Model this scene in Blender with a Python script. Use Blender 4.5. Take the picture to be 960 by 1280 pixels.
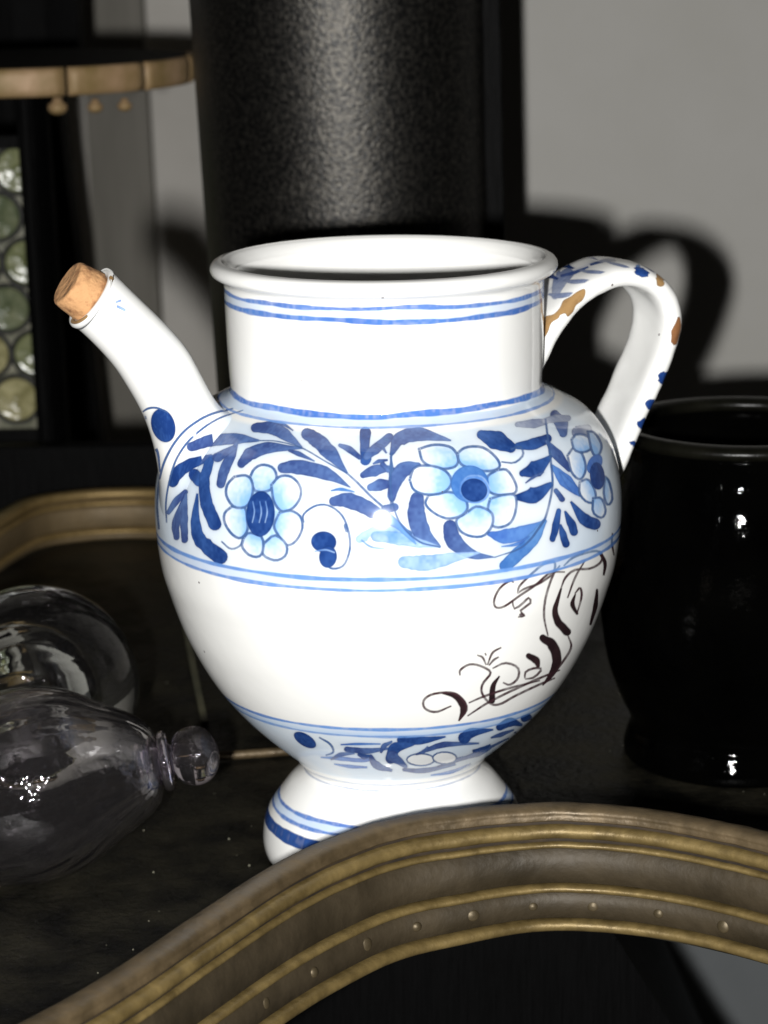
import bpy, bmesh, math, random
import numpy as np
from mathutils import Vector, Matrix, noise
random.seed(7)
rng = np.random.default_rng(7)
for o in list(bpy.data.objects): bpy.data.objects.remove(o)
scn = bpy.context.scene
COL = scn.collection

# ------------------------------------------------------------------ camera
PITCH, ROLL = math.radians(13.5), math.radians(0.9)
fw = Vector((0, math.cos(PITCH), -math.sin(PITCH)))
r0 = Vector((1, 0, 0)); u0 = r0.cross(fw)
RT = r0 * math.cos(ROLL) - u0 * math.sin(ROLL)
UP = u0 * math.cos(ROLL) + r0 * math.sin(ROLL)
CAM = Vector((-0.0012, 0, 0.109)) - 0.8 * fw
cd = bpy.data.cameras.new('camera'); cam = bpy.data.objects.new('camera', cd); COL.objects.link(cam)
cd.sensor_fit = 'VERTICAL'; cd.sensor_height = 24; cd.lens = 3300 / 1280 * 24
cd.clip_start = 0.01; cd.clip_end = 50
cam.matrix_world = Matrix(((RT.x, UP.x, -fw.x, CAM.x), (RT.y, UP.y, -fw.y, CAM.y), (RT.z, UP.z, -fw.z, CAM.z), (0, 0, 0, 1)))
cd.dof.use_dof = True; cd.dof.focus_distance = 0.725; cd.dof.aperture_fstop = 15
scn.camera = cam
# ------------------------------------------------------------------ world (dim room), the camera's flash
w = bpy.data.worlds.new('World'); scn.world = w; w.use_nodes = True
w.node_tree.nodes['Background'].inputs[0].default_value = (1.0, 0.93, 0.82, 1)
w.node_tree.nodes['Background'].inputs[1].default_value = 0.0065
ld = bpy.data.lights.new('camera_flash', 'AREA'); ld.shape = 'RECTANGLE'; ld.size = 0.012; ld.size_y = 0.02
ld.energy = 12.0; ld.color = (1.0, 0.99, 0.97)
lo = bpy.data.objects.new('camera_flash', ld); COL.objects.link(lo)
lo.location = CAM + RT * -0.040 + UP * -0.027
lo.rotation_euler = (Vector((0, 0, 0.11)) - lo.location).to_track_quat('-Z', 'Y').to_euler()
vs = scn.view_settings; vs.view_transform = 'Standard'; vs.look = 'None'; vs.exposure = 0; vs.gamma = 1; vs.use_curve_mapping = False
scn.cycles.use_denoising = True
scn.cycles.max_bounces = 14; scn.cycles.transmission_bounces = 14; scn.cycles.glossy_bounces = 6
scn.cycles.caustics_refractive = False; scn.cycles.caustics_reflective = False

# ------------------------------------------------------------------ helpers
def tag(o, label=None, cat=None, group=None, kind=None):
    for k, v in (('label', label), ('category', cat), ('group', group), ('kind', kind)):
        if v: o[k] = v
    return o
def empty(name, loc=(0, 0, 0), **k):
    o = bpy.data.objects.new(name, None); COL.objects.link(o); o.location = loc
    o.empty_display_size = 0.01
    return tag(o, **k)
def link(name, me, m, parent=None, smooth=True, loc=None):
    o = bpy.data.objects.new(name, me); COL.objects.link(o)
    if m is not None and not me.materials: me.materials.append(m)
    if smooth:
        for p in me.polygons: p.use_smooth = True
    if parent is not None:
        o.parent = parent
        o.matrix_parent_inverse = Matrix.Translation(-Vector(parent.location)) if parent.type == 'EMPTY' and not loc else Matrix()
    if loc is not None: o.location = loc
    return o
def grid_mesh(name, P, close_u=False, uv=None, close_v=False):
    """P[i][j]: rows i (v), columns j (u)"""
    P = np.asarray(P, float); n, m = P.shape[:2]
    V = P.reshape(-1, 3)
    F = []
    mm = m if close_u else m - 1
    nn = n if close_v else n - 1
    for i in range(nn):
        for j in range(mm):
            a, b = i * m + j, i * m + (j + 1) % m
            i2 = (i + 1) % n
            F.append((a, b, i2 * m + (j + 1) % m, i2 * m + j))
    me = bpy.data.meshes.new(name); me.from_pydata(V.tolist(), [], F); me.update()
    if uv is not None:
        us, vv = uv
        L = me.uv_layers.new(name='UVMap'); k = 0
        arr = np.zeros((len(F) * 4, 2))
        for i in range(nn):
            for j in range(mm):
                u0_, u1_ = us[j], (us[j + 1] if j + 1 < len(us) else 1.0)
                v0_, v1_ = vv[i], vv[(i + 1) % n]
                arr[k:k + 4] = ((u0_, v0_), (u1_, v0_), (u1_, v1_), (u0_, v1_)); k += 4
        L.data.foreach_set('uv', arr.ravel())
    return me
def smooth_poly(pts, n):
    """Catmull-Rom resample of control points, n samples"""
    p = np.asarray(pts, float); k = len(p)
    q = np.vstack([2 * p[0] - p[1], p, 2 * p[-1] - p[-2]])
    t = np.linspace(0, k - 1, n); out = []
    for s in t:
        i = min(int(s), k - 2); f = s - i
        a, b, c, d = q[i], q[i + 1], q[i + 2], q[i + 3]
        out.append(.5 * ((2 * b) + (c - a) * f + (2 * a - 5 * b + 4 * c - d) * f * f + (3 * b - a - 3 * c + d) * f ** 3))
    return np.array(out)
def even(pts, n):
    d = np.r_[0, np.cumsum(np.linalg.norm(np.diff(pts, axis=0), axis=1))]
    t = np.linspace(0, d[-1], n)
    return np.stack([np.interp(t, d, pts[:, k]) for k in range(pts.shape[1])], 1)
def lathe(name, prof, seg=96, uv=False, wob=0):
    prof = np.asarray(prof, float)
    th = np.linspace(0, 2 * math.pi, seg, endpoint=False) + math.pi / 2      # seam at the back
    P = np.zeros((len(prof), seg, 3))
    for i, (r, z) in enumerate(prof):
        rr = r + wob * np.sin(2 * th + z * 30) + wob * .6 * np.sin(3 * th + 1 + z * 55)
        P[i, :, 0] = rr * np.cos(th); P[i, :, 1] = rr * np.sin(th); P[i, :, 2] = z
    if uv is False: return grid_mesh(name, P, True)
    return grid_mesh(name, P, True, (np.arange(seg) / seg, uv))
def box_bm(bm, c, s, rot=None, bev=0):
    r = bmesh.ops.create_cube(bm, size=1)
    vs_ = r['verts']
    bmesh.ops.scale(bm, vec=s, verts=vs_)
    if rot is not None: bmesh.ops.rotate(bm, cent=(0, 0, 0), matrix=rot, verts=vs_)
    bmesh.ops.translate(bm, vec=c, verts=vs_)
    if bev:
        ed = list({e for v in vs_ for e in v.link_edges})
        bmesh.ops.bevel(bm, geom=ed, offset=bev, segments=2, affect='EDGES', profile=.5)
def bm_mesh(name, bm):
    bmesh.ops.recalc_face_normals(bm, faces=bm.faces)
    me = bpy.data.meshes.new(name); bm.to_mesh(me); bm.free(); return me
def sweep(name, path, sect, close=True):
    """tube of free section along a 3-D path. sect: list of (a,b) in normal/binormal frame or callable(i)"""
    path = np.asarray(path, float); n = len(path); P = []
    for i in range(n):
        t = path[min(i + 1, n - 1)] - path[max(i - 1, 0)]; t /= np.linalg.norm(t)
        up = np.array([0, 0, 1.]) if abs(t[2]) < .95 else np.array([0, 1., 0])
        b = np.cross(t, up); b /= np.linalg.norm(b); nn = np.cross(b, t)
        s = sect(i) if callable(sect) else sect
        P.append([path[i] + nn * a_ + b * b_ for a_, b_ in s])
    return grid_mesh(name, P, True)
def circ(r, n=12): return [(r * math.cos(k * 2 * math.pi / n), r * math.sin(k * 2 * math.pi / n)) for k in range(n)]

# ------------------------------------------------------------------ materials
def mat(name, col, rough=.5, metal=0, spec=.5, noise_scale=None, col2=None, lo_=.35, hi_=.65, bump=0, bscale=200, rough2=None, stretch=None, detail=6):
    m = bpy.data.materials.new(name); m.use_nodes = True; nt = m.node_tree; N = nt.nodes; Lk = nt.links
    b = N['Principled BSDF']; b.inputs['Base Color'].default_value = (*col, 1); b.inputs['Roughness'].default_value = rough
    b.inputs['Metallic'].default_value = metal; b.inputs['Specular IOR Level'].default_value = spec
    tc = N.new('ShaderNodeTexCoord'); src = tc.outputs['Object']
    if stretch:
        mp = N.new('ShaderNodeMapping'); mp.inputs['Scale'].default_value = stretch; Lk.new(src, mp.inputs[0]); src = mp.outputs[0]
    if noise_scale:
        nz = N.new('ShaderNodeTexNoise'); nz.inputs['Scale'].default_value = noise_scale; nz.inputs['Detail'].default_value = detail; nz.inputs['Roughness'].default_value = .6
        Lk.new(src, nz.inputs['Vector'])
        cr = N.new('ShaderNodeValToRGB'); cr.color_ramp.elements[0].position = lo_; cr.color_ramp.elements[1].position = hi_
        cr.color_ramp.elements[0].color = (*col, 1); cr.color_ramp.elements[1].color = (*(col2 or col), 1)
        Lk.new(nz.outputs['Fac'], cr.inputs[0]); Lk.new(cr.outputs[0], b.inputs['Base Color'])
        if rough2 is not None:
            mr = N.new('ShaderNodeMapRange'); mr.inputs[1].default_value = lo_; mr.inputs[2].default_value = hi_; mr.inputs[3].default_value = rough; mr.inputs[4].default_value = rough2
            Lk.new(nz.outputs['Fac'], mr.inputs[0]); Lk.new(mr.outputs[0], b.inputs['Roughness'])
    if bump:
        n2 = N.new('ShaderNodeTexNoise'); n2.inputs['Scale'].default_value = bscale; n2.inputs['Detail'].default_value = 5
        Lk.new(src, n2.inputs['Vector'])
        bp = N.new('ShaderNodeBump'); bp.inputs['Strength'].default_value = bump; bp.inputs['Distance'].default_value = .001
        Lk.new(n2.outputs['Fac'], bp.inputs['Height']); Lk.new(bp.outputs[0], b.inputs['Normal'])
    return m

# ---- painted glaze: the brushwork is rasterised from outline polygons into the glaze colour
PAINT = {"body":[["pale",[7077,10589,7076,10535,7072,10482,7067,10429,7059,10378,7048,10328,7036,10280,7022,10234,7006,10190,6988,10149,6968,10111,6947,10077,6925,10046,6901,10019,6877,9996,6852,9977,6826,9962,6800,9952,6774,9947,6747,9946,6721,9950,6695,9958,6670,9971,6645,9989,6621,10011,6599,10037,6578,10066,6558,10100,6539,10138,6523,10178,6508,10222,6495,10268,6483,10316,6474,10366,6467,10418,6462,10471,6459,10525,6458,10579,6460,10633,6464,10687,6470,10739,6478,10791,6489,10842,6502,10890,6516,10935,6533,10979,6551,11019,6570,11055,6592,11088,6614,11118,6638,11143,6662,11163,6688,11180,6715,11191,6742,11198,6769,11200,6797,11197,6825,11189,6852,11177,6878,11159,6904,11138,6929,11112,6952,11082,6974,11048,6993,11011,7011,10971,7027,10928,7041,10882,7053,10834,7062,10784,7069,10733,7074,10680,7077,10627]],
["line",[6256,9841,6293,9801,6329,9757,6368,9723,6410,9714,6454,9733,6495,9769,6532,9814,6557,9868,6569,9932,6576,9997,6584,10059,6563,10062,6553,9999,6545,9937,6533,9883,6513,9843,6483,9806,6448,9777,6414,9761,6383,9766,6348,9794,6311,9834,6273,9872]],
["white",[6560,11360,6565,11424,6578,11480,6597,11530,6624,11574,6657,11607,6694,11622,6741,11621,6788,11605,6828,11576,6861,11530,6888,11473,6906,11409,6916,11333,6917,11249,6907,11175,6883,11121,6848,11079,6808,11049,6768,11032,6726,11025,6684,11036,6648,11075,6613,11151,6582,11241]],
["wash",[6560,11360,6565,11424,6578,11480,6597,11530,6624,11574,6657,11607,6694,11622,6741,11621,6788,11605,6828,11576,6861,11530,6888,11473,6906,11409,6916,11333,6917,11249,6907,11175,6883,11121,6848,11079,6808,11049,6768,11032,6726,11025,6684,11036,6648,11075,6613,11151,6582,11241],[6778,10839,6639,11946]],
["line",[6585,11299,6590,11372,6595,11441,6609,11495,6635,11543,6669,11577,6708,11590,6758,11585,6805,11564,6840,11526,6868,11468,6888,11403,6898,11320,6897,11231,6883,11166,6851,11116,6808,11080,6765,11061,6720,11055,6681,11069,6650,11121,6617,11215,6582,11318,6576,11329,6568,11335,6559,11336,6551,11331,6547,11320,6546,11307,6548,11294,6583,11191,6619,11090,6663,11020,6719,10997,6773,11004,6822,11026,6872,11067,6912,11130,6932,11214,6934,11317,6922,11414,6898,11496,6862,11568,6815,11620,6757,11647,6697,11653,6646,11636,6604,11593,6573,11534,6555,11464,6550,11387,6545,11314,6547,11300,6551,11288,6559,11279,6567,11276,6576,11279,6582,11287]],
["white",[6874,11266,6899,11334,6932,11385,6969,11419,7012,11435,7058,11434,7100,11412,7143,11367,7181,11308,7209,11245,7228,11175,7239,11100,7239,11025,7227,10946,7205,10864,7176,10794,7142,10740,7101,10695,7059,10674,7022,10690,6985,10740,6951,10811,6922,10896,6895,11006,6873,11123]],
["wash",[6874,11266,6899,11334,6932,11385,6969,11419,7012,11435,7058,11434,7100,11412,7143,11367,7181,11308,7209,11245,7228,11175,7239,11100,7239,11025,7227,10946,7205,10864,7176,10794,7142,10740,7101,10695,7059,10674,7022,10690,6985,10740,6951,10811,6922,10896,6895,11006,6873,11123],[6884,10754,7264,11450]],
["line",[6882,11185,6905,11249,6925,11314,6947,11363,6977,11391,7014,11404,7053,11403,7089,11388,7125,11353,7160,11303,7188,11249,7207,11191,7219,11127,7223,11062,7219,10996,7204,10923,7182,10852,7156,10796,7123,10750,7086,10715,7054,10702,7026,10718,6994,10764,6964,10828,6939,10902,6920,10995,6904,11102,6883,11209,6879,11221,6872,11229,6864,11232,6857,11229,6851,11221,6849,11209,6850,11195,6871,11088,6887,10979,6908,10878,6936,10795,6970,10723,7009,10667,7052,10644,7098,10661,7141,10702,7178,10754,7208,10819,7233,10898,7250,10980,7256,11059,7251,11137,7237,11213,7214,11281,7182,11345,7141,11402,7098,11444,7052,11464,7005,11465,6960,11448,6921,11411,6894,11351,6873,11283,6851,11219,6849,11207,6850,11194,6855,11182,6862,11175,6869,11173,6877,11176]],
["white",[7039,10682,7080,10706,7124,10711,7164,10702,7205,10674,7240,10631,7264,10574,7278,10497,7282,10410,7276,10324,7259,10231,7232,10138,7203,10066,7169,10018,7132,9989,7097,9985,7068,10017,7042,10081,7018,10154,6995,10215,6973,10272,6958,10333,6956,10406,6968,10500,6989,10592]],
["wash",[7039,10682,7080,10706,7124,10711,7164,10702,7205,10674,7240,10631,7264,10574,7278,10497,7282,10410,7276,10324,7259,10231,7232,10138,7203,10066,7169,10018,7132,9989,7097,9985,7068,10017,7042,10081,7018,10154,6995,10215,6973,10272,6958,10333,6956,10406,6968,10500,6989,10592],[6904,10505,7356,10193]],
["line",[7016,10620,7058,10646,7098,10671,7134,10681,7171,10668,7209,10637,7238,10594,7255,10536,7265,10459,7266,10375,7255,10292,7233,10200,7205,10117,7177,10064,7145,10028,7114,10012,7089,10023,7065,10073,7040,10145,7017,10212,6994,10270,6977,10325,6972,10384,6983,10459,7004,10547,7025,10638,7028,10650,7026,10662,7021,10671,7014,10676,7006,10675,7000,10669,6995,10659,6974,10569,6952,10476,6939,10384,6945,10303,6965,10236,6989,10177,7012,10111,7038,10034,7070,9972,7111,9953,7154,9973,7195,10018,7229,10083,7260,10175,7284,10276,7297,10371,7297,10467,7284,10558,7262,10631,7225,10687,7181,10723,7136,10739,7091,10728,7048,10701,7006,10675,6999,10668,6995,10657,6994,10644,6997,10632,7002,10623,7009,10619]],
["white",[6865,10023,6911,10107,6959,10162,7005,10155,7053,10103,7091,10035,7110,9966,7114,9884,7106,9805,7085,9741,7049,9685,7005,9644,6963,9629,6916,9642,6872,9671,6840,9705,6820,9748,6809,9798,6805,9843,6807,9880,6816,9918]],
["wash",[6865,10023,6911,10107,6959,10162,7005,10155,7053,10103,7091,10035,7110,9966,7114,9884,7106,9805,7085,9741,7049,9685,7005,9644,6963,9629,6916,9642,6872,9671,6840,9705,6820,9748,6809,9798,6805,9843,6807,9880,6816,9918],[6847,10332,7050,9317]],
["line",[6846,9939,6893,10027,6937,10107,6974,10137,7019,10108,7064,10044,7091,9978,7099,9903,7093,9824,7075,9764,7041,9711,6998,9673,6959,9664,6911,9680,6868,9709,6843,9744,6829,9789,6823,9833,6825,9868,6837,9905,6850,9949,6851,9962,6850,9975,6845,9985,6839,9989,6831,9988,6824,9981,6819,9970,6806,9926,6792,9877,6788,9820,6797,9759,6815,9700,6848,9655,6897,9621,6952,9602,7004,9615,7056,9662,7099,9729,7123,9812,7131,9910,7120,10007,7088,10087,7036,10161,6976,10196,6920,10154,6870,10066,6823,9978,6818,9967,6817,9953,6819,9941,6824,9933,6831,9929,6839,9932]],
["white",[6593,10060,6614,10111,6643,10146,6689,10155,6749,10146,6800,10114,6826,10054,6834,9963,6832,9869,6824,9797,6810,9736,6789,9689,6760,9661,6719,9651,6675,9657,6638,9679,6603,9724,6574,9782,6557,9839,6557,9899,6566,9961]],
["wash",[6593,10060,6614,10111,6643,10146,6689,10155,6749,10146,6800,10114,6826,10054,6834,9963,6832,9869,6824,9797,6810,9736,6789,9689,6760,9661,6719,9651,6675,9657,6638,9679,6603,9724,6574,9782,6557,9839,6557,9899,6566,9961],[6756,10341,6604,9362]],
["line",[6594,9999,6618,10060,6639,10106,6674,10123,6740,10116,6794,10083,6813,10012,6815,9903,6808,9814,6795,9749,6776,9705,6744,9684,6696,9683,6654,9704,6616,9752,6585,9815,6575,9872,6585,9936,6596,10008,6597,10022,6594,10033,6588,10040,6580,10042,6572,10037,6565,10028,6560,10015,6548,9941,6537,9860,6551,9779,6587,9704,6633,9647,6686,9622,6744,9623,6792,9657,6825,9725,6842,9809,6850,9910,6847,10033,6818,10130,6751,10175,6676,10182,6621,10154,6588,10089,6563,10025,6560,10012,6561,9999,6565,9988,6572,9982,6580,9982,6588,9988]],
["white",[6430,10660,6492,10679,6548,10675,6582,10634,6601,10554,6612,10462,6621,10381,6629,10305,6631,10231,6622,10164,6599,10098,6567,10039,6533,10004,6498,10000,6461,10019,6424,10053,6387,10103,6350,10170,6319,10242,6301,10308,6292,10374,6293,10438,6305,10497,6327,10555,6358,10606]],
["wash",[6430,10660,6492,10679,6548,10675,6582,10634,6601,10554,6612,10462,6621,10381,6629,10305,6631,10231,6622,10164,6599,10098,6567,10039,6533,10004,6498,10000,6461,10019,6424,10053,6387,10103,6350,10170,6319,10242,6301,10308,6292,10374,6293,10438,6305,10497,6327,10555,6358,10606],[6677,10496,6218,10142]],
["line",[6393,10605,6459,10628,6520,10649,6558,10637,6579,10574,6592,10476,6601,10383,6611,10299,6612,10224,6601,10160,6576,10094,6544,10043,6516,10028,6482,10039,6444,10070,6406,10119,6366,10191,6335,10267,6318,10335,6312,10401,6317,10460,6336,10511,6369,10561,6404,10616,6408,10628,6409,10641,6406,10654,6400,10662,6392,10666,6383,10664,6376,10655,6341,10600,6303,10542,6278,10472,6271,10393,6278,10313,6297,10234,6332,10150,6375,10072,6418,10018,6464,9981,6512,9967,6561,9994,6603,10060,6634,10141,6649,10224,6647,10311,6637,10398,6628,10491,6614,10596,6582,10683,6522,10707,6453,10686,6386,10663,6378,10659,6372,10649,6369,10636,6371,10624,6376,10613,6383,10608]],
["white",[6377,11295,6428,11323,6479,11335,6520,11329,6556,11306,6586,11267,6612,11211,6633,11133,6646,11045,6649,10958,6642,10863,6625,10769,6597,10698,6552,10655,6494,10632,6437,10634,6389,10666,6343,10727,6305,10799,6282,10868,6270,10942,6268,11017,6275,11088,6292,11158,6318,11223]],
["wash",[6377,11295,6428,11323,6479,11335,6520,11329,6556,11306,6586,11267,6612,11211,6633,11133,6646,11045,6649,10958,6642,10863,6625,10769,6597,10698,6552,10655,6494,10632,6437,10634,6389,10666,6343,10727,6305,10799,6282,10868,6270,10942,6268,11017,6275,11088,6292,11158,6318,11223],[6679,10728,6172,11315]],
["line",[6354,11236,6405,11265,6454,11292,6494,11303,6527,11294,6555,11271,6580,11233,6603,11174,6621,11094,6630,11007,6628,10921,6616,10826,6596,10747,6566,10700,6518,10669,6463,10659,6418,10675,6375,10723,6335,10791,6307,10856,6294,10924,6290,10995,6293,11061,6310,11121,6337,11183,6362,11248,6365,11260,6363,11273,6357,11284,6349,11292,6340,11294,6331,11290,6324,11282,6299,11217,6272,11150,6252,11076,6247,10995,6252,10912,6269,10831,6301,10754,6346,10679,6400,10621,6459,10600,6525,10612,6585,10651,6627,10716,6652,10811,6664,10915,6667,11009,6658,11105,6637,11194,6610,11265,6576,11317,6535,11351,6488,11363,6437,11350,6385,11321,6334,11292,6327,11285,6323,11273,6323,11260,6328,11247,6336,11238,6345,11234]],
["dark",[6958,10582,6957,10541,6955,10500,6952,10460,6948,10421,6942,10382,6934,10345,6926,10310,6917,10277,6906,10246,6894,10217,6882,10191,6869,10167,6855,10147,6840,10130,6826,10116,6810,10106,6795,10099,6780,10095,6764,10096,6749,10099,6733,10107,6719,10117,6705,10132,6691,10149,6678,10170,6666,10194,6654,10221,6644,10250,6634,10281,6625,10315,6617,10351,6611,10389,6605,10427,6601,10467,6598,10508,6596,10549,6595,10590,6596,10632,6598,10673,6601,10713,6606,10752,6612,10790,6619,10826,6627,10860,6637,10893,6647,10923,6658,10950,6670,10974,6683,10996,6697,11014,6711,11029,6726,11040,6742,11048,6758,11053,6774,11054,6790,11051,6806,11044,6822,11035,6837,11021,6852,11004,6867,10984,6880,10962,6893,10936,6905,10907,6916,10876,6926,10843,6934,10808,6941,10771,6947,10733,6952,10693,6955,10653,6957,10612]],
["soft",[6661,10812,6668,10772,6675,10733,6682,10693,6688,10655,6692,10616,6694,10577,6694,10537,6691,10497,6688,10455,6684,10413,6681,10371,6691,10370,6695,10411,6701,10453,6705,10495,6709,10537,6710,10579,6708,10620,6703,10661,6696,10701,6687,10739,6679,10778,6671,10817],[6666,10814,6685,10370]],
["soft",[6750,10831,6757,10792,6764,10752,6771,10713,6776,10674,6780,10636,6782,10597,6781,10557,6779,10516,6776,10475,6772,10433,6769,10391,6779,10390,6783,10431,6788,10473,6793,10514,6796,10556,6798,10598,6796,10640,6791,10680,6784,10720,6776,10759,6768,10798,6760,10836],[6754,10833,6773,10390]],
["soft",[6824,10846,6830,10807,6837,10768,6844,10728,6849,10689,6853,10651,6854,10612,6854,10572,6852,10532,6848,10491,6844,10449,6841,10407,6851,10406,6855,10447,6860,10488,6865,10529,6868,10571,6870,10613,6868,10655,6864,10695,6857,10735,6849,10774,6841,10813,6833,10851],[6828,10848,6845,10406]],
["viol",[5413,11565,5451,11592,5487,11618,5523,11642,5559,11664,5587,11691,5611,11719,5641,11741,5678,11755,5715,11770,5746,11792,5780,11817,5820,11840,5863,11859,5908,11878,5949,11904,5992,11926,6037,11943,6077,11964,6117,11981,6157,11990,6186,12014,6214,12039,6242,12060,6273,12076,6305,12087,6335,12101,6365,12117,6394,12134,6424,12151,6453,12169,6427,12236,6386,12245,6346,12253,6305,12262,6263,12272,6218,12283,6170,12296,6123,12304,6076,12305,6030,12300,5980,12296,5932,12285,5887,12266,5842,12241,5792,12219,5745,12193,5700,12162,5649,12137,5599,12111,5553,12083,5512,12050,5481,12010,5441,11980,5402,11950,5372,11915,5352,11875,5328,11839,5296,11809,5264,11779,5234,11749,5202,11716,5178,11673,5178,11627,5206,11583,5255,11551,5314,11536,5371,11539],[5317,11639,6439,12203]],
["viol",[6437,11516,6446,11544,6459,11570,6471,11594,6480,11618,6491,11638,6502,11654,6506,11673,6510,11691,6521,11703,6537,11711,6553,11727,6566,11748,6580,11771,6595,11792,6612,11812,6631,11832,6653,11853,6677,11875,6705,11892,6736,11912,6770,11936,6809,11957,6852,11975,6897,11993,6943,12011,6989,12035,7034,12060,7079,12080,7122,12103,7111,12153,7060,12160,7008,12169,6954,12174,6900,12178,6843,12188,6786,12199,6730,12208,6675,12212,6625,12211,6578,12205,6542,12183,6512,12154,6484,12127,6458,12099,6433,12072,6412,12042,6393,12012,6374,11984,6352,11960,6332,11929,6322,11885,6321,11837,6322,11794,6318,11758,6315,11725,6315,11694,6312,11667,6308,11643,6309,11613,6309,11571,6320,11529,6342,11495,6370,11474,6399,11470,6423,11485],[6376,11562,7116,12127]],
["viol",[6268,12421,6304,12433,6348,12432,6389,12432,6425,12436,6455,12446,6485,12446,6516,12434,6540,12431,6565,12423,6591,12410,6615,12404,6643,12394,6675,12373,6710,12350,6747,12326,6787,12305,6828,12280,6872,12256,6919,12235,6965,12207,7011,12174,7056,12143,7099,12114,7105,12169,7065,12233,7022,12300,6977,12369,6930,12432,6881,12489,6832,12552,6781,12619,6732,12672,6686,12703,6642,12735,6596,12767,6550,12790,6503,12808,6451,12833,6397,12849,6348,12844,6298,12838,6258,12817,6226,12787,6192,12764,6156,12747,6120,12733,6094,12704,6074,12668,6072,12617,6094,12554,6134,12493,6183,12443,6231,12415],[6191,12553,7102,12141]],
["dark",[5331,10751,5344,10793,5355,10835,5376,10873,5397,10905,5407,10932,5416,10956,5435,10978,5456,11005,5477,11039,5500,11076,5530,11110,5563,11145,5593,11183,5625,11220,5658,11255,5691,11295,5726,11338,5765,11380,5805,11418,5846,11457,5883,11497,5898,11522,5902,11553,5893,11586,5871,11614,5842,11632,5812,11635,5786,11622,5740,11593,5691,11565,5638,11536,5586,11503,5536,11465,5484,11428,5430,11391,5384,11349,5341,11304,5294,11260,5247,11216,5208,11166,5166,11115,5118,11062,5088,11001,5078,10943,5073,10893,5056,10847,5044,10806,5050,10772,5052,10736,5049,10688,5077,10653,5130,10637,5193,10641,5255,10665,5304,10704],[5201,10748,5835,11560]],
["dark",[5586,10987,5601,10981,5615,10974,5626,10963,5637,10953,5652,10947,5668,10944,5679,10933,5688,10922,5702,10916,5713,10907,5724,10896,5770,10879,5818,10880,5861,10904,5893,10946,5905,10998,5896,11051,5865,11089,5856,11101,5846,11113,5834,11121,5825,11135,5816,11148,5801,11153,5789,11161,5779,11174,5769,11187,5757,11196,5743,11204,5694,11233,5635,11229,5583,11200,5549,11150,5538,11091,5553,11035],[5672,11101,5799,10997]],
["viol",[6241,11051,6243,11099,6243,11147,6244,11194,6242,11240,6242,11286,6247,11331,6247,11379,6244,11431,6246,11486,6248,11544,6248,11602,6248,11660,6246,11716,6234,11771,6221,11821,6209,11869,6197,11915,6182,11962,6162,12012,6139,12065,6093,12077,6095,12030,6095,11986,6092,11944,6085,11902,6078,11860,6074,11814,6073,11765,6074,11712,6073,11655,6072,11595,6069,11535,6066,11474,6068,11414,6071,11357,6072,11302,6077,11250,6085,11200,6090,11152,6094,11106,6097,11059,6104,11017,6124,10983,6152,10963,6184,10961,6213,10978,6234,11010],[6170,11055,6115,12071]],
["dark",[5750,11465,5756,11416,5763,11369,5771,11320,5774,11270,5774,11219,5770,11168,5771,11115,5781,11062,5793,11010,5802,10958,5805,10906,5811,10855,5821,10805,5830,10755,5842,10708,5853,10659,5864,10611,5877,10564,5886,10515,5902,10468,5927,10428,5947,10385,5961,10339,5980,10299,6002,10262,6019,10223,6034,10183,6048,10144,6060,10104,6093,10064,6136,10047,6184,10060,6227,10099,6256,10157,6266,10222,6253,10280,6239,10322,6223,10364,6207,10404,6190,10443,6169,10476,6152,10512,6140,10551,6124,10585,6104,10614,6091,10650,6082,10691,6068,10729,6056,10768,6044,10808,6030,10847,6020,10887,6009,10927,6001,10968,5996,11009,5986,11048,5975,11087,5965,11130,5963,11174,5965,11220,5964,11268,5960,11317,5951,11368,5943,11419,5936,11470,5921,11515,5889,11552,5848,11572,5806,11570,5771,11548,5752,11511],[6162,10196,5846,11468]],
["viol",[6032,11516,6049,11542,6061,11573,6074,11603,6087,11633,6099,11664,6112,11693,6126,11721,6140,11749,6152,11779,6164,11809,6179,11836,6184,11862,6180,11891,6165,11920,6144,11942,6120,11954,6098,11952,6084,11935,6063,11914,6045,11890,6027,11866,6007,11843,5986,11821,5967,11798,5949,11772,5930,11748,5911,11723,5892,11698,5869,11677,5852,11636,5858,11586,5881,11539,5917,11504,5960,11487,6000,11492],[5952,11598,6131,11886]],
["dark",[5783,10732,5780,10671,5777,10609,5773,10546,5766,10481,5760,10417,5753,10352,5747,10288,5743,10226,5736,10164,5730,10103,5732,10050,5735,10001,5740,9956,5743,9911,5742,9863,5747,9820,5758,9779,5770,9739,5788,9704,5802,9664,5816,9620,5846,9588,5888,9573,5923,9550,5948,9511,5973,9475,6007,9453,6038,9431,6068,9408,6097,9389,6122,9364,6144,9336,6196,9324,6252,9343,6302,9394,6339,9467,6354,9547,6345,9620,6312,9665,6286,9691,6256,9716,6224,9733,6194,9752,6163,9769,6134,9785,6113,9814,6097,9845,6071,9852,6041,9851,6021,9865,6011,9890,5999,9911,5983,9928,5972,9949,5961,9972,5953,9999,5950,10032,5943,10064,5934,10100,5925,10139,5913,10179,5904,10224,5897,10274,5888,10328,5879,10385,5872,10444,5864,10504,5857,10565,5847,10626,5836,10685,5826,10743],[6233,9508,5804,10737]],
["viol",[5242,10077,5287,10137,5327,10197,5362,10254,5401,10307,5438,10357,5465,10405,5493,10453,5524,10501,5552,10551,5578,10603,5607,10653,5618,10680,5617,10706,5605,10728,5583,10740,5555,10739,5528,10726,5506,10705,5470,10657,5437,10608,5399,10557,5356,10505,5314,10450,5278,10389,5245,10327,5211,10265,5185,10203,5154,10141,5118,10078,5110,10053,5114,10032,5133,10021,5161,10021,5194,10032,5223,10052],[5557,10678,5184,10078]],
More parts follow.
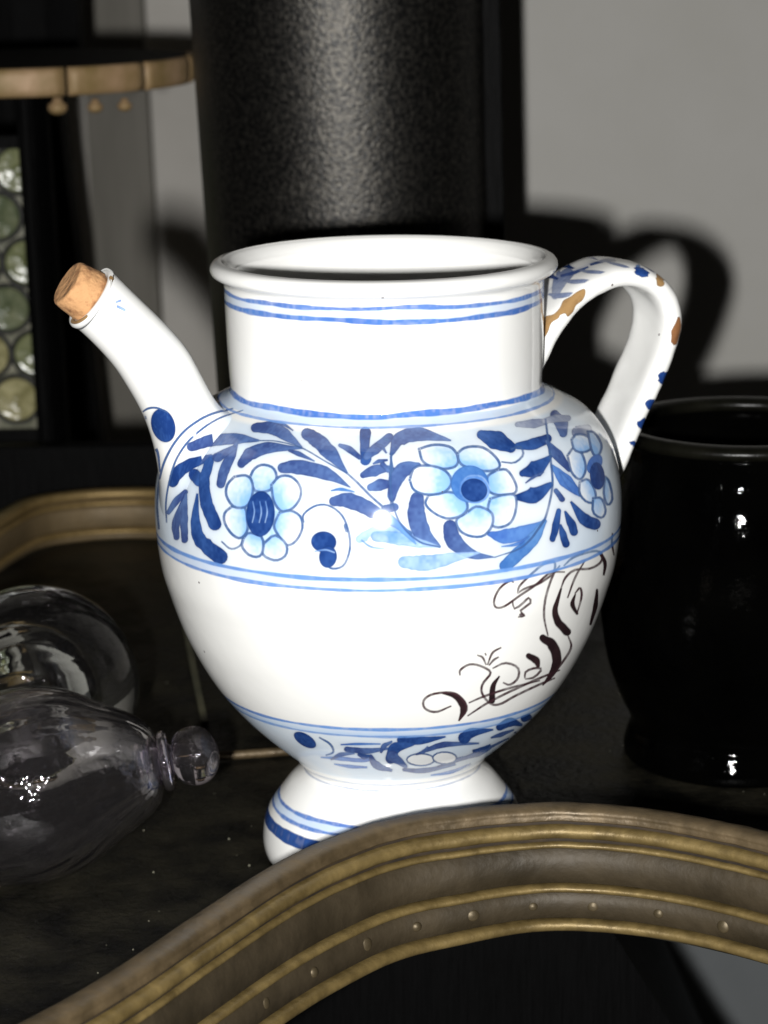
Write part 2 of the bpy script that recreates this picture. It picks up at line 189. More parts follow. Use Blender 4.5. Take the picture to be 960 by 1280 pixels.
["viol",[5491,9662,5492,9702,5492,9740,5490,9774,5487,9806,5484,9837,5487,9870,5497,9908,5504,9948,5509,9994,5515,10049,5525,10111,5535,10179,5549,10249,5564,10322,5576,10394,5586,10465,5594,10532,5594,10551,5585,10566,5569,10574,5550,10573,5531,10563,5516,10548,5508,10528,5487,10460,5464,10389,5439,10315,5409,10240,5380,10165,5354,10091,5327,10018,5301,9949,5288,9887,5284,9832,5279,9782,5283,9740,5294,9705,5305,9674,5314,9645,5321,9615,5326,9582,5332,9555,5357,9543,5392,9547,5429,9565,5461,9594,5482,9628],[5409,9622,5551,10530]],
["viol",[5682,9678,5681,9728,5680,9778,5685,9830,5686,9880,5682,9928,5679,9976,5677,10024,5680,10074,5683,10123,5682,10171,5672,10216,5666,10262,5664,10310,5660,10357,5653,10404,5644,10450,5636,10497,5630,10544,5621,10591,5610,10637,5604,10654,5591,10665,5573,10668,5554,10661,5537,10648,5526,10630,5524,10610,5524,10561,5524,10512,5520,10462,5518,10411,5518,10362,5515,10311,5508,10259,5499,10205,5495,10153,5494,10102,5500,10052,5499,10001,5500,9951,5505,9903,5512,9855,5520,9808,5522,9759,5521,9708,5524,9660,5528,9612,5529,9579,5550,9562,5582,9561,5616,9576,5647,9604,5668,9639],[5600,9643,5567,10624]],
["viol",[6977,11480,6997,11480,7017,11482,7035,11486,7052,11487,7067,11493,7082,11494,7098,11490,7114,11487,7130,11480,7148,11474,7170,11475,7194,11478,7222,11475,7250,11468,7280,11459,7310,11454,7341,11446,7371,11440,7401,11430,7430,11416,7457,11404,7484,11393,7512,11384,7542,11378,7572,11368,7603,11354,7633,11337,7663,11318,7694,11298,7724,11279,7754,11260,7784,11243,7789,11265,7765,11304,7742,11346,7718,11388,7693,11431,7668,11474,7641,11516,7614,11557,7585,11595,7554,11630,7523,11670,7490,11705,7454,11723,7419,11744,7382,11759,7346,11770,7310,11782,7274,11791,7240,11804,7206,11815,7174,11821,7145,11820,7117,11814,7089,11809,7064,11806,7041,11798,7020,11790,7002,11778,6987,11761,6971,11750,6958,11737,6943,11727,6927,11718,6901,11695,6885,11654,6883,11602,6895,11550,6917,11507,6947,11481],[6954,11595,7786,11254]],
["viol",[7069,12393,7092,12372,7116,12355,7137,12334,7156,12301,7174,12269,7191,12252,7208,12231,7226,12201,7249,12176,7275,12152,7301,12118,7326,12078,7350,12029,7374,11981,7403,11945,7432,11909,7460,11868,7493,11834,7527,11798,7560,11754,7593,11710,7627,11667,7661,11626,7695,11586,7727,11545,7745,11579,7726,11643,7704,11707,7682,11774,7660,11842,7638,11915,7616,11992,7591,12066,7564,12143,7535,12209,7501,12258,7467,12307,7437,12368,7408,12429,7377,12479,7345,12520,7311,12555,7278,12588,7246,12625,7214,12649,7186,12666,7160,12695,7135,12723,7113,12733,7093,12737,7069,12747,7021,12769,6983,12750,6963,12694,6966,12614,6988,12525,7025,12448],[7070,12567,7735,11560]],
["dark",[7806,12707,7813,12631,7818,12557,7824,12483,7832,12407,7841,12328,7846,12245,7851,12161,7857,12080,7866,12005,7871,11935,7872,11869,7876,11810,7896,11766,7924,11743,7953,11746,7978,11774,7994,11821,8005,11881,8003,11948,7995,12020,7984,12094,7975,12172,7970,12251,7968,12327,7967,12399,7967,12469,7969,12540,7972,12614,7974,12691,7961,12778,7935,12849,7898,12889,7859,12893,7826,12858,7806,12792],[7888,12699,7931,11874]],
["viol",[7585,12212,7609,12184,7633,12159,7654,12132,7675,12105,7694,12078,7715,12050,7739,12022,7764,11990,7790,11956,7817,11922,7843,11890,7855,11878,7869,11878,7880,11890,7888,11912,7890,11939,7886,11968,7876,11991,7853,12034,7828,12080,7803,12130,7776,12180,7749,12229,7719,12267,7690,12287,7663,12302,7638,12314,7614,12321,7589,12330,7577,12335,7567,12326,7561,12306,7560,12280,7565,12252,7574,12229],[7859,11939,7586,12272]],
["viol",[7975,11896,7992,11918,8008,11940,8023,11963,8039,11986,8060,12007,8083,12035,8105,12087,8132,12146,8162,12210,8194,12279,8225,12357,8257,12427,8275,12474,8283,12536,8278,12600,8262,12653,8237,12682,8209,12683,8183,12657,8149,12589,8115,12518,8080,12455,8046,12396,8016,12338,7991,12283,7971,12232,7954,12191,7942,12149,7932,12109,7922,12072,7910,12036,7902,11997,7901,11954,7908,11915,7922,11885,7941,11871,7960,11874],[8221,12537,7944,11961]],
["viol",[7933,11459,7958,11470,7982,11480,8006,11487,8029,11490,8053,11487,8075,11502,8099,11535,8127,11558,8158,11577,8190,11597,8221,11616,8234,11624,8245,11644,8249,11671,8248,11700,8240,11724,8228,11739,8213,11744,8180,11754,8146,11761,8111,11769,8077,11773,8043,11763,8011,11745,7983,11720,7959,11691,7938,11661,7919,11629,7900,11597,7887,11574,7880,11545,7880,11511,7888,11481,7901,11459,7918,11450],[7917,11524,8217,11677]],
["viol",[8018,11180,8038,11178,8060,11175,8079,11177,8096,11179,8112,11179,8124,11186,8136,11198,8149,11207,8163,11216,8179,11228,8194,11238,8214,11244,8230,11270,8238,11307,8238,11347,8228,11383,8212,11408,8192,11421,8176,11428,8161,11434,8144,11443,8125,11450,8104,11453,8082,11443,8063,11420,8044,11396,8026,11375,8009,11358,7991,11342,7975,11321,7964,11290,7962,11253,7968,11217,7981,11190,7999,11176],[8193,11324,8004,11258]],
["viol",[8170,10716,8179,10720,8188,10721,8197,10726,8206,10731,8215,10735,8224,10736,8233,10738,8242,10744,8250,10756,8258,10762,8268,10759,8286,10774,8299,10804,8304,10842,8300,10879,8288,10910,8270,10928,8250,10930,8240,10934,8231,10929,8223,10918,8214,10912,8205,10912,8196,10911,8187,10909,8178,10904,8169,10900,8159,10900,8150,10898,8132,10876,8118,10844,8114,10804,8118,10764,8131,10731,8150,10713],[8160,10803,8259,10843]],
["viol",[7619,10849,7636,10851,7653,10852,7669,10847,7684,10844,7696,10846,7708,10848,7719,10844,7729,10836,7739,10829,7749,10824,7762,10817,7777,10806,7794,10791,7814,10784,7836,10777,7858,10764,7880,10742,7902,10719,7927,10705,7951,10682,7973,10650,7996,10624,8024,10610,8051,10590,8078,10567,8107,10545,8136,10520,8166,10494,8195,10467,8226,10441,8256,10415,8286,10389,8315,10363,8321,10358,8327,10358,8333,10365,8336,10376,8337,10388,8335,10401,8331,10411,8308,10455,8285,10499,8261,10544,8237,10588,8214,10633,8190,10679,8166,10723,8142,10765,8119,10809,8095,10851,8071,10888,8046,10919,8023,10956,7998,10984,7971,11003,7946,11031,7922,11060,7897,11079,7870,11092,7845,11107,7822,11129,7798,11148,7772,11147,7747,11143,7724,11140,7704,11135,7685,11126,7669,11110,7655,11096,7642,11088,7630,11082,7619,11071,7606,11058,7583,11045,7565,11012,7558,10968,7561,10922,7574,10882,7595,10857],[7612,10955,8322,10386]],
["viol",[8202,11577,8203,11531,8204,11487,8203,11448,8204,11415,8205,11384,8202,11351,8200,11310,8198,11261,8192,11209,8185,11155,8182,11101,8183,11060,8191,11024,8206,10999,8226,10988,8245,10995,8262,11017,8269,11053,8278,11102,8291,11150,8305,11201,8315,11256,8326,11313,8333,11373,8328,11431,8322,11482,8319,11527,8314,11566,8309,11606,8301,11651,8284,11685,8261,11700,8236,11693,8216,11666,8204,11624],[8255,11591,8227,11075]],
["soft",[7906,10113,7928,10127,7950,10143,7974,10150,7997,10152,8019,10153,8037,10159,8054,10168,8071,10165,8087,10162,8105,10162,8125,10159,8146,10149,8169,10139,8193,10130,8218,10118,8243,10104,8268,10109,8292,10115,8316,10110,8340,10110,8364,10115,8389,10119,8413,10119,8437,10118,8462,10124,8483,10149,8496,10190,8499,10238,8492,10285,8475,10321,8451,10337,8428,10351,8405,10365,8381,10375,8357,10384,8333,10398,8310,10416,8285,10424,8262,10433,8240,10443,8216,10451,8192,10458,8166,10466,8139,10474,8111,10475,8082,10472,8052,10471,8023,10452,7998,10420,7975,10392,7953,10371,7931,10351,7911,10329,7894,10298,7877,10267,7861,10245,7852,10213,7850,10176,7857,10142,7870,10117,7888,10106],[8444,10229,7891,10189]],
["line",[7728,11543,7744,11517,7759,11492,7773,11467,7788,11442,7803,11418,7818,11391,7834,11363,7851,11334,7869,11301,7887,11265,7907,11228,7927,11191,7946,11153,7966,11115,7985,11079,8004,11045,8022,11014,8040,10984,8057,10953,8075,10924,8093,10894,8111,10861,8129,10826,8148,10786,8169,10741,8190,10692,8212,10640,8233,10587,8254,10538,8274,10491,8292,10448,8310,10415,8326,10388,8341,10364,8354,10342,8367,10322,8380,10305,8393,10287,8407,10268,8414,10260,8423,10260,8430,10268,8435,10281,8437,10298,8435,10315,8430,10329,8416,10349,8402,10367,8389,10385,8377,10403,8365,10424,8351,10446,8336,10471,8320,10502,8301,10540,8281,10584,8259,10632,8237,10682,8214,10732,8191,10780,8169,10825,8149,10865,8130,10901,8112,10935,8093,10965,8076,10995,8058,11025,8041,11055,8023,11086,8004,11119,7985,11155,7966,11193,7947,11231,7927,11268,7907,11305,7889,11342,7871,11376,7853,11405,7836,11433,7820,11458,7804,11482,7789,11506,7774,11530,7759,11554,7742,11578]],
["line",[8218,11967,8222,11878,8226,11797,8229,11715,8231,11625,8230,11518,8226,11392,8221,11263,8217,11144,8214,11049,8212,10977,8209,10917,8208,10862,8206,10803,8229,10799,8231,10858,8234,10913,8238,10973,8242,11045,8245,11140,8249,11258,8255,11389,8260,11516,8261,11626,8258,11719,8254,11804,8248,11885,8243,11974]],
["line",[6448,12183,6490,12195,6531,12207,6570,12219,6611,12229,6655,12235,6705,12234,6760,12227,6821,12216,6884,12201,6948,12180,7013,12154,7076,12123,7137,12085,7196,12039,7255,11989,7311,11937,7366,11885,7418,11836,7467,11790,7514,11747,7560,11706,7604,11666,7647,11627,7690,11587,7732,11546,7739,11578,7697,11619,7654,11659,7611,11699,7566,11739,7520,11781,7473,11824,7424,11870,7371,11920,7316,11973,7259,12027,7198,12079,7136,12128,7073,12167,7008,12199,6941,12225,6876,12245,6811,12259,6750,12269,6693,12275,6641,12276,6596,12270,6554,12259,6514,12247,6474,12234,6431,12223]],
["white",[8191,10184,8191,10171,8191,10158,8189,10144,8187,10132,8184,10119,8180,10106,8176,10094,8171,10083,8165,10072,8158,10061,8151,10051,8144,10043,8136,10034,8127,10027,8119,10021,8110,10016,8101,10012,8091,10008,8082,10006,8073,10006,8063,10006,8054,10007,8045,10010,8037,10013,8028,10018,8020,10023,8013,10030,8006,10038,8000,10046,7994,10055,7989,10065,7984,10076,7981,10087,7978,10099,7976,10112,7975,10124,7974,10137,7974,10150,7976,10163,7977,10176,7980,10189,7984,10202,7988,10214,7993,10226,7998,10238,8005,10248,8012,10258,8019,10268,8027,10276,8035,10284,8044,10290,8053,10296,8062,10301,8071,10304,8080,10307,8090,10308,8099,10308,8108,10307,8117,10305,8126,10302,8135,10297,8143,10292,8150,10286,8157,10278,8164,10270,8170,10261,8175,10251,8180,10240,8184,10229,8187,10218,8189,10205,8191,10193]],
["soft",[7905,10159,7922,10133,7937,10104,7953,10074,7970,10046,7990,10022,8013,10004,8038,9994,8063,9988,8089,9983,8115,9979,8141,9973,8143,10006,8118,10015,8092,10022,8066,10030,8042,10039,8020,10051,8001,10066,7983,10084,7966,10108,7950,10134,7933,10161,7915,10186],[7910,10172,8141,9989]],
["line",[7306,10488,7301,10534,7295,10576,7294,10612,7303,10652,7328,10705,7363,10760,7400,10805,7435,10834,7472,10851,7510,10856,7548,10846,7588,10817,7630,10771,7668,10713,7698,10648,7723,10570,7742,10481,7757,10386,7770,10289,7779,10184,7782,10077,7778,9977,7767,9877,7750,9777,7729,9690,7705,9632,7676,9599,7642,9581,7611,9577,7590,9584,7573,9607,7556,9641,7538,9674,7525,9648,7542,9612,7558,9573,7579,9538,7608,9525,7644,9530,7684,9551,7721,9593,7750,9664,7773,9758,7791,9865,7803,9971,7807,10079,7805,10191,7797,10300,7784,10401,7767,10500,7746,10594,7719,10678,7685,10749,7643,10810,7598,10858,7554,10889,7511,10902,7468,10898,7426,10880,7387,10848,7347,10799,7309,10740,7281,10679,7269,10620,7272,10567,7281,10522,7288,10479]],
["line",[7724,10459,7725,10449,7727,10439,7728,10429,7730,10420,7731,10409,7733,10400,7734,10390,7735,10380,7737,10370,7738,10360,7739,10350,7743,10335,7750,10325,7759,10322,7767,10327,7774,10338,7777,10354,7776,10370,7775,10380,7775,10391,7773,10401,7772,10411,7771,10420,7769,10430,7768,10440,7766,10450,7765,10460,7763,10469,7762,10479,7758,10495,7751,10505,7743,10508,7734,10503,7728,10492,7724,10476]],
["dark",[7651,10088,7650,10069,7647,10050,7643,10032,7638,10014,7632,9997,7626,9981,7619,9966,7611,9952,7602,9939,7592,9927,7582,9916,7572,9907,7561,9900,7550,9894,7538,9890,7526,9887,7515,9886,7503,9886,7491,9889,7480,9893,7468,9898,7458,9905,7447,9914,7437,9924,7428,9935,7419,9948,7411,9962,7404,9977,7398,9992,7392,10009,7388,10027,7384,10045,7381,10064,7380,10083,7379,10102,7380,10122,7381,10141,7384,10160,7387,10179,7391,10197,7397,10214,7403,10231,7410,10247,7418,10261,7427,10275,7436,10287,7446,10298,7456,10308,7467,10316,7478,10322,7490,10327,7501,10330,7513,10332,7525,10332,7537,10330,7548,10327,7560,10322,7571,10315,7581,10307,7592,10298,7601,10287,7610,10274,7618,10261,7626,10246,7632,10230,7638,10214,7643,10196,7647,10178,7649,10160,7651,10141,7652,10121,7652,10102]],
["dark",[7656,9782,7654,9762,7651,9741,7648,9722,7644,9703,7640,9684,7635,9666,7629,9650,7623,9635,7617,9620,7609,9607,7602,9596,7594,9586,7586,9577,7578,9571,7570,9566,7562,9562,7553,9561,7545,9561,7537,9563,7529,9567,7521,9572,7514,9580,7506,9589,7500,9599,7493,9611,7488,9625,7483,9639,7478,9655,7474,9672,7471,9690,7468,9709,7466,9728,7465,9748,7464,9768,7464,9789,7465,9810,7466,9830,7469,9850,7472,9870,7475,9889,7480,9908,7484,9926,7490,9943,7496,9958,7502,9973,7509,9986,7516,9998,7524,10009,7532,10017,7540,10025,7548,10030,7556,10034,7564,10036,7573,10036,7581,10035,7589,10032,7597,10027,7604,10020,7612,10012,7619,10002,7625,9991,7631,9978,7636,9964,7641,9948,7646,9932,7649,9915,7652,9896,7654,9877,7656,9858,7657,9838,7657,9817,7657,9797]],
["soft",[7420,9886,7441,9896,7463,9907,7484,9916,7505,9923,7524,9927,7542,9928,7560,9924,7577,9916,7595,9906,7613,9895,7630,9886,7634,9907,7617,9918,7600,9931,7582,9943,7564,9954,7544,9961,7524,9960,7503,9953,7482,9944,7460,9932,7439,9919,7418,9908],[7419,9897,7632,9896]],
["pale",[9440,10963,9428,10919,9414,10877,9398,10838,9380,10801,9360,10767,9338,10736,9315,10708,9291,10684,9265,10663,9239,10645,9211,10632,9183,10622,9155,10617,9126,10615,9098,10618,9069,10624,9041,10634,9013,10649,8986,10666,8960,10688,8935,10713,8912,10741,8890,10773,8869,10807,8850,10844,8833,10884,8818,10925,8806,10969,8795,11014,8787,11060,8781,11108,8778,11157,8778,11205,8780,11254,8785,11303,8792,11352,8803,11399,8815,11445,8831,11490,8848,11532,8868,11572,8891,11609,8915,11643,8940,11673,8968,11700,8997,11722,9027,11740,9058,11754,9090,11763,9122,11767,9154,11766,9185,11761,9216,11750,9246,11735,9275,11716,9302,11692,9328,11664,9352,11633,9374,11598,9394,11560,9411,11519,9427,11476,9439,11430,9450,11383,9458,11335,9463,11287,9466,11237,9467,11187,9465,11139,9461,11090,9456,11042,9447,10996]],
["viol",[8265,11997,8282,12032,8297,12075,8313,12118,8329,12160,8342,12202,8354,12239,8366,12271,8380,12288,8394,12287,8405,12279,8415,12285,8428,12301,8443,12321,8462,12345,8483,12361,8506,12361,8531,12361,8558,12372,8586,12381,8615,12381,8643,12379,8674,12383,8709,12386,8745,12381,8782,12372,8822,12362,8862,12352,8905,12346,8945,12335,8985,12320,9024,12310,9039,12361,9010,12407,8981,12458,8950,12505,8916,12547,8883,12595,8850,12645,8817,12696,8783,12743,8747,12783,8710,12822,8671,12840,8631,12844,8592,12836,8553,12826,8516,12826,8478,12824,8442,12803,8407,12771,8374,12739,8341,12705,8309,12658,8281,12594,8258,12529,8244,12460,8238,12390,8235,12323,8232,12261,8228,12204,8225,12151,8223,12101,8218,12055,8214,12029,8216,12003,8223,11981,8233,11969,8245,11968,8256,11978],[8240,12026,9032,12337]],
["viol",[8269,11008,8280,11062,8288,11118,8300,11172,8312,11222,8325,11264,8338,11298,8346,11330,8358,11363,8374,11394,8387,11431,8400,11466,8416,11492,8433,11504,8442,11515,8449,11537,8461,11564,8478,11586,8500,11606,8524,11630,8547,11656,8562,11666,8573,11690,8579,11721,8578,11752,8569,11778,8556,11794,8539,11798,8517,11804,8494,11814,8470,11827,8442,11834,8410,11831,8373,11820,8336,11800,8305,11762,8280,11711,8260,11652,8241,11592,8219,11537,8202,11475,8196,11402,8191,11332,8190,11266,8190,11204,8191,11144,8196,11088,8198,11032,8198,11001,8206,10974,8219,10956,8235,10950,8250,10959,8262,10979],[8232,11020,8543,11724]],
["viol",[8424,11021,8420,10985,8413,10951,8406,10915,8405,10874,8401,10830,8392,10783,8387,10730,8388,10675,8390,10624,8394,10574,8398,10521,8403,10464,8411,10405,8424,10347,8437,10286,8451,10222,8473,10163,8503,10119,8535,10087,8567,10062,8598,10039,8629,10021,8660,10003,8689,9983,8717,9960,8731,9996,8715,10052,8697,10106,8678,10157,8660,10206,8645,10256,8632,10302,8623,10343,8622,10382,8618,10411,8614,10440,8607,10471,8598,10505,8593,10543,8590,10584,8587,10626,8584,10668,8581,10703,8576,10732,8575,10760,8578,10790,8576,10824,8571,10863,8573,10902,8575,10945,8574,10987,8574,11051,8557,11107,8529,11142,8495,11150,8463,11128,8439,11082],[8502,11003,8723,9977]],
["viol",[8757,10361,8757,10329,8755,10300,8756,10266,8759,10226,8758,10180,8763,10128,8775,10073,8787,10013,8804,9958,8827,9916,8852,9877,8878,9839,8907,9804,8936,9771,8966,9739,8996,9710,9028,9687,9060,9670,9093,9654,9125,9644,9157,9642,9188,9642,9220,9642,9251,9643,9282,9642,9313,9638,9315,9662,9285,9688,9254,9711,9224,9732,9194,9754,9165,9775,9138,9797,9114,9825,9094,9855,9074,9882,9055,9912,9036,9947,9017,9984,8999,10021,8983,10058,8969,10096,8958,10133,8950,10164,8945,10185,8940,10198,8932,10212,8927,10234,8924,10261,8919,10294,8913,10331,8910,10374,8905,10414,8894,10475,8868,10517,8836,10535,8803,10523,8776,10484,8760,10427],[8833,10389,9313,9649]],
["soft",[8339,9569,8356,9563,8373,9560,8390,9552,8406,9536,8424,9523,8443,9523,8462,9520,8482,9504,8502,9496,8524,9496,8547,9494,8570,9493,8593,9493,8615,9502,8637,9512,8660,9515,8682,9528,8703,9544,8726,9552,8749,9559,8773,9565,8796,9579,8820,9599,8847,9618,8874,9635,8903,9649,8933,9664,8963,9679,8994,9694,9025,9711,9056,9728,9087,9744,9118,9760,9149,9775,9146,9809,9114,9815,9081,9818,9048,9822,9015,9825,8982,9828,8949,9833,8917,9837,8886,9842,8855,9848,8826,9852,8798,9852,8772,9844,8746,9838,8721,9839,8696,9840,8673,9839,8652,9832,8631,9827,8610,9832,8591,9832,8573,9832,8555,9840,8538,9844,8522,9838,8506,9829,8490,9829,8474,9836,8457,9830,8440,9822,8423,9826,8405,9835,8387,9835,8368,9830,8349,9829,8321,9822,8298,9790,8284,9741,8282,9683,8292,9629,8312,9588],[8343,9700,9147,9790]],
["soft",[8056,10135,8082,10127,8108,10121,8135,10116,8161,10113,8187,10103,8211,10088,8236,10081,8259,10071,8281,10053,8302,10045,8322,10049,8341,10047,8360,10041,8379,10035,8397,10026,8416,10018,8436,10010,8457,10001,8478,9991,8501,9985,8525,9986,8549,9988,8574,9985,8598,9984,8623,9980,8648,9975,8673,9972,8698,9968,8722,9964,8725,9991,8703,10012,8680,10033,8657,10054,8634,10077,8611,10097,8588,10116,8566,10137,8544,10152,8522,10168,8502,10188,8483,10205,8465,10222,8447,10238,8429,10255,8411,10274,8392,10290,8372,10305,8350,10318,8326,10325,8302,10332,8277,10344,8251,10348,8225,10348,8198,10357,8172,10361,8145,10356,8118,10355,8092,10354,8067,10355,8042,10349,8022,10322,8009,10279,8007,10231,8016,10185,8033,10151],[8061,10246,8723,9977]],
["ring",[8090,10720,8106,10689,8123,10663,8141,10637,8157,10609,8171,10577,8185,10545,8200,10514,8218,10488,8236,10461,8254,10434,8272,10404,8289,10373,8307,10343,8324,10309,8344,10277,8363,10244,8383,10208,8402,10171,8423,10135,8444,10098,8464,10062,8476,10083,8462,10129,8448,10176,8433,10222,8419,10270,8406,10317,8391,10362,8376,10406,8359,10445,8341,10480,8324,10514,8307,10548,8289,10580,8271,10611,8253,10641,8234,10667,8215,10694,8197,10720,8178,10741,8157,10758,8138,10777,8119,10800,8109,10809,8098,10808,8088,10797,8082,10779,8080,10758,8083,10737],[8104,10760,8470,10072]],
["dark",[9423,12287,9434,12227,9444,12166,9458,12117,9468,12062,9476,12006,9492,11969,9517,11951,9547,11939,9574,11914,9599,11886,9633,11868,9668,11851,9698,11827,9724,11799,9761,11800,9799,11828,9831,11875,9852,11935,9859,11997,9852,12053,9846,12112,9834,12164,9825,12222,9827,12296,9826,12369,9813,12429,9779,12460,9735,12471,9702,12495,9667,12514,9628,12522,9595,12538,9560,12552,9532,12568,9495,12555,9457,12514,9428,12455,9411,12389,9409,12329],[9766,11931,9489,12419]],
["dark",[9856,11851,9889,11838,9921,11823,9955,11807,9990,11790,10028,11778,10070,11770,10114,11770,10160,11781,10205,11796,10249,11807,10291,11816,10334,11829,10377,11843,10420,11862,10460,11897,10490,11945,10505,11997,10502,12043,10478,12073,10437,12078,10389,12073,10343,12069,10300,12071,10260,12071,10221,12066,10187,12068,10152,12064,10112,12052,10072,12045,10033,12044,9992,12042,9951,12038,9910,12034,9882,12027,9855,12003,9832,11966,9821,11926,9822,11889,9835,11863],[10400,11957,9879,11939]],
["dark",[9779,11234,9806,11221,9830,11206,9857,11194,9888,11185,9923,11180,9964,11177,10011,11173,10052,11214,10091,11264,10129,11314,10169,11361,10209,11407,10249,11456,10289,11505,10303,11516,10313,11534,10316,11553,10312,11571,10302,11583,10288,11587,10272,11583,10221,11573,10169,11560,10118,11552,10071,11544,10028,11536,9992,11533,9962,11542,9942,11524,9921,11501,9898,11475,9871,11450,9842,11429,9812,11412,9782,11390,9759,11376,9741,11351,9731,11318,9730,11283,9740,11253,9757,11235],[9779,11309,10280,11542]],
["dark",[9626,10770,9651,10751,9676,10732,9702,10713,9729,10693,9759,10670,9793,10652,9832,10641,9873,10638,9912,10662,9950,10687,9984,10718,10016,10755,10046,10790,10076,10829,10105,10865,10137,10895,10154,10910,10165,10935,10167,10964,10160,10991,10145,11012,10125,11021,10104,11018,10064,11014,10024,11004,9985,10993,9948,10985,9913,10978,9881,10979,9852,10989,9830,10999,9814,10977,9794,10959,9771,10946,9746,10938,9719,10929,9690,10919,9661,10910,9632,10899,9615,10894,9600,10878,9591,10853,9590,10824,9596,10797,9609,10778],[9628,10833,10120,10956]],
["ring2",[9252,10108,9270,10085,9286,10059,9302,10029,9320,10004,9341,9980,9363,9953,9389,9930,9417,9909,9447,9903,9475,9904,9505,9897,9534,9900,9565,9905,9598,9903,9630,9911,9663,9923,9697,9937,9729,9965,9762,9996,9794,10027,9827,10055,9861,10083,9894,10114,9926,10145,9960,10174,9969,10184,9975,10199,9976,10218,9971,10236,9962,10250,9950,10258,9938,10256,9898,10253,9857,10248,9817,10243,9777,10242,9739,10241,9704,10237,9671,10235,9641,10236,9613,10234,9587,10224,9561,10218,9535,10223,9511,10219,9488,10217,9465,10225,9444,10225,9425,10220,9408,10212,9391,10204,9373,10203,9353,10200,9332,10200,9311,10206,9289,10210,9267,10209,9254,10213,9242,10205,9234,10188,9231,10165,9233,10142,9241,10122],[9259,10159,9948,10216]],
["mid",[9494,9317,9513,9334,9528,9357,9543,9380,9559,9400,9577,9421,9594,9442,9612,9467,9631,9495,9649,9524,9671,9553,9697,9578,9723,9607,9749,9641,9773,9680,9798,9718,9826,9752,9851,9791,9870,9838,9889,9881,9907,9923,9921,9971,9931,10020,9943,10065,9957,10108,9969,10152,9983,10195,9992,10213,9991,10237,9984,10260,9971,10277,9956,10284,9941,10282,9927,10271,9902,10241,9879,10209,9854,10179,9832,10148,9813,10114,9792,10084,9767,10061,9743,10039,9723,10011,9703,9979,9678,9951,9655,9918,9632,9882,9607,9850,9581,9823,9555,9798,9532,9770,9514,9739,9498,9710,9482,9684,9466,9661,9450,9638,9436,9615,9422,9590,9407,9565,9390,9544,9371,9500,9367,9442,9377,9381,9400,9331,9432,9300,9465,9295],[9440,9432,9956,10230]],
["grey",[10124,12469,10162,12443,10200,12415,10241,12391,10283,12370,10322,12346,10358,12320,10404,12317,10452,12321,10498,12326,10541,12326,10584,12325,10627,12321,10661,12323,10703,12342,10743,12374,10774,12412,10789,12449,10784,12479,10761,12495,10725,12515,10689,12533,10654,12549,10615,12561,10576,12573,10539,12593,10488,12600,10433,12604,10375,12607,10318,12612,10265,12621,10213,12629,10184,12620,10155,12601,10129,12571,10109,12536,10102,12502,10106,12476],[10691,12408,10163,12542]],
["viol",[10904,12467,10863,12406,10831,12346,10805,12291,10783,12244,10761,12206,10747,12179,10735,12153,10720,12120,10704,12078,10689,12030,10675,11984,10657,11939,10664,11900,10689,11875,10728,11867,10774,11878,10818,11906,10855,11945,10890,11980,10926,12016,10973,12057,11035,12105,11111,12166,11169,12236,11194,12303,11206,12362,11214,12416,11225,12466,11246,12516,11261,12567,11234,12604,11172,12621,11091,12611,11009,12576,10942,12524],[11067,12496,10760,11966]],
["grey",[10638,12367,10679,12358,10720,12346,10758,12333,10794,12317,10833,12306,10879,12297,10923,12279,10970,12258,11024,12238,11078,12214,11132,12188,11175,12183,11228,12189,11283,12209,11332,12238,11364,12272,11370,12305,11344,12326,11295,12362,11244,12397,11189,12428,11139,12462,11088,12493,11020,12506,10953,12511,10895,12516,10840,12518,10788,12518,10735,12515,10697,12502,10661,12483,10630,12454,10610,12421,10604,12391,10612,12369],[11236,12261,10680,12434]],
["viol",[10326,11883,10320,11829,10314,11777,10309,11726,10305,11674,10301,11622,10301,11572,10303,11521,10313,11473,10329,11427,10345,11380,10363,11333,10382,11286,10404,11240,10424,11193,10444,11146,10457,11124,10476,11111,10499,11110,10521,11120,10537,11139,10544,11165,10541,11191,10536,11245,10529,11299,10521,11352,10516,11406,10514,11461,10512,11515,10511,11568,10500,11616,10480,11658,10462,11700,10448,11742,10434,11785,10419,11828,10406,11871,10394,11915,10390,11930,10380,11938,10366,11939,10351,11932,10337,11918,10329,11900],[10492,11168,10359,11899]],
["ring2",[10202,11295,10209,11242,10219,11190,10225,11135,10228,11078,10238,11023,10249,10970,10260,10916,10282,10872,10311,10835,10337,10796,10363,10759,10390,10723,10418,10688,10447,10653,10476,10618,10500,10593,10529,10579,10558,10580,10583,10597,10597,10625,10599,10660,10585,10693,10567,10739,10550,10785,10534,10830,10521,10876,10507,10921,10495,10968,10481,11012,10458,11052,10430,11091,10401,11131,10374,11172,10353,11217,10328,11261,10298,11301,10272,11342,10265,11359,10250,11367,10234,11366,10218,11356,10206,11338,10201,11317],[10531,10656,10238,11319]],
["viol",[10148,10787,10154,10768,10160,10750,10167,10731,10173,10712,10178,10693,10184,10674,10190,10655,10195,10635,10200,10615,10205,10595,10212,10577,10227,10553,10246,10538,10268,10536,10288,10546,10301,10567,10306,10595,10300,10624,10292,10642,10285,10661,10279,10680,10272,10699,10264,10717,10257,10736,10250,10755,10243,10773,10234,10791,10227,10809,10220,10827,10211,10848,10195,10860,10178,10862,10162,10853,10151,10835,10147,10812],[10256,10601,10185,10808]],
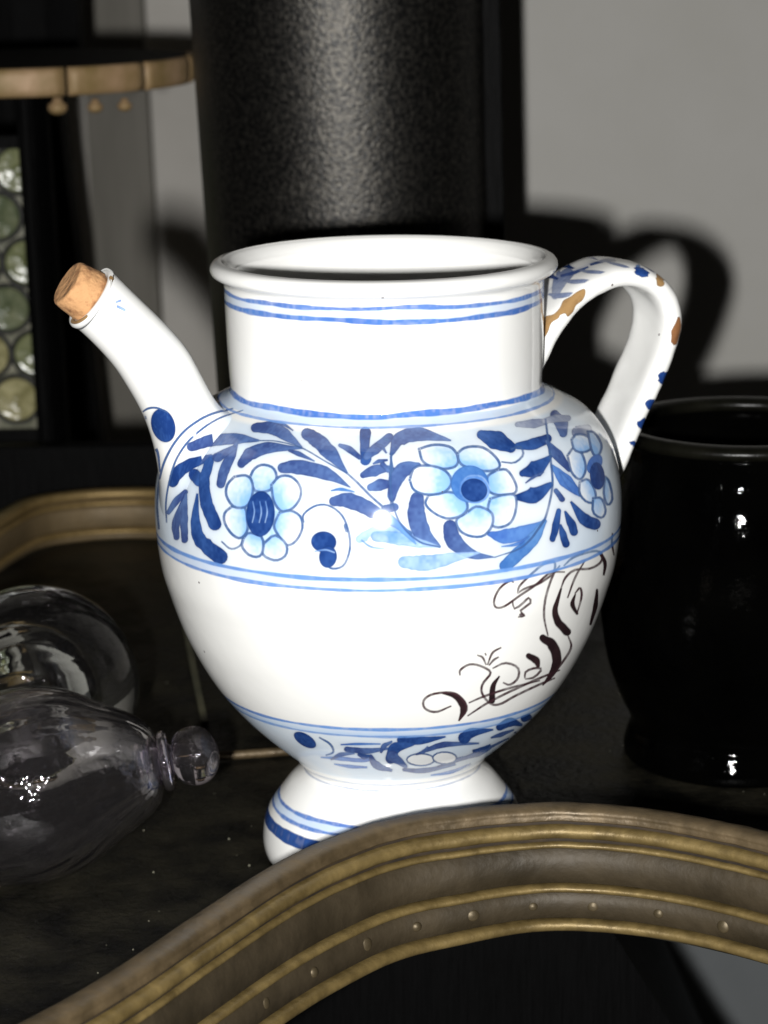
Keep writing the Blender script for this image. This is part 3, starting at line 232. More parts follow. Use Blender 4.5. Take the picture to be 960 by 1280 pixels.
["dark",[10101,9782,10112,9827,10128,9868,10142,9912,10152,9958,10163,10005,10173,10054,10179,10106,10186,10157,10193,10208,10200,10259,10207,10310,10216,10360,10216,10385,10209,10408,10197,10427,10180,10437,10163,10436,10149,10425,10141,10405,10126,10359,10112,10312,10098,10265,10085,10219,10071,10174,10059,10129,10054,10081,10047,10033,10041,9985,10032,9939,10021,9894,10013,9846,10014,9816,10022,9786,10037,9761,10057,9747,10077,9745,10093,9758],[10058,9813,10176,10383]],
["dark",[10328,9634,10315,9681,10302,9729,10291,9776,10285,9822,10277,9864,10265,9903,10252,9938,10240,9971,10228,10002,10218,10034,10208,10066,10203,10080,10196,10090,10187,10096,10177,10096,10169,10090,10165,10079,10166,10066,10163,10034,10160,10003,10160,9971,10159,9938,10159,9901,10164,9862,10170,9818,10175,9772,10184,9725,10195,9678,10205,9631,10217,9592,10240,9561,10269,9544,10296,9545,10318,9562,10328,9594],[10263,9632,10186,10066]],
["dark",[10471,9842,10462,9882,10458,9921,10453,9961,10445,10004,10432,10050,10411,10097,10386,10143,10363,10190,10340,10235,10320,10281,10300,10325,10293,10338,10285,10346,10275,10349,10265,10347,10259,10339,10255,10326,10258,10313,10260,10263,10264,10213,10269,10163,10274,10116,10280,10071,10289,10032,10301,9995,10309,9958,10315,9920,10321,9880,10331,9840,10345,9799,10371,9766,10404,9748,10435,9748,10460,9767,10472,9801],[10398,9841,10277,10319]],
["dark",[10867,9947,10827,9977,10789,10005,10758,10026,10735,10045,10718,10066,10701,10088,10679,10116,10640,10151,10600,10202,10560,10261,10520,10326,10480,10391,10441,10456,10405,10516,10371,10500,10385,10429,10401,10356,10418,10281,10436,10205,10455,10130,10478,10058,10506,9989,10547,9933,10587,9883,10625,9840,10663,9809,10695,9787,10720,9768,10749,9747,10810,9710,10872,9698,10923,9715,10951,9759,10950,9821,10919,9888],[10806,9848,10388,10508]],
["ring2",[10632,10654,10605,10691,10577,10724,10553,10757,10535,10794,10518,10833,10496,10871,10463,10911,10436,10960,10410,11013,10384,11068,10360,11123,10336,11176,10309,11162,10318,11102,10328,11039,10340,10977,10351,10915,10365,10855,10386,10802,10411,10756,10432,10711,10452,10670,10476,10636,10501,10605,10526,10571,10547,10544,10577,10532,10607,10536,10631,10554,10644,10583,10643,10618],[10575,10611,10322,11169]],
["grey",[11015,11748,11038,11746,11060,11739,11083,11734,11109,11735,11133,11729,11157,11722,11182,11718,11209,11715,11237,11713,11264,11707,11289,11696,11376,11698,11462,11712,11536,11744,11578,11789,11577,11841,11533,11888,11451,11914,11426,11928,11397,11938,11367,11944,11338,11950,11311,11958,11289,11969,11265,11979,11236,11982,11213,11990,11192,12001,11167,12007,11080,11997,11001,11967,10941,11917,10912,11858,10917,11803,10952,11761],[11074,11867,11365,11813]],
["line",[9751,11867,9811,11884,9868,11897,9892,11881,9897,11825,9886,11754,9857,11700,9802,11642,9740,11600,9685,11594,9623,11621,9560,11650,9550,11616,9612,11583,9675,11551,9741,11553,9812,11599,9878,11665,9918,11744,9933,11838,9924,11919,9880,11945,9816,11926,9754,11904]],
["line",[10747,12498,10656,12382,10569,12262,10491,12143,10427,12031,10377,11925,10337,11825,10304,11728,10275,11632,10250,11536,10227,11441,10207,11347,10189,11255,10172,11166,10157,11079,10142,10996,10125,10913,10104,10830,10083,10746,10061,10665,10039,10588,10019,10516,10000,10453,9983,10399,9971,10357,9961,10324,9951,10297,9940,10273,9927,10249,9909,10220,9888,10183,9863,10136,9835,10084,9805,10027,9773,9969,9738,9915,9701,9866,9664,9823,9627,9788,9585,9762,9541,9742,9495,9726,9449,9712,9402,9698,9356,9681,9312,9663,9317,9635,9361,9651,9407,9666,9454,9679,9502,9691,9549,9706,9594,9726,9638,9751,9679,9787,9718,9831,9757,9880,9794,9934,9827,9992,9858,10049,9888,10100,9914,10146,9935,10183,9953,10212,9968,10239,9980,10266,9991,10296,10002,10331,10015,10375,10032,10429,10051,10494,10072,10566,10094,10644,10116,10727,10138,10811,10160,10897,10178,10982,10194,11069,10209,11158,10226,11249,10245,11341,10266,11435,10289,11530,10315,11625,10344,11721,10378,11818,10418,11918,10468,12022,10533,12134,10612,12251,10700,12370,10793,12485]],
["line",[8228,12029,8225,11957,8221,11891,8218,11828,8214,11764,8211,11697,8209,11624,8209,11544,8209,11457,8209,11364,8210,11270,8212,11176,8216,11085,8223,11000,8231,10918,8239,10836,8250,10756,8263,10677,8278,10601,8297,10527,8320,10456,8346,10385,8375,10316,8407,10250,8439,10190,8473,10136,8506,10091,8541,10057,8577,10034,8614,10015,8650,9998,8686,9982,8722,9962,8726,9994,8690,10016,8653,10034,8618,10053,8583,10072,8549,10096,8517,10129,8486,10172,8454,10223,8422,10282,8392,10345,8363,10412,8338,10481,8316,10548,8299,10619,8284,10692,8271,10768,8261,10846,8253,10926,8245,11007,8239,11090,8235,11179,8233,11271,8232,11365,8233,11457,8233,11544,8233,11623,8235,11694,8238,11760,8242,11823,8246,11886,8250,11951,8253,12024]],
["line",[8145,12459,8152,12454,8159,12448,8166,12443,8173,12438,8180,12433,8188,12428,8195,12423,8201,12418,8209,12414,8216,12410,8223,12404,8232,12468,8225,12475,8218,12480,8211,12485,8204,12492,8198,12499,8191,12506,8184,12512,8177,12518,8170,12525,8163,12533,8156,12539,8148,12540,8140,12533,8135,12519,8132,12501,8134,12483,8138,12467]],
["viol",[8109,11736,8114,11721,8121,11709,8128,11697,8134,11684,8139,11670,8146,11658,8153,11646,8159,11633,8163,11618,8169,11605,8176,11594,8184,11578,8195,11573,8206,11578,8215,11591,8220,11612,8220,11634,8217,11656,8211,11669,8206,11684,8202,11701,8197,11716,8191,11729,8185,11743,8181,11758,8176,11773,8170,11787,8164,11801,8160,11818,8149,11838,8135,11845,8121,11839,8110,11820,8103,11794,8103,11764],[8135,11778,8195,11623]],
["white",[8626,12198,8699,12233,8777,12244,8847,12234,8919,12201,8977,12144,9011,12061,9028,11953,9033,11853,9027,11774,9009,11705,8979,11651,8934,11620,8869,11607,8799,11613,8739,11638,8684,11684,8636,11748,8602,11825,8578,11930,8570,12051]],
["wash",[8626,12198,8699,12233,8777,12244,8847,12234,8919,12201,8977,12144,9011,12061,9028,11953,9033,11853,9027,11774,9009,11705,8979,11651,8934,11620,8869,11607,8799,11613,8739,11638,8684,11684,8636,11748,8602,11825,8578,11930,8570,12051],[9021,11416,8566,12609]],
["line",[8586,12100,8638,12133,8691,12167,8743,12192,8795,12200,8850,12189,8906,12163,8953,12124,8983,12072,9001,12002,9012,11922,9015,11848,9011,11792,9002,11743,8987,11702,8965,11671,8932,11651,8883,11641,8828,11642,8776,11652,8732,11676,8690,11714,8653,11764,8624,11818,8609,11879,8604,11955,8604,12048,8602,12149,8600,12166,8595,12178,8588,12183,8580,12179,8573,12168,8568,12151,8567,12133,8569,12035,8570,11941,8577,11852,8597,11775,8631,11711,8672,11657,8718,11616,8766,11590,8822,11579,8881,11578,8934,11589,8977,11615,9009,11661,9032,11721,9045,11788,9050,11860,9048,11947,9037,12043,9016,12133,8979,12201,8926,12247,8866,12276,8806,12288,8748,12279,8690,12252,8636,12216,8583,12181,8575,12173,8569,12157,8567,12139,8567,12121,8571,12107,8578,12100]],
["white",[9070,11998,9110,12044,9159,12077,9218,12091,9291,12090,9362,12064,9416,12003,9460,11903,9496,11793,9518,11703,9526,11627,9520,11561,9499,11513,9457,11482,9399,11466,9335,11468,9267,11492,9189,11539,9121,11591,9077,11635,9053,11676,9039,11721,9031,11774,9027,11840,9033,11908]],
["wash",[9070,11998,9110,12044,9159,12077,9218,12091,9291,12090,9362,12064,9416,12003,9460,11903,9496,11793,9518,11703,9526,11627,9520,11561,9499,11513,9457,11482,9399,11466,9335,11468,9267,11492,9189,11539,9121,11591,9077,11635,9053,11676,9039,11721,9031,11774,9027,11840,9033,11908],[9170,11370,9422,12304]],
["line",[9053,11927,9088,11968,9121,12009,9156,12038,9204,12053,9266,12055,9329,12036,9381,11997,9422,11927,9460,11834,9487,11741,9502,11669,9507,11609,9503,11564,9490,11535,9459,11511,9410,11497,9355,11498,9299,11512,9230,11545,9162,11592,9110,11637,9080,11674,9064,11707,9054,11743,9049,11785,9050,11835,9057,11893,9063,11956,9065,11972,9061,11984,9055,11991,9047,11991,9039,11984,9033,11971,9027,11955,9021,11894,9015,11831,9014,11768,9022,11713,9034,11665,9056,11622,9091,11581,9145,11534,9214,11486,9286,11452,9348,11436,9408,11436,9464,11452,9509,11488,9537,11548,9545,11621,9539,11696,9524,11777,9495,11878,9457,11981,9411,12065,9353,12113,9283,12135,9215,12133,9159,12114,9112,12075,9075,12029,9040,11987,9034,11974,9030,11958,9029,11943,9032,11930,9038,11922,9045,11921]],
["white",[9505,11475,9547,11473,9583,11445,9610,11376,9632,11272,9647,11169,9653,11087,9651,11014,9636,10956,9600,10922,9542,10911,9477,10915,9422,10931,9369,10960,9323,11003,9298,11067,9293,11166,9305,11273,9329,11355,9371,11409,9423,11445]],
["wash",[9505,11475,9547,11473,9583,11445,9610,11376,9632,11272,9647,11169,9653,11087,9651,11014,9636,10956,9600,10922,9542,10911,9477,10915,9422,10931,9369,10960,9323,11003,9298,11067,9293,11166,9305,11273,9329,11355,9371,11409,9423,11445],[9252,11176,9758,11175]],
["line",[9463,11434,9503,11434,9540,11435,9568,11422,9591,11369,9611,11277,9625,11179,9633,11103,9634,11037,9627,10988,9611,10960,9569,10943,9511,10940,9456,10948,9407,10967,9361,10998,9328,11038,9311,11093,9310,11182,9323,11276,9342,11339,9375,11376,9421,11406,9470,11438,9477,11444,9483,11456,9485,11469,9483,11482,9478,11491,9471,11495,9462,11495,9414,11463,9363,11430,9318,11377,9290,11290,9277,11183,9279,11077,9302,10998,9345,10946,9397,10911,9450,10891,9510,10882,9573,10885,9627,10908,9659,10962,9670,11034,9669,11112,9661,11196,9646,11301,9625,11402,9595,11472,9552,11496,9509,11495,9469,11496,9461,11492,9454,11484,9449,11471,9448,11458,9450,11445,9456,11437]],
["white",[9342,10909,9400,10924,9460,10927,9511,10925,9562,10921,9602,10898,9621,10839,9618,10735,9603,10616,9585,10518,9564,10439,9538,10373,9507,10322,9466,10288,9420,10269,9377,10267,9342,10280,9310,10308,9284,10354,9269,10422,9263,10518,9264,10618,9268,10702,9274,10778,9286,10844]],
["wash",[9342,10909,9400,10924,9460,10927,9511,10925,9562,10921,9602,10898,9621,10839,9618,10735,9603,10616,9585,10518,9564,10439,9538,10373,9507,10322,9466,10288,9420,10269,9377,10267,9342,10280,9310,10308,9284,10354,9269,10422,9263,10518,9264,10618,9268,10702,9274,10778,9286,10844],[9231,10974,9658,10170]],
["line",[9310,10853,9362,10870,9414,10888,9464,10896,9510,10894,9556,10891,9588,10877,9603,10845,9604,10763,9592,10654,9575,10555,9557,10481,9535,10417,9511,10365,9481,10330,9442,10307,9401,10297,9367,10299,9338,10312,9313,10337,9295,10376,9283,10437,9279,10524,9280,10617,9285,10692,9294,10754,9308,10812,9323,10872,9324,10885,9322,10898,9317,10907,9310,10912,9303,10911,9296,10905,9293,10894,9278,10834,9263,10773,9253,10703,9248,10621,9246,10523,9252,10427,9267,10349,9293,10293,9327,10258,9365,10241,9406,10239,9452,10250,9498,10277,9534,10321,9564,10382,9588,10454,9608,10535,9626,10640,9639,10756,9638,10859,9608,10925,9562,10948,9511,10952,9462,10954,9410,10945,9356,10927,9305,10910,9298,10907,9293,10897,9291,10885,9292,10872,9296,10862,9303,10856]],
["white",[9050,10679,9091,10725,9133,10752,9181,10740,9236,10694,9284,10629,9311,10559,9317,10476,9309,10389,9293,10312,9265,10240,9229,10176,9188,10134,9141,10124,9089,10136,9041,10160,9002,10192,8967,10237,8939,10290,8918,10348,8905,10416,8901,10483,8914,10538,8945,10580,8986,10615]],
["wash",[9050,10679,9091,10725,9133,10752,9181,10740,9236,10694,9284,10629,9311,10559,9317,10476,9309,10389,9293,10312,9265,10240,9229,10176,9188,10134,9141,10124,9089,10136,9041,10160,9002,10192,8967,10237,8939,10290,8918,10348,8905,10416,8901,10483,8914,10538,8945,10580,8986,10615],[9117,10910,9095,9873]],
["line",[9027,10620,9065,10661,9102,10704,9137,10726,9176,10713,9224,10671,9269,10615,9294,10560,9301,10494,9297,10419,9284,10348,9264,10284,9234,10222,9200,10175,9164,10153,9120,10154,9073,10172,9033,10197,9000,10230,8970,10269,8946,10315,8930,10367,8919,10426,8916,10479,8924,10518,8950,10550,8988,10582,9026,10618,9031,10626,9034,10637,9034,10650,9031,10662,9026,10670,9019,10673,9012,10670,8975,10634,8935,10600,8901,10555,8886,10489,8890,10414,8903,10343,8922,10280,8950,10226,8985,10180,9023,10143,9068,10115,9119,10096,9171,10094,9216,10122,9257,10177,9290,10248,9314,10322,9329,10405,9334,10495,9324,10583,9291,10657,9240,10721,9185,10769,9134,10783,9088,10756,9049,10711,9011,10669,9006,10660,9004,10648,9005,10635,9008,10624,9014,10617,9021,10615]],
["white",[8660,11083,8721,11105,8786,11112,8847,11103,8910,11078,8966,11038,9005,10983,9029,10907,9040,10825,9040,10754,9027,10695,9003,10644,8971,10605,8929,10577,8877,10559,8826,10557,8778,10579,8730,10621,8686,10673,8650,10727,8618,10788,8595,10851,8585,10910,8587,10969,8601,11023]],
["wash",[8660,11083,8721,11105,8786,11112,8847,11103,8910,11078,8966,11038,9005,10983,9029,10907,9040,10825,9040,10754,9027,10695,9003,10644,8971,10605,8929,10577,8877,10559,8826,10557,8778,10579,8730,10621,8686,10673,8650,10727,8618,10788,8595,10851,8585,10910,8587,10969,8601,11023],[9016,11054,8589,10581]],
["line",[8626,11029,8679,11049,8732,11070,8784,11081,8835,11077,8891,11057,8943,11024,8981,10985,9005,10931,9020,10863,9025,10797,9023,10747,9010,10703,8990,10664,8964,10632,8929,10605,8884,10588,8840,10584,8799,10595,8756,10626,8715,10669,8680,10716,8650,10766,8624,10820,8607,10872,8601,10912,8608,10949,8623,10994,8637,11043,8639,11056,8638,11068,8634,11079,8628,11085,8621,11085,8615,11080,8611,11070,8597,11023,8581,10973,8571,10913,8579,10848,8600,10785,8629,10724,8662,10670,8700,10620,8744,10573,8791,10539,8838,10526,8889,10531,8937,10550,8978,10580,9010,10620,9036,10670,9053,10731,9057,10800,9050,10879,9032,10961,9002,11030,8956,11078,8900,11113,8840,11135,8784,11140,8728,11127,8674,11106,8621,11086,8615,11080,8610,11070,8609,11058,8610,11045,8614,11035,8620,11029]],
["white",[8440,11475,8460,11573,8492,11657,8538,11702,8601,11714,8668,11705,8725,11683,8779,11645,8825,11594,8860,11533,8884,11456,8898,11371,8896,11293,8875,11222,8840,11157,8797,11107,8746,11080,8685,11071,8624,11075,8574,11091,8528,11122,8490,11163,8461,11213,8442,11274,8432,11345]],
["wash",[8440,11475,8460,11573,8492,11657,8538,11702,8601,11714,8668,11705,8725,11683,8779,11645,8825,11594,8860,11533,8884,11456,8898,11371,8896,11293,8875,11222,8840,11157,8797,11107,8746,11080,8685,11071,8624,11075,8574,11091,8528,11122,8490,11163,8461,11213,8442,11274,8432,11345],[8964,11244,8296,11500]],
["line",[8446,11395,8463,11475,8478,11557,8496,11622,8523,11660,8567,11679,8621,11682,8675,11671,8721,11652,8765,11623,8805,11583,8836,11537,8858,11483,8875,11418,8882,11353,8880,11299,8866,11249,8841,11196,8809,11151,8774,11122,8729,11107,8678,11101,8628,11105,8586,11117,8548,11139,8514,11168,8487,11203,8471,11243,8462,11293,8456,11352,8447,11413,8445,11425,8439,11433,8432,11435,8426,11432,8420,11423,8418,11410,8417,11396,8426,11337,8433,11275,8444,11212,8467,11158,8499,11116,8537,11084,8579,11060,8624,11047,8677,11043,8732,11049,8782,11066,8824,11101,8862,11153,8892,11217,8911,11287,8914,11364,8905,11444,8886,11520,8860,11584,8824,11638,8781,11681,8733,11714,8683,11735,8625,11747,8565,11743,8512,11718,8473,11662,8449,11580,8433,11495,8417,11417,8417,11402,8419,11389,8424,11379,8430,11375,8437,11376,8443,11383]],
["mid",[9307,11099,9299,11068,9289,11038,9278,11010,9266,10983,9253,10959,9238,10936,9223,10916,9207,10898,9190,10882,9173,10869,9155,10858,9136,10851,9118,10846,9099,10844,9080,10844,9062,10848,9043,10854,9026,10863,9008,10875,8992,10889,8976,10906,8961,10925,8947,10946,8934,10970,8922,10995,8911,11022,8902,11052,8895,11082,8889,11113,8884,11146,8881,11179,8880,11213,8881,11247,8883,11282,8887,11316,8893,11350,8901,11382,8910,11415,8920,11446,8932,11475,8946,11503,8961,11529,8977,11553,8994,11574,9012,11592,9031,11608,9051,11621,9071,11631,9091,11638,9111,11642,9132,11643,9152,11640,9171,11634,9190,11625,9208,11613,9226,11597,9242,11579,9257,11559,9271,11536,9284,11511,9295,11483,9305,11455,9312,11424,9319,11392,9324,11359,9327,11326,9328,11291,9328,11257,9327,11222,9323,11188,9319,11155,9313,11122]],
["soft",[9312,11004,9306,10981,9299,10959,9291,10938,9282,10919,9271,10901,9260,10885,9248,10870,9235,10857,9222,10846,9208,10837,9194,10830,9179,10825,9164,10822,9149,10821,9134,10822,9119,10826,9104,10831,9090,10838,9076,10848,9062,10859,9049,10873,9037,10887,9025,10904,9015,10922,9005,10942,8996,10963,8989,10985,8982,11008,8977,11031,8973,11055,8970,11080,8969,11106,8969,11131,8971,11156,8973,11181,8977,11205,8983,11229,8990,11253,8998,11275,9007,11296,9017,11315,9028,11334,9041,11350,9054,11365,9067,11378,9082,11389,9097,11397,9112,11404,9128,11408,9144,11410,9159,11410,9175,11407,9191,11402,9206,11394,9220,11385,9234,11373,9248,11360,9260,11344,9271,11327,9282,11308,9291,11288,9300,11267,9307,11244,9313,11220,9318,11196,9321,11171,9323,11146,9324,11120,9324,11095,9323,11070,9320,11045,9316,11021]],
["dark",[9281,11004,9276,10985,9270,10966,9263,10948,9255,10932,9246,10917,9237,10903,9227,10891,9216,10880,9204,10870,9192,10863,9180,10857,9168,10853,9155,10850,9142,10850,9129,10851,9116,10854,9103,10859,9091,10865,9078,10873,9067,10883,9055,10894,9045,10907,9035,10921,9026,10937,9017,10953,9010,10971,9003,10990,8997,11009,8993,11029,8990,11050,8987,11071,8986,11092,8986,11114,8987,11135,8989,11156,8993,11177,8997,11197,9003,11217,9010,11235,9017,11253,9026,11269,9036,11285,9046,11298,9057,11310,9069,11321,9081,11330,9094,11337,9107,11343,9120,11346,9134,11348,9147,11347,9161,11345,9174,11340,9187,11334,9199,11326,9211,11316,9223,11305,9233,11292,9243,11277,9253,11261,9261,11244,9268,11226,9275,11207,9280,11187,9284,11166,9288,11145,9290,11124,9291,11102,9291,11081,9290,11060,9287,11039,9284,11018]],
["soft",[9009,11269,9037,11307,9065,11347,9093,11376,9125,11385,9166,11385,9211,11372,9248,11344,9274,11298,9292,11229,9307,11148,9324,11069,9337,11078,9322,11158,9309,11242,9292,11321,9263,11378,9220,11411,9171,11426,9126,11426,9087,11410,9055,11373,9028,11328,9002,11287],[9005,11278,9330,11073]],
["white",[10568,11461,10633,11535,10717,11580,10786,11584,10828,11534,10853,11444,10861,11348,10851,11247,10828,11139,10797,11047,10748,10973,10687,10913,10632,10893,10585,10927,10542,11000,10515,11091,10511,11210,10529,11348]],
["wash",[10568,11461,10633,11535,10717,11580,10786,11584,10828,11534,10853,11444,10861,11348,10851,11247,10828,11139,10797,11047,10748,10973,10687,10913,10632,10893,10585,10927,10542,11000,10515,11091,10511,11210,10529,11348],[10885,10988,10478,11513]],
["line",[10580,11440,10647,11489,10716,11538,10764,11559,10789,11542,10815,11482,10830,11400,10830,11319,10817,11229,10798,11136,10772,11060,10733,10998,10683,10944,10641,10920,10617,10930,10582,10974,10551,11044,10536,11123,10543,11224,10566,11341,10593,11458,10593,11471,10589,11481,10580,11487,10569,11489,10558,11485,10549,11476,10544,11464,10519,11346,10496,11227,10489,11118,10507,11027,10543,10946,10592,10886,10653,10866,10717,10900,10775,10961,10822,11034,10852,11121,10874,11221,10888,11320,10889,11410,10873,11502,10839,11579,10776,11615,10696,11585,10622,11532,10556,11484,10548,11473,10543,11461,10544,11449,10549,11440,10558,11435,10569,11434]],
["white",[10610,10840,10662,10866,10729,10865,10788,10833,10833,10756,10869,10648,10889,10546,10891,10454,10877,10368,10849,10316,10797,10313,10731,10342,10673,10388,10627,10451,10590,10532,10568,10612,10566,10696,10581,10781]],
["wash",[10610,10840,10662,10866,10729,10865,10788,10833,10833,10756,10869,10648,10889,10546,10891,10454,10877,10368,10849,10316,10797,10313,10731,10342,10673,10388,10627,10451,10590,10532,10568,10612,10566,10696,10581,10781],[10909,10759,10539,10388]],
["line",[10616,10814,10684,10824,10744,10829,10784,10797,10826,10700,10856,10582,10863,10485,10852,10392,10829,10341,10789,10343,10725,10376,10674,10425,10628,10500,10597,10585,10592,10662,10611,10744,10634,10829,10634,10841,10630,10853,10622,10862,10612,10867,10601,10866,10593,10860,10587,10851,10564,10764,10545,10674,10551,10580,10587,10481,10640,10394,10706,10331,10789,10288,10870,10290,10908,10363,10921,10469,10914,10579,10879,10707,10828,10823,10753,10882,10673,10878,10604,10868,10595,10862,10588,10854,10586,10842,10589,10830,10596,10820,10606,10814]],
["white",[10823,11760,10880,11803,10954,11827,11029,11825,11113,11789,11198,11726,11249,11654,11240,11570,11195,11479,11136,11415,11059,11394,10968,11397,10892,11413,10832,11441,10782,11483,10755,11537,10756,11609,10782,11693]],
["wash",[10823,11760,10880,11803,10954,11827,11029,11825,11113,11789,11198,11726,11249,11654,11240,11570,11195,11479,11136,11415,11059,11394,10968,11397,10892,11413,10832,11441,10782,11483,10755,11537,10756,11609,10782,11693],[10968,11112,11180,12210]],
["line",[10832,11737,10910,11775,10981,11800,11054,11783,11151,11721,11208,11648,11194,11557,11140,11463,11082,11425,10991,11423,10905,11440,10841,11471,10794,11519,10783,11577,10810,11661,10851,11755,10854,11768,10851,11779,10842,11786,10829,11788,10815,11785,10803,11777,10794,11765,10754,11669,10726,11572,10743,11488,10802,11427,10880,11388,10982,11368,11104,11373,11202,11434,11271,11545,11290,11660,11216,11759,11101,11833,10993,11857,10894,11825,10813,11786,10802,11775,10794,11763,10792,11751,10797,11740,10806,11733,10819,11732]],
["white",[10841,10420,10901,10410,10967,10373,11018,10318,11054,10232,11082,10126,11095,10032,11085,9972,11052,9929,11007,9908,10958,9918,10894,9964,10830,10031,10787,10106,10772,10192,10777,10295,10799,10380]],
["wash",[10841,10420,10901,10410,10967,10373,11018,10318,11054,10232,11082,10126,11095,10032,11085,9972,11052,9929,11007,9908,10958,9918,10894,9964,10830,10031,10787,10106,10772,10192,10777,10295,10799,10380],[10976,10608,10936,9612]],
["line",[10817,10381,10894,10360,10959,10339,11000,10286,11040,10164,11058,10045,11042,9979,11000,9944,10962,9945,10892,10000,10825,10083,10803,10170,10818,10280,10844,10395,10844,10408,10838,10420,10828,10430,10816,10436,10804,10436,10795,10431,10790,10421,10765,10305,10748,10185,10777,10072,10859,9966,10957,9892,11045,9883,11108,9932,11130,10016,11108,10151,11060,10291,10987,10381,10895,10415,10816,10436,10804,10436,10795,10431,10790,10421,10790,10409,10795,10397,10805,10387]],
["white",[11386,11777,11450,11755,11502,11699,11530,11634,11538,11547,11529,11444,11499,11354,11430,11290,11327,11236,11233,11199,11173,11191,11135,11217,11115,11269,11113,11343,11142,11453,11209,11599,11298,11724]],
["wash",[11386,11777,11450,11755,11502,11699,11530,11634,11538,11547,11529,11444,11499,11354,11430,11290,11327,11236,11233,11199,11173,11191,11135,11217,11115,11269,11113,11343,11142,11453,11209,11599,11298,11724],[11083,11066,11873,11845]],
["line",[11315,11741,11376,11711,11435,11686,11473,11652,11486,11578,11481,11474,11456,11378,11399,11315,11300,11260,11209,11223,11177,11218,11163,11236,11147,11289,11153,11369,11200,11483,11284,11619,11386,11752,11392,11764,11388,11776,11376,11785,11357,11790,11337,11790,11319,11785,11306,11775,11209,11639,11129,11500,11083,11379,11077,11287,11099,11216,11157,11167,11246,11171,11356,11213,11478,11273,11557,11350,11586,11458,11593,11569,11576,11659,11513,11719,11436,11754,11374,11784,11357,11791,11337,11790,11318,11785,11306,11775,11301,11762,11305,11751]],
["white",[11248,10717,11282,10682,11309,10615,11325,10536,11334,10427,11341,10297,11337,10189,11307,10130,11250,10103,11191,10104,11150,10132,11118,10199,11096,10291,11092,10385,11111,10486,11154,10600,11204,10690]],
["wash",[11248,10717,11282,10682,11309,10615,11325,10536,11334,10427,11341,10297,11337,10189,11307,10130,11250,10103,11191,10104,11150,10132,11118,10199,11096,10291,11092,10385,11111,10486,11154,10600,11204,10690],[11083,10690,11444,10014]],
["line",[11196,10709,11229,10662,11259,10620,11280,10557,11291,10440,11298,10296,11289,10190,11249,10145,11197,10133,11183,10134,11154,10184,11128,10283,11125,10386,11153,10485,11206,10591,11265,10696,11267,10707,11261,10721,11249,10733,11232,10741,11215,10744,11200,10742,11191,10734,11135,10628,11084,10519,11056,10411,11058,10300,11084,10192,11137,10107,11235,10068,11322,10085,11381,10143,11390,10261,11381,10412,11367,10537,11339,10617,11298,10672,11262,10721,11249,10733,11232,10741,11215,10744,11200,10742,11191,10733,11189,10722]],
["ring2",[11161,10946,11141,10936,11122,10928,11102,10920,11081,10913,11061,10907,11041,10903,11021,10900,11002,10897,10983,10896,10965,10897,10947,10898,10930,10901,10915,10905,10900,10911,10886,10917,10873,10925,10862,10934,10852,10943,10843,10954,10836,10966,10830,10979,10826,10992,10823,11007,10821,11021,10822,11036,10824,11052,10828,11068,10833,11084,10840,11099,10848,11115,10858,11131,10870,11146,10882,11161,10897,11174,10913,11188,10929,11200,10947,11212,10966,11222,10986,11231,11006,11239,11027,11245,11049,11250,11070,11254,11092,11256,11114,11257,11135,11257,11156,11254,11176,11250,11196,11245,11214,11239,11231,11231,11247,11222,11261,11212,11274,11201,11284,11189,11293,11176,11300,11163,11305,11149,11308,11134,11308,11120,11306,11105,11303,11090,11297,11075,11290,11059,11281,11045,11269,11030,11256,11016,11243,11002,11228,10989,11211,10977,11193,10965,11175,10953]],
["dark",[11222,10739,11216,10714,11208,10691,11199,10669,11189,10647,11178,10627,11166,10608,11152,10591,11138,10576,11123,10562,11107,10550,11091,10540,11075,10532,11058,10526,11042,10522,11025,10520,11008,10521,10992,10523,10976,10528,10961,10534,10945,10543,10931,10554,10918,10566,10905,10580,10893,10596,10882,10614,10872,10633,10864,10653,10856,10675,10850,10698,10845,10721,10841,10746,10838,10770,10837,10795,10837,10821,10839,10846,10842,10871,10847,10896,10853,10920,10860,10943,10869,10965,10879,10987,10890,11007,10903,11025,10917,11042,10931,11057,10947,11071,10963,11082,10979,11091,10997,11098,11014,11104,11032,11106,11049,11107,11067,11105,11084,11101,11100,11095,11116,11087,11132,11077,11146,11064,11160,11050,11173,11034,11184,11016,11194,10997,11204,10976,11212,10954,11219,10931,11224,10908,11228,10883,11230,10858,11231,10833,11231,10807,11229,10782,11225,10756]],
["line",[5219,12942,5158,12883,5097,12824,5035,12763,4975,12699,4921,12631,4876,12558,4839,12480,4812,12398,4796,12311,4792,12220,4787,12129,4777,12037,4762,11947,4740,11858,4720,11769,4705,11680,4692,11591,4679,11501,4670,11412,4664,11325,4653,11239,4640,11155,4629,11072,4616,10990,4600,10907,4585,10825,4577,10744,4570,10663,4561,10578,4560,10495,4567,10412,4574,10329,4583,10245,4588,10161,4589,10077,4589,9993,4595,9913,4616,9841,4639,9771,4657,9700,4675,9628,4681,9552,4681,9471,4826,9543,4824,9622,4816,9698,4802,9771,4786,9843,4768,9914,4752,9986,4746,10064,4744,10144,4739,10226,4733,10308,4723,10389,4713,10470,4706,10551,4705,10632,4713,10713,4719,10792,4725,10870,4736,10948,4748,11026,4757,11104,4764,11182,4774,11263,4782,11346,4787,11430,4795,11515,4807,11602,4818,11687,4831,11772,4850,11855,4871,11941,4888,12027,4900,12115,4907,12204,4914,12292,4930,12376,4956,12454,4987,12527,5027,12596,5075,12662,5128,12724,5184,12784,5240,12844,5294,12904]],
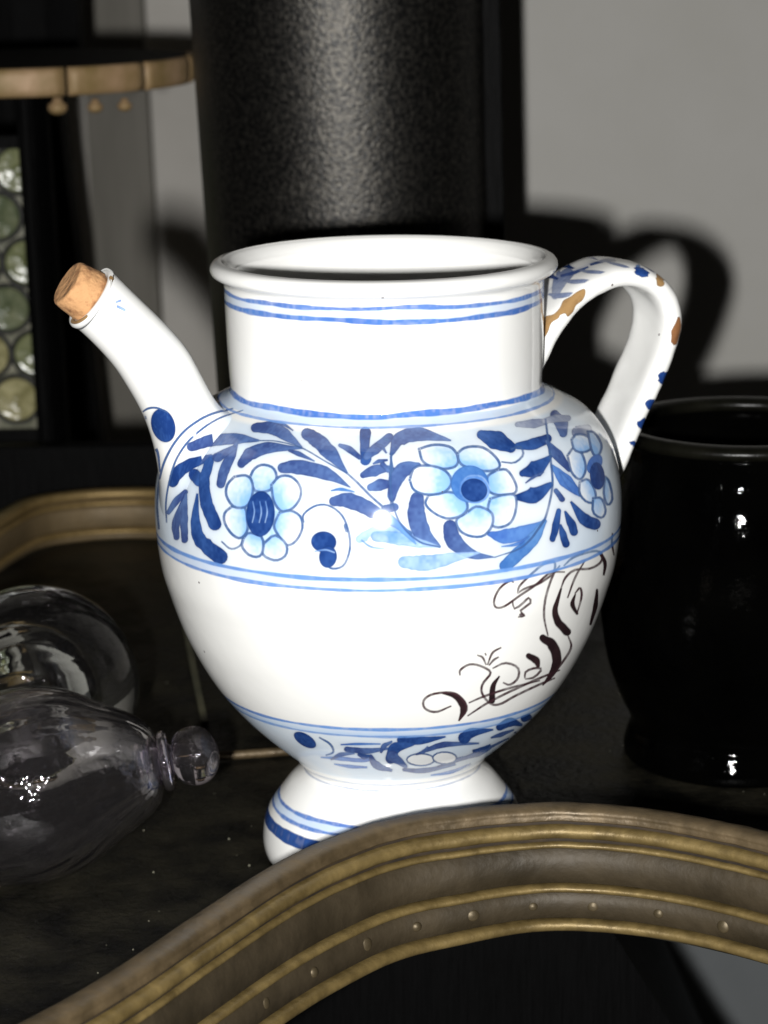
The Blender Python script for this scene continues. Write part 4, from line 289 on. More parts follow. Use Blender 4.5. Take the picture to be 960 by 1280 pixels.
["line",[5523,12990,5470,12924,5415,12858,5363,12791,5314,12720,5272,12645,5237,12564,5212,12478,5194,12386,5184,12289,5182,12188,5179,12088,5169,11991,5153,11899,5135,11810,5120,11721,5106,11633,5091,11546,5080,11459,5073,11373,5067,11287,5065,11202,5065,11116,5065,11031,5063,10945,5061,10861,5058,10778,5052,10696,5046,10615,5044,10535,5046,10457,5048,10381,5050,10307,5050,10235,5049,10166,5055,10102,5065,10043,5074,9986,5082,9929,5091,9873,5097,9814,5153,9840,5148,9900,5140,9957,5134,10015,5127,10072,5118,10130,5114,10192,5115,10260,5115,10330,5112,10403,5110,10478,5108,10554,5109,10632,5115,10713,5122,10793,5125,10876,5128,10959,5130,11043,5131,11126,5132,11209,5136,11291,5142,11374,5149,11457,5160,11542,5174,11626,5189,11712,5204,11797,5222,11883,5239,11973,5250,12067,5256,12165,5259,12264,5267,12360,5285,12450,5308,12534,5339,12612,5377,12687,5421,12757,5470,12826,5519,12893,5569,12961]],
["line",[4228,10697,4504,10696,4625,10752,4507,10823]],
["ink",[8836,6429,8870,6400,8906,6369,8939,6338,8968,6306,8993,6267,9021,6217,9047,6157,9069,6097,9084,6048,9098,6013,9112,5972,9121,5924,9126,5872,9134,5818,9138,5757,9140,5687,9142,5609,9144,5531,9169,5501,9184,5556,9200,5612,9215,5671,9229,5736,9230,5812,9226,5889,9216,5972,9196,6058,9170,6144,9135,6220,9098,6291,9059,6356,9019,6409,8978,6443,8939,6458,8903,6465,8869,6470,8835,6473],[8835,6448,9156,5516]],
["ink",[9557,6750,9541,6709,9523,6671,9505,6630,9489,6582,9478,6522,9476,6450,9481,6370,9490,6288,9501,6206,9511,6127,9521,6049,9535,6001,9557,5957,9583,5927,9608,5915,9627,5925,9636,5955,9631,5999,9616,6083,9600,6167,9586,6246,9574,6318,9567,6381,9561,6439,9558,6496,9561,6552,9567,6607,9575,6662,9580,6719],[9577,6023,9568,6735]],
["ink",[9931,7057,9960,7018,9991,6982,10020,6944,10043,6909,10059,6886,10065,6877,10071,6873,10082,6859,10099,6832,10119,6795,10138,6758,10151,6730,10169,6707,10189,6692,10205,6690,10215,6701,10216,6722,10210,6750,10205,6779,10199,6808,10189,6846,10177,6895,10154,6955,10119,7014,10082,7056,10047,7095,10014,7127,9983,7154,9956,7182,9933,7203,9912,7206,9897,7192,9892,7164,9896,7128,9910,7090],[9943,7121,10172,6754]],
["ink",[10080,7440,10113,7388,10151,7341,10185,7303,10214,7266,10236,7228,10249,7190,10272,7146,10307,7085,10342,7015,10372,6943,10398,6873,10423,6809,10443,6755,10455,6702,10463,6647,10476,6581,10485,6515,10486,6455,10486,6398,10488,6342,10487,6287,10483,6233,10476,6182,10470,6128,10466,6072,10505,6029,10533,6058,10562,6085,10595,6110,10624,6139,10652,6173,10676,6212,10695,6256,10713,6302,10717,6364,10716,6433,10719,6502,10709,6585,10673,6687,10627,6794,10583,6899,10538,7001,10487,7099,10436,7189,10388,7275,10337,7357,10285,7423,10237,7469,10196,7502,10161,7534,10129,7572,10100,7605,10071,7615,10050,7604,10039,7574,10041,7532,10056,7485],[10105,7509,10484,6050]],
["ink",[10604,7503,10552,7570,10506,7637,10464,7697,10425,7748,10389,7794,10357,7847,10329,7906,10302,7965,10277,8023,10260,8075,10248,8122,10239,8168,10234,8217,10235,8266,10236,8319,10237,8373,10240,8427,10243,8482,10246,8537,10251,8592,10256,8646,10222,8673,10211,8625,10200,8575,10190,8525,10180,8475,10171,8426,10163,8379,10154,8334,10146,8286,10143,8232,10145,8170,10154,8103,10169,8031,10192,7957,10218,7883,10244,7809,10280,7735,10327,7666,10373,7599,10417,7532,10458,7467,10502,7404,10549,7359,10596,7329,10637,7324,10661,7345,10663,7388,10643,7446],[10554,7456,10237,8660]],
["ink",[11222,8483,11226,8534,11233,8584,11243,8632,11247,8686,11238,8747,11214,8815,11175,8886,11128,8955,11084,9019,11046,9079,11009,9138,10993,9159,10973,9175,10951,9185,10934,9185,10923,9176,10921,9159,10928,9139,10960,9080,10995,9020,11030,8962,11062,8907,11085,8856,11103,8807,11119,8754,11127,8700,11130,8646,11135,8588,11144,8529],[10968,9138,11182,8506]],
["ink",[10502,8422,10491,8384,10476,8347,10462,8308,10451,8265,10446,8213,10460,8149,10491,8082,10527,8020,10563,7961,10602,7905,10639,7850,10653,7830,10670,7816,10687,7808,10699,7810,10705,7820,10703,7838,10694,7858,10660,7919,10624,7980,10595,8036,10571,8085,10557,8125,10546,8161,10536,8203,10531,8251,10531,8300,10531,8350,10528,8401],[10665,7854,10515,8411]],
["ink",[11008,8256,11016,8203,11026,8149,11036,8096,11043,8044,11052,7990,11064,7934,11072,7879,11083,7819,11101,7752,11115,7683,11125,7615,11135,7546,11150,7473,11167,7398,11182,7326,11190,7308,11210,7284,11239,7259,11271,7238,11302,7224,11322,7221,11328,7230,11328,7292,11325,7356,11324,7420,11329,7480,11333,7540,11329,7603,11320,7668,11301,7737,11268,7811,11234,7883,11203,7951,11177,8015,11150,8079,11122,8142,11098,8205,11088,8223,11072,8242,11053,8259,11034,8270,11018,8273,11008,8269],[11050,8231,11249,7281]],
["inkthin",[9166,5515,9196,5620,9229,5724,9245,5842,9225,5980,9178,6121,9124,6246,9076,6342,9033,6410,8988,6458,8937,6491,8873,6508,8799,6510,8730,6498,8678,6470,8637,6423,8606,6364,8588,6292,8584,6205,8593,6113,8616,6028,8652,5960,8702,5902,8760,5866,8819,5866,8877,5908,8935,5967,8992,6019,8979,6064,8919,6021,8860,5972,8806,5942,8757,5945,8708,5976,8665,6025,8638,6075,8623,6131,8616,6197,8618,6257,8632,6309,8657,6359,8693,6399,8741,6424,8807,6436,8879,6434,8940,6418,8985,6389,9022,6348,9059,6290,9103,6203,9153,6088,9192,5971,9207,5873,9197,5773,9169,5666,9142,5553]],
["inkthin",[9279,5623,9316,5672,9351,5722,9388,5768,9425,5813,9462,5858,9503,5900,9546,5940,9592,5980,9640,6017,9692,6052,9744,6087,9799,6121,9856,6150,9916,6177,9980,6204,10047,6231,10118,6253,10191,6271,10262,6289,10333,6300,10401,6307,10465,6314,10527,6318,10592,6317,10659,6313,10732,6306,10812,6296,10766,6359,10686,6373,10614,6384,10546,6392,10481,6396,10418,6397,10353,6394,10286,6388,10217,6376,10147,6357,10076,6338,10007,6315,9942,6287,9879,6259,9820,6232,9764,6202,9710,6168,9658,6132,9607,6096,9559,6059,9513,6018,9470,5975,9432,5928,9396,5878,9361,5828,9327,5777,9294,5724,9259,5670]],
["inkthin",[9233,6046,9266,6067,9298,6087,9329,6107,9362,6126,9398,6144,9438,6162,9484,6181,9534,6198,9589,6215,9647,6233,9709,6246,9774,6256,9843,6263,9916,6267,9996,6268,10081,6266,10171,6260,10267,6249,10367,6235,10341,6289,10241,6307,10145,6322,10055,6333,9969,6340,9889,6343,9815,6343,9747,6337,9682,6327,9620,6312,9563,6295,9509,6277,9459,6259,9414,6238,9375,6215,9340,6191,9309,6167,9279,6143,9249,6118,9218,6092]],
["inkthin",[9032,6915,9029,6958,9025,6997,9027,7025,9039,7057,9063,7099,9096,7134,9130,7151,9168,7144,9216,7116,9265,7074,9308,7028,9351,6977,9388,6926,9406,6883,9403,6829,9376,6754,9346,6666,9332,6575,9333,6483,9345,6389,9369,6292,9407,6190,9458,6078,9518,5972,9577,5890,9631,5836,9684,5808,9738,5800,9796,5815,9852,5856,9914,5910,9991,5960,10100,6007,10234,6049,10371,6077,10488,6089,10585,6095,10677,6094,10783,6086,10735,6152,10627,6168,10532,6178,10433,6180,10318,6169,10185,6139,10055,6094,9948,6046,9871,5994,9810,5940,9758,5901,9708,5888,9664,5893,9625,5913,9583,5955,9533,6024,9480,6119,9433,6220,9401,6307,9380,6385,9370,6462,9369,6537,9381,6614,9409,6697,9438,6782,9441,6877,9407,6967,9362,7032,9315,7086,9270,7134,9218,7179,9166,7209,9119,7218,9078,7197,9041,7157,9013,7110,8998,7060,8999,7004,9007,6958,9013,6916]],
["inkthin",[9445,6964,9503,7002,9559,7037,9617,7033,9692,6982,9768,6903,9816,6823,9845,6719,9857,6613,9849,6537,9818,6477,9778,6446,9745,6449,9703,6491,9656,6538,9653,6500,9699,6444,9752,6384,9807,6366,9857,6404,9895,6474,9904,6572,9888,6703,9847,6841,9780,6954,9693,7045,9609,7101,9542,7098,9485,7052,9431,7004]],
["inkthin",[9350,7113,9338,7154,9327,7197,9316,7241,9305,7284,9292,7323,9276,7356,9259,7380,9243,7393,9227,7402,9213,7412,9200,7424,9196,7389,9210,7372,9224,7357,9237,7345,9249,7332,9260,7314,9270,7292,9282,7263,9293,7226,9306,7184,9319,7142,9333,7102]],
["inkthin",[9369,7092,9375,7149,9381,7208,9387,7265,9395,7317,9404,7360,9415,7393,9429,7418,9446,7437,9466,7453,9486,7468,9506,7487,9493,7525,9472,7511,9450,7501,9428,7488,9407,7471,9388,7444,9374,7403,9365,7350,9360,7292,9356,7231,9352,7171,9348,7112]],
["inkthin",[9390,7066,9400,7089,9409,7113,9419,7135,9429,7156,9439,7173,9449,7187,9457,7202,9466,7214,9477,7224,9487,7235,9498,7248,9484,7286,9472,7279,9460,7272,9448,7266,9435,7257,9423,7245,9411,7227,9402,7203,9394,7177,9386,7151,9379,7124,9372,7097]],
["inkthin",[9326,7366,9324,7372,9322,7379,9320,7385,9318,7392,9316,7398,9314,7404,9312,7410,9310,7417,9308,7423,9307,7430,9305,7436,9289,7424,9291,7418,9292,7411,9294,7404,9296,7398,9298,7392,9300,7385,9302,7379,9304,7373,9306,7366,9308,7360,9310,7353]],
["inkthin",[10026,6476,10005,6574,10000,6642,10038,6676,10114,6683,10184,6661,10243,6623,10243,6611,10203,6524,10147,6469,10083,6472,10010,6490,10024,6442,10104,6408,10188,6388,10257,6446,10303,6548,10259,6670,10165,6738,10085,6763,10003,6753,9954,6700,9968,6594,9998,6488]],
["inkthin",[10199,7522,10162,7648,10125,7772,10091,7894,10064,8011,10045,8122,10031,8227,10024,8328,10023,8425,10027,8520,10035,8614,10047,8714,10063,8812,10082,8902,10101,8978,10117,9037,10134,9078,10153,9110,10174,9140,10194,9174,10174,9203,10152,9174,10129,9148,10106,9118,10084,9075,10064,9015,10045,8936,10026,8844,10010,8744,9997,8643,9989,8547,9984,8450,9985,8351,9992,8246,10005,8136,10027,8019,10058,7898,10094,7775,10134,7650,10173,7526]],
["inkthin",[10249,8650,10266,8724,10284,8795,10311,8851,10348,8898,10397,8934,10458,8949,10543,8928,10654,8880,10768,8840,10872,8830,10969,8835,11044,8857,11084,8904,11090,8971,11066,9045,11017,9119,10948,9191,10865,9249,10771,9285,10671,9306,10583,9317,10507,9323,10436,9320,10372,9304,10320,9267,10277,9219,10236,9170,10254,9138,10300,9180,10347,9220,10399,9246,10458,9259,10525,9262,10601,9256,10688,9244,10784,9223,10866,9192,10926,9151,10970,9102,10998,9058,11013,9009,11009,8959,10982,8924,10922,8904,10838,8897,10747,8905,10645,8940,10534,8988,10439,9011,10368,8993,10315,8953,10273,8900,10249,8830,10235,8751,10224,8672]],
["inkthin",[10273,9025,10201,9059,10131,9094,10059,9111,9992,9087,9931,9026,9873,8954,9816,8894,9761,8847,9705,8802,9651,8756,9596,8702,9540,8642,9488,8587,9446,8552,9411,8538,9384,8538,9366,8548,9353,8568,9344,8603,9339,8650,9341,8707,9352,8783,9372,8864,9397,8931,9425,8980,9461,9021,9496,9047,9517,9055,9524,9052,9533,9038,9547,9021,9557,9045,9547,9065,9534,9090,9511,9109,9481,9102,9443,9073,9405,9029,9372,8973,9345,8899,9324,8813,9311,8729,9309,8659,9316,8594,9332,8537,9357,8498,9388,8479,9422,8479,9462,8496,9508,8534,9561,8590,9617,8650,9672,8702,9726,8748,9782,8793,9840,8841,9899,8903,9957,8974,10015,9032,10072,9055,10134,9046,10203,9018,10275,8991]],
["inkthin",[9618,8763,9624,8811,9628,8856,9639,8901,9667,8958,9712,9026,9764,9096,9813,9157,9862,9213,9912,9260,9959,9289,10004,9301,10047,9299,10076,9285,10086,9264,10090,9208,10084,9137,10064,9076,10022,9026,9966,8980,9907,8941,9849,8915,9786,8901,9726,8889,9679,8870,9648,8843,9625,8814,9602,8786,9615,8755,9640,8777,9665,8799,9695,8816,9740,8832,9799,8843,9865,8857,9927,8884,9989,8926,10049,8974,10096,9030,10121,9104,10129,9189,10121,9268,10090,9330,10043,9356,9991,9358,9941,9345,9890,9313,9839,9263,9789,9207,9740,9145,9688,9074,9642,9003,9611,8938,9601,8877,9601,8825,9598,8776]],
["inkthin",[9542,8630,9552,8513,9585,8404,9649,8432,9705,8499,9743,8560,9762,8588,9774,8562,9779,8512,9719,8453,9654,8377,9686,8262,9715,8216,9696,8225,9647,8232,9651,8194,9705,8174,9751,8196,9711,8287,9687,8341,9743,8398,9810,8467,9805,8572,9758,8647,9717,8611,9680,8551,9628,8488,9589,8459,9576,8516,9561,8628]],
["inkthin",[10519,8400,10545,8429,10572,8462,10592,8477,10583,8482,10596,8453,10615,8389,10629,8311,10638,8221,10643,8110,10644,7989,10646,7869,10685,7840,10689,7954,10695,8070,10696,8181,10688,8278,10670,8368,10645,8446,10613,8510,10561,8538,10535,8509,10513,8469,10491,8434]],
["inkthin",[10591,7337,10641,7234,10700,7130,10750,7031,10776,6938,10773,6838,10744,6733,10705,6630,10671,6536,10648,6450,10623,6376,10595,6307,10569,6234,10618,6181,10654,6244,10691,6304,10726,6370,10759,6448,10795,6542,10835,6646,10864,6757,10865,6874,10817,7001,10747,7123,10678,7232,10622,7335]],
["inkthin",[11299,9424,11294,9386,11291,9348,11286,9310,11283,9270,11286,9224,11301,9168,11326,9105,11359,9036,11396,8964,11440,8889,11484,8814,11580,8772,11536,8848,11493,8924,11456,8996,11429,9062,11407,9121,11389,9175,11378,9222,11373,9265,11369,9306,11365,9349,11361,9391]],
["inkthin",[10614,9129,10581,9074,10546,9020,10513,8966,10482,8908,10454,8846,10430,8778,10413,8703,10397,8625,10384,8545,10373,8463,10360,8383,10389,8358,10404,8436,10419,8515,10435,8592,10454,8666,10474,8737,10497,8803,10522,8866,10550,8926,10580,8984,10612,9041,10643,9099]],
["inkthin",[9741,8226,9742,8221,9742,8217,9741,8213,9740,8210,9739,8206,9738,8203,9736,8200,9734,8198,9732,8196,9729,8194,9727,8192,9724,8191,9721,8190,9718,8190,9714,8190,9711,8191,9707,8191,9704,8192,9700,8194,9697,8196,9693,8198,9689,8201,9686,8204,9683,8207,9679,8210,9676,8214,9673,8218,9671,8222,9668,8226,9666,8231,9664,8235,9662,8239,9661,8244,9660,8248,9659,8253,9658,8257,9658,8261,9658,8265,9659,8269,9659,8273,9660,8276,9662,8279,9663,8282,9665,8285,9667,8287,9670,8289,9672,8291,9675,8292,9678,8293,9681,8294,9684,8294,9688,8293,9691,8293,9695,8292,9698,8290,9702,8289,9705,8287,9709,8284,9712,8281,9716,8278,9719,8275,9722,8272,9725,8268,9728,8264,9730,8260,9733,8255,9735,8251,9737,8246,9738,8242,9739,8238,9740,8233,9741,8229]],
["viol",[7397,4416,7433,4404,7469,4397,7507,4395,7545,4393,7582,4388,7620,4378,7659,4367,7700,4366,7743,4370,7788,4382,7834,4405,7879,4432,7925,4462,7970,4491,8015,4518,8058,4547,8102,4571,8144,4594,8186,4619,8182,4694,8141,4691,8098,4688,8055,4684,8012,4678,7970,4672,7927,4666,7886,4659,7846,4655,7807,4655,7770,4654,7733,4648,7698,4646,7663,4653,7629,4659,7594,4661,7558,4661,7522,4660,7486,4664,7450,4672,7426,4656,7402,4622,7382,4571,7370,4514,7368,4462,7377,4425],[7423,4541,8183,4660]],
["ring2",[6743,3940,6804,3947,6864,3953,6923,3958,6979,3957,7032,3952,7085,3946,7138,3942,7191,3940,7248,3947,7305,3952,7361,3949,7414,3942,7467,3939,7519,3944,7567,3948,7612,3953,7653,3961,7691,3978,7727,3999,7760,4017,7792,4034,7824,4052,7857,4065,7864,4206,7833,4201,7802,4193,7772,4185,7741,4177,7710,4167,7677,4161,7642,4163,7604,4165,7561,4161,7514,4158,7465,4161,7415,4169,7363,4172,7309,4168,7255,4163,7201,4154,7146,4140,7089,4126,7032,4114,6973,4096,6910,4072,6845,4047,6778,4021],[7860,4132,6760,3979]],
["viol",[7774,4222,7773,4130,7768,4035,7769,3931,7779,3816,7804,3698,7850,3609,7909,3548,7977,3517,8049,3505,8119,3483,8187,3454,8206,3608,8147,3692,8088,3769,8031,3832,7985,3905,7957,3989,7936,4033,7914,4057,7895,4102,7879,4169,7866,4251,7850,4328,7842,4361,7828,4376,7811,4372,7794,4348,7781,4311,7774,4265],[7812,4275,8196,3533]],
["dark",[8330,4827,8362,4814,8394,4807,8426,4798,8459,4780,8493,4768,8528,4762,8565,4754,8603,4749,8642,4748,8682,4755,8722,4773,8763,4789,8804,4808,8843,4836,8883,4861,8924,4881,8964,4904,9003,4927,9042,4948,9026,5021,8981,5028,8937,5033,8892,5039,8847,5048,8804,5051,8761,5053,8720,5063,8680,5075,8642,5087,8608,5092,8576,5089,8545,5090,8514,5094,8484,5095,8454,5104,8423,5116,8392,5122,8361,5126,8329,5135,8304,5124,8283,5086,8271,5028,8271,4959,8282,4894,8303,4847],[8329,4982,9033,4985]],
["dark",[8257,4077,8273,4170,8285,4268,8294,4344,8299,4396,8301,4424,8306,4431,8314,4457,8335,4507,8371,4554,8415,4603,8463,4648,8511,4690,8554,4736,8538,4853,8489,4866,8438,4884,8386,4899,8335,4908,8283,4913,8229,4899,8179,4833,8141,4723,8120,4601,8108,4493,8098,4404,8090,4334,8078,4265,8071,4148,8081,4035,8110,3948,8152,3905,8198,3915,8237,3975],[8168,4170,8546,4796]],
["viol",[8135,4064,8163,4036,8187,3994,8212,3953,8241,3923,8271,3898,8301,3866,8329,3826,8357,3783,8386,3739,8416,3698,8448,3659,8469,3637,8489,3636,8505,3658,8513,3699,8512,3749,8503,3800,8487,3837,8463,3901,8439,3965,8418,4032,8397,4099,8376,4162,8354,4218,8332,4266,8311,4319,8294,4381,8277,4443,8257,4492,8218,4538,8176,4536,8138,4486,8110,4394,8099,4278,8107,4159],[8199,4282,8468,3751]],
["viol",[8811,4397,8835,4411,8859,4426,8881,4439,8903,4450,8924,4462,8944,4476,8965,4491,8989,4497,9016,4499,9044,4506,9077,4511,9115,4516,9158,4520,9207,4516,9262,4509,9320,4503,9381,4497,9446,4486,9516,4466,9589,4442,9662,4423,9737,4403,9813,4380,9774,4473,9694,4514,9617,4551,9541,4587,9467,4627,9395,4662,9329,4689,9266,4713,9207,4735,9151,4758,9099,4779,9052,4791,9012,4791,8978,4777,8949,4760,8921,4748,8897,4732,8877,4709,8858,4686,8839,4665,8821,4647,8803,4628,8784,4607,8764,4586,8751,4571,8746,4537,8749,4495,8759,4453,8775,4419,8793,4400],[8785,4496,9792,4427]],
["viol",[8452,3466,8490,3447,8527,3430,8565,3409,8603,3385,8642,3363,8684,3340,8728,3319,8773,3303,8821,3291,8875,3274,8932,3261,8990,3259,9051,3263,9112,3276,9172,3298,9236,3316,9300,3337,9362,3362,9429,3381,9498,3394,9566,3408,9633,3423,9702,3431,9595,3621,9524,3625,9455,3624,9386,3623,9317,3622,9250,3616,9188,3605,9125,3598,9063,3593,9006,3586,8949,3587,8894,3597,8847,3598,8805,3599,8764,3601,8727,3599,8691,3601,8656,3609,8621,3618,8586,3629,8551,3642,8515,3653,8479,3659,8443,3667,8427,3664,8414,3640,8409,3603,8410,3558,8419,3515,8434,3483],[8446,3569,9647,3526]],
["dark",[9508,4575,9527,4604,9535,4651,9530,4700,9531,4729,9540,4745,9554,4764,9578,4789,9616,4814,9666,4834,9725,4846,9788,4858,9853,4868,9916,4877,9881,4959,9797,5006,9716,5049,9637,5090,9563,5129,9496,5161,9436,5187,9387,5191,9351,5172,9320,5150,9302,5113,9294,5074,9283,5057,9264,5051,9251,4976,9260,4872,9295,4755,9349,4648,9413,4571,9471,4543],[9377,4820,9898,4916]],
["dark",[10126,4768,10168,4784,10214,4797,10256,4807,10300,4804,10343,4785,10366,4784,10403,4782,10475,4745,10580,4681,10721,4591,10904,4480,10776,4653,10609,4796,10478,4920,10363,5034,10257,5139,10157,5225,10078,5260,10026,5248,9990,5217,9963,5178,9940,5141,9918,5103,9902,5078,9910,5022,9938,4950,9982,4877,10035,4815,10085,4779],[10008,4949,10836,4565]],
["dark",[10821,4692,10853,4694,10908,4674,10958,4661,10999,4658,11082,4622,11279,4511,10647,5092,10600,5116,10562,5129,10537,5127,10507,5132,10473,5142,10449,5140,10421,5130,10426,5081,10464,5006,10532,4915,10624,4823,10727,4744],[10594,4944,11176,4740]],
["viol",[9210,3508,9253,3527,9298,3540,9344,3549,9390,3559,9434,3573,9478,3588,9524,3599,9572,3606,9620,3612,9666,3625,9712,3638,9762,3645,9816,3648,9868,3654,9916,3667,9967,3679,10024,3684,10069,3705,10107,3736,10151,3761,10197,3783,10243,3806,10289,3829,10332,3856,10377,3882,10426,3904,10474,3927,10522,3951,10571,3973,10626,3991,10690,4002,10760,4008,10843,4006,10951,3987,10738,4163,10653,4174,10580,4177,10514,4174,10452,4168,10396,4157,10344,4142,10294,4125,10244,4109,10195,4094,10148,4077,10102,4058,10055,4042,10008,4027,9961,4013,9916,3997,9875,3976,9830,3964,9789,3946,9751,3923,9714,3899,9674,3881,9631,3868,9592,3850,9555,3827,9517,3805,9477,3788,9437,3772,9398,3751,9361,3727,9323,3704,9283,3684,9243,3665,9203,3643,9165,3615],[9186,3562,10833,4080]],
["viol",[9512,3754,9587,3743,9669,3729,9758,3707,9853,3680,9946,3659,10035,3645,10126,3627,10219,3605,10275,3621,10311,3651,10339,3683,10360,3717,10383,3747,10404,3776,10417,3814,10430,3854,10281,4016,10243,4003,10208,3990,10167,3984,10128,3979,10090,3972,10050,3964,10008,3957,9954,3960,9904,3948,9849,3932,9790,3915,9723,3907,9652,3906,9582,3902,9517,3892,9455,3880],[9482,3816,10351,3936]],
["line",[7011,4905,7051,4842,7093,4780,7127,4715,7145,4642,7151,4553,7145,4460,7131,4388,7112,4345,7065,4290,7000,4231,6931,4166,6918,4101,6986,4155,7054,4205,7119,4271,7172,4380,7196,4501,7202,4615,7193,4718,7169,4799,7129,4861,7084,4916,7041,4971]],
["white",[9024,3968,9028,3941,9030,3915,9030,3890,9027,3866,9022,3843,9014,3822,9004,3803,8992,3786,8978,3770,8961,3756,8943,3745,8923,3736,8901,3730,8878,3726,8854,3724,8829,3725,8803,3728,8777,3733,8750,3740,8724,3750,8698,3762,8672,3775,8647,3791,8624,3808,8601,3827,8580,3847,8560,3869,8542,3892,8526,3915,8511,3940,8499,3965,8488,3991,8479,4017,8473,4044,8468,4070,8465,4096,8465,4122,8466,4148,8469,4172,8474,4195,8481,4218,8490,4239,8500,4259,8511,4277,8525,4294,8540,4308,8556,4321,8573,4332,8591,4340,8610,4346,8630,4351,8651,4352,8672,4352,8694,4349,8716,4344,8738,4336,8761,4327,8783,4315,8806,4301,8828,4285,8850,4267,8871,4247,8891,4226,8911,4202,8930,4178,8947,4153,8963,4126,8978,4099,8991,4072,9003,4044,9012,4015,9020,3988]],
["line",[9003,4002,9004,3897,8965,3818,8884,3774,8774,3775,8660,3824,8565,3906,8503,4004,8481,4094,8492,4177,8536,4255,8609,4303,8702,4308,8803,4263,8896,4182,8966,4079,9011,3962,9034,3993,8979,4132,8896,4255,8798,4342,8693,4387,8597,4382,8518,4331,8466,4237,8450,4098,8484,3948,8560,3827,8665,3736,8790,3682,8909,3679,8999,3728,9045,3826,9044,3952]],
["white",[9522,3873,9531,3844,9538,3816,9543,3789,9546,3764,9545,3740,9542,3719,9536,3699,9528,3682,9517,3668,9503,3656,9486,3647,9468,3640,9447,3637,9425,3636,9401,3637,9375,3642,9348,3649,9321,3658,9294,3670,9266,3684,9238,3700,9210,3718,9184,3738,9157,3759,9132,3782,9109,3806,9086,3831,9065,3857,9046,3884,9029,3911,9013,3939,8999,3966,8987,3994,8977,4022,8969,4050,8962,4077,8958,4103,8956,4129,8955,4154,8957,4177,8960,4199,8965,4220,8972,4239,8981,4256,8991,4271,9003,4284,9016,4295,9030,4304,9046,4311,9063,4315,9081,4317,9100,4317,9120,4314,9141,4308,9162,4301,9184,4291,9207,4278,9230,4263,9253,4246,9276,4227,9300,4206,9323,4183,9346,4159,9369,4132,9391,4105,9412,4077,9432,4047,9452,4016,9469,3986,9486,3956,9501,3925,9514,3895]],
["line",[9491,3911,9514,3785,9474,3708,9373,3691,9242,3739,9115,3838,9022,3960,8980,4072,8979,4172,9021,4250,9103,4277,9210,4240,9326,4146,9430,4017,9505,3872,9530,3896,9438,4069,9317,4222,9194,4322,9081,4360,8995,4330,8944,4237,8945,4082,9010,3906,9123,3755,9267,3643,9416,3588,9530,3604,9578,3700,9547,3854]],
["dark",[6841,4491,6828,4469,6812,4449,6796,4431,6780,4414,6762,4400,6744,4388,6725,4379,6706,4373,6687,4369,6668,4367,6650,4369,6631,4373,6613,4379,6597,4388,6581,4400,6566,4414,6552,4431,6540,4449,6529,4470,6519,4492,6511,4516,6505,4541,6500,4568,6497,4596,6495,4624,6495,4653,6497,4682,6500,4712,6504,4741,6510,4770,6517,4799,6526,4827,6535,4854,6546,4880,6558,4904,6570,4927,6584,4948,6598,4968,6613,4985,6628,5001,6644,5014,6660,5025,6676,5034,6692,5040,6709,5045,6725,5046,6741,5046,6757,5042,6772,5037,6788,5029,6802,5019,6816,5007,6829,4992,6841,4975,6853,4957,6863,4937,6873,4914,6881,4891,6888,4867,6894,4840,6898,4813,6901,4786,6903,4757,6903,4728,6901,4699,6899,4670,6894,4641,6889,4613,6881,4585,6872,4559,6862,4533,6851,4508]],
["viol",[6960,3898,7020,3951,7076,4004,7128,4058,7177,4105,7221,4136,7267,4167,7318,4207,7373,4246,7428,4278,7482,4306,7534,4339,7545,4422,7498,4417,7450,4418,7401,4414,7350,4403,7299,4389,7245,4350,7190,4285,7136,4208,7082,4128,7027,4052,6969,3977],[6964,3938,7539,4383]],
["ring2",[6944,3678,7005,3657,7065,3633,7128,3614,7191,3595,7254,3576,7323,3573,7394,3583,7466,3601,7536,3619,7604,3631,7670,3641,7689,3759,7628,3767,7567,3774,7504,3776,7442,3777,7382,3787,7320,3788,7254,3782,7187,3776,7118,3769,7050,3768,6980,3763],[7680,3703,6961,3719]],
["dark",[7587,4258,7597,4231,7608,4206,7620,4176,7634,4143,7652,4112,7679,4111,7708,4136,7733,4155,7756,4176,7778,4203,7800,4227,7805,4361,7785,4362,7764,4359,7745,4364,7729,4373,7716,4375,7705,4376,7695,4380,7683,4388,7668,4397,7651,4406,7635,4416,7620,4416,7605,4404,7591,4379,7581,4344,7575,4306,7577,4273],[7609,4332,7802,4291]],
["viol",[8016,4422,8034,4473,8049,4526,8061,4574,8075,4612,8088,4640,8100,4677,8116,4719,8139,4757,8163,4801,8186,4852,8209,4900,8193,4976,8167,4951,8139,4926,8110,4903,8079,4884,8049,4848,8026,4784,8012,4712,8003,4643,7998,4578,7992,4519,7985,4460],[7999,4441,8201,4937]],
["viol",[8621,4277,8649,4290,8679,4300,8709,4310,8738,4324,8764,4346,8783,4387,8794,4437,8799,4489,8801,4539,8802,4584,8804,4628,8774,4679,8764,4646,8754,4612,8744,4580,8734,4556,8721,4540,8709,4516,8695,4482,8674,4452,8651,4422,8626,4392,8602,4358],[8611,4317,8788,4654]],
["ring2",[9202,3025,9310,3010,9425,2987,9544,2965,9666,2947,9793,2933,9915,2936,10025,2959,10126,2992,10213,3041,10299,3087,10397,3123,10211,3302,10100,3290,10004,3263,9914,3228,9822,3201,9722,3189,9630,3174,9541,3154,9448,3141,9351,3137,9255,3132,9164,3117],[10294,3217,9184,3068]],
["dark",[9840,3991,9887,3968,9940,3936,10001,3898,10069,3860,10134,3837,10178,3849,10202,3889,10216,3942,10225,3999,10237,4052,10250,4102,10155,4219,10107,4215,10061,4206,10018,4195,9975,4188,9930,4194,9901,4186,9879,4170,9849,4169,9817,4170,9784,4169,9755,4159],[9797,4072,10199,4163]],
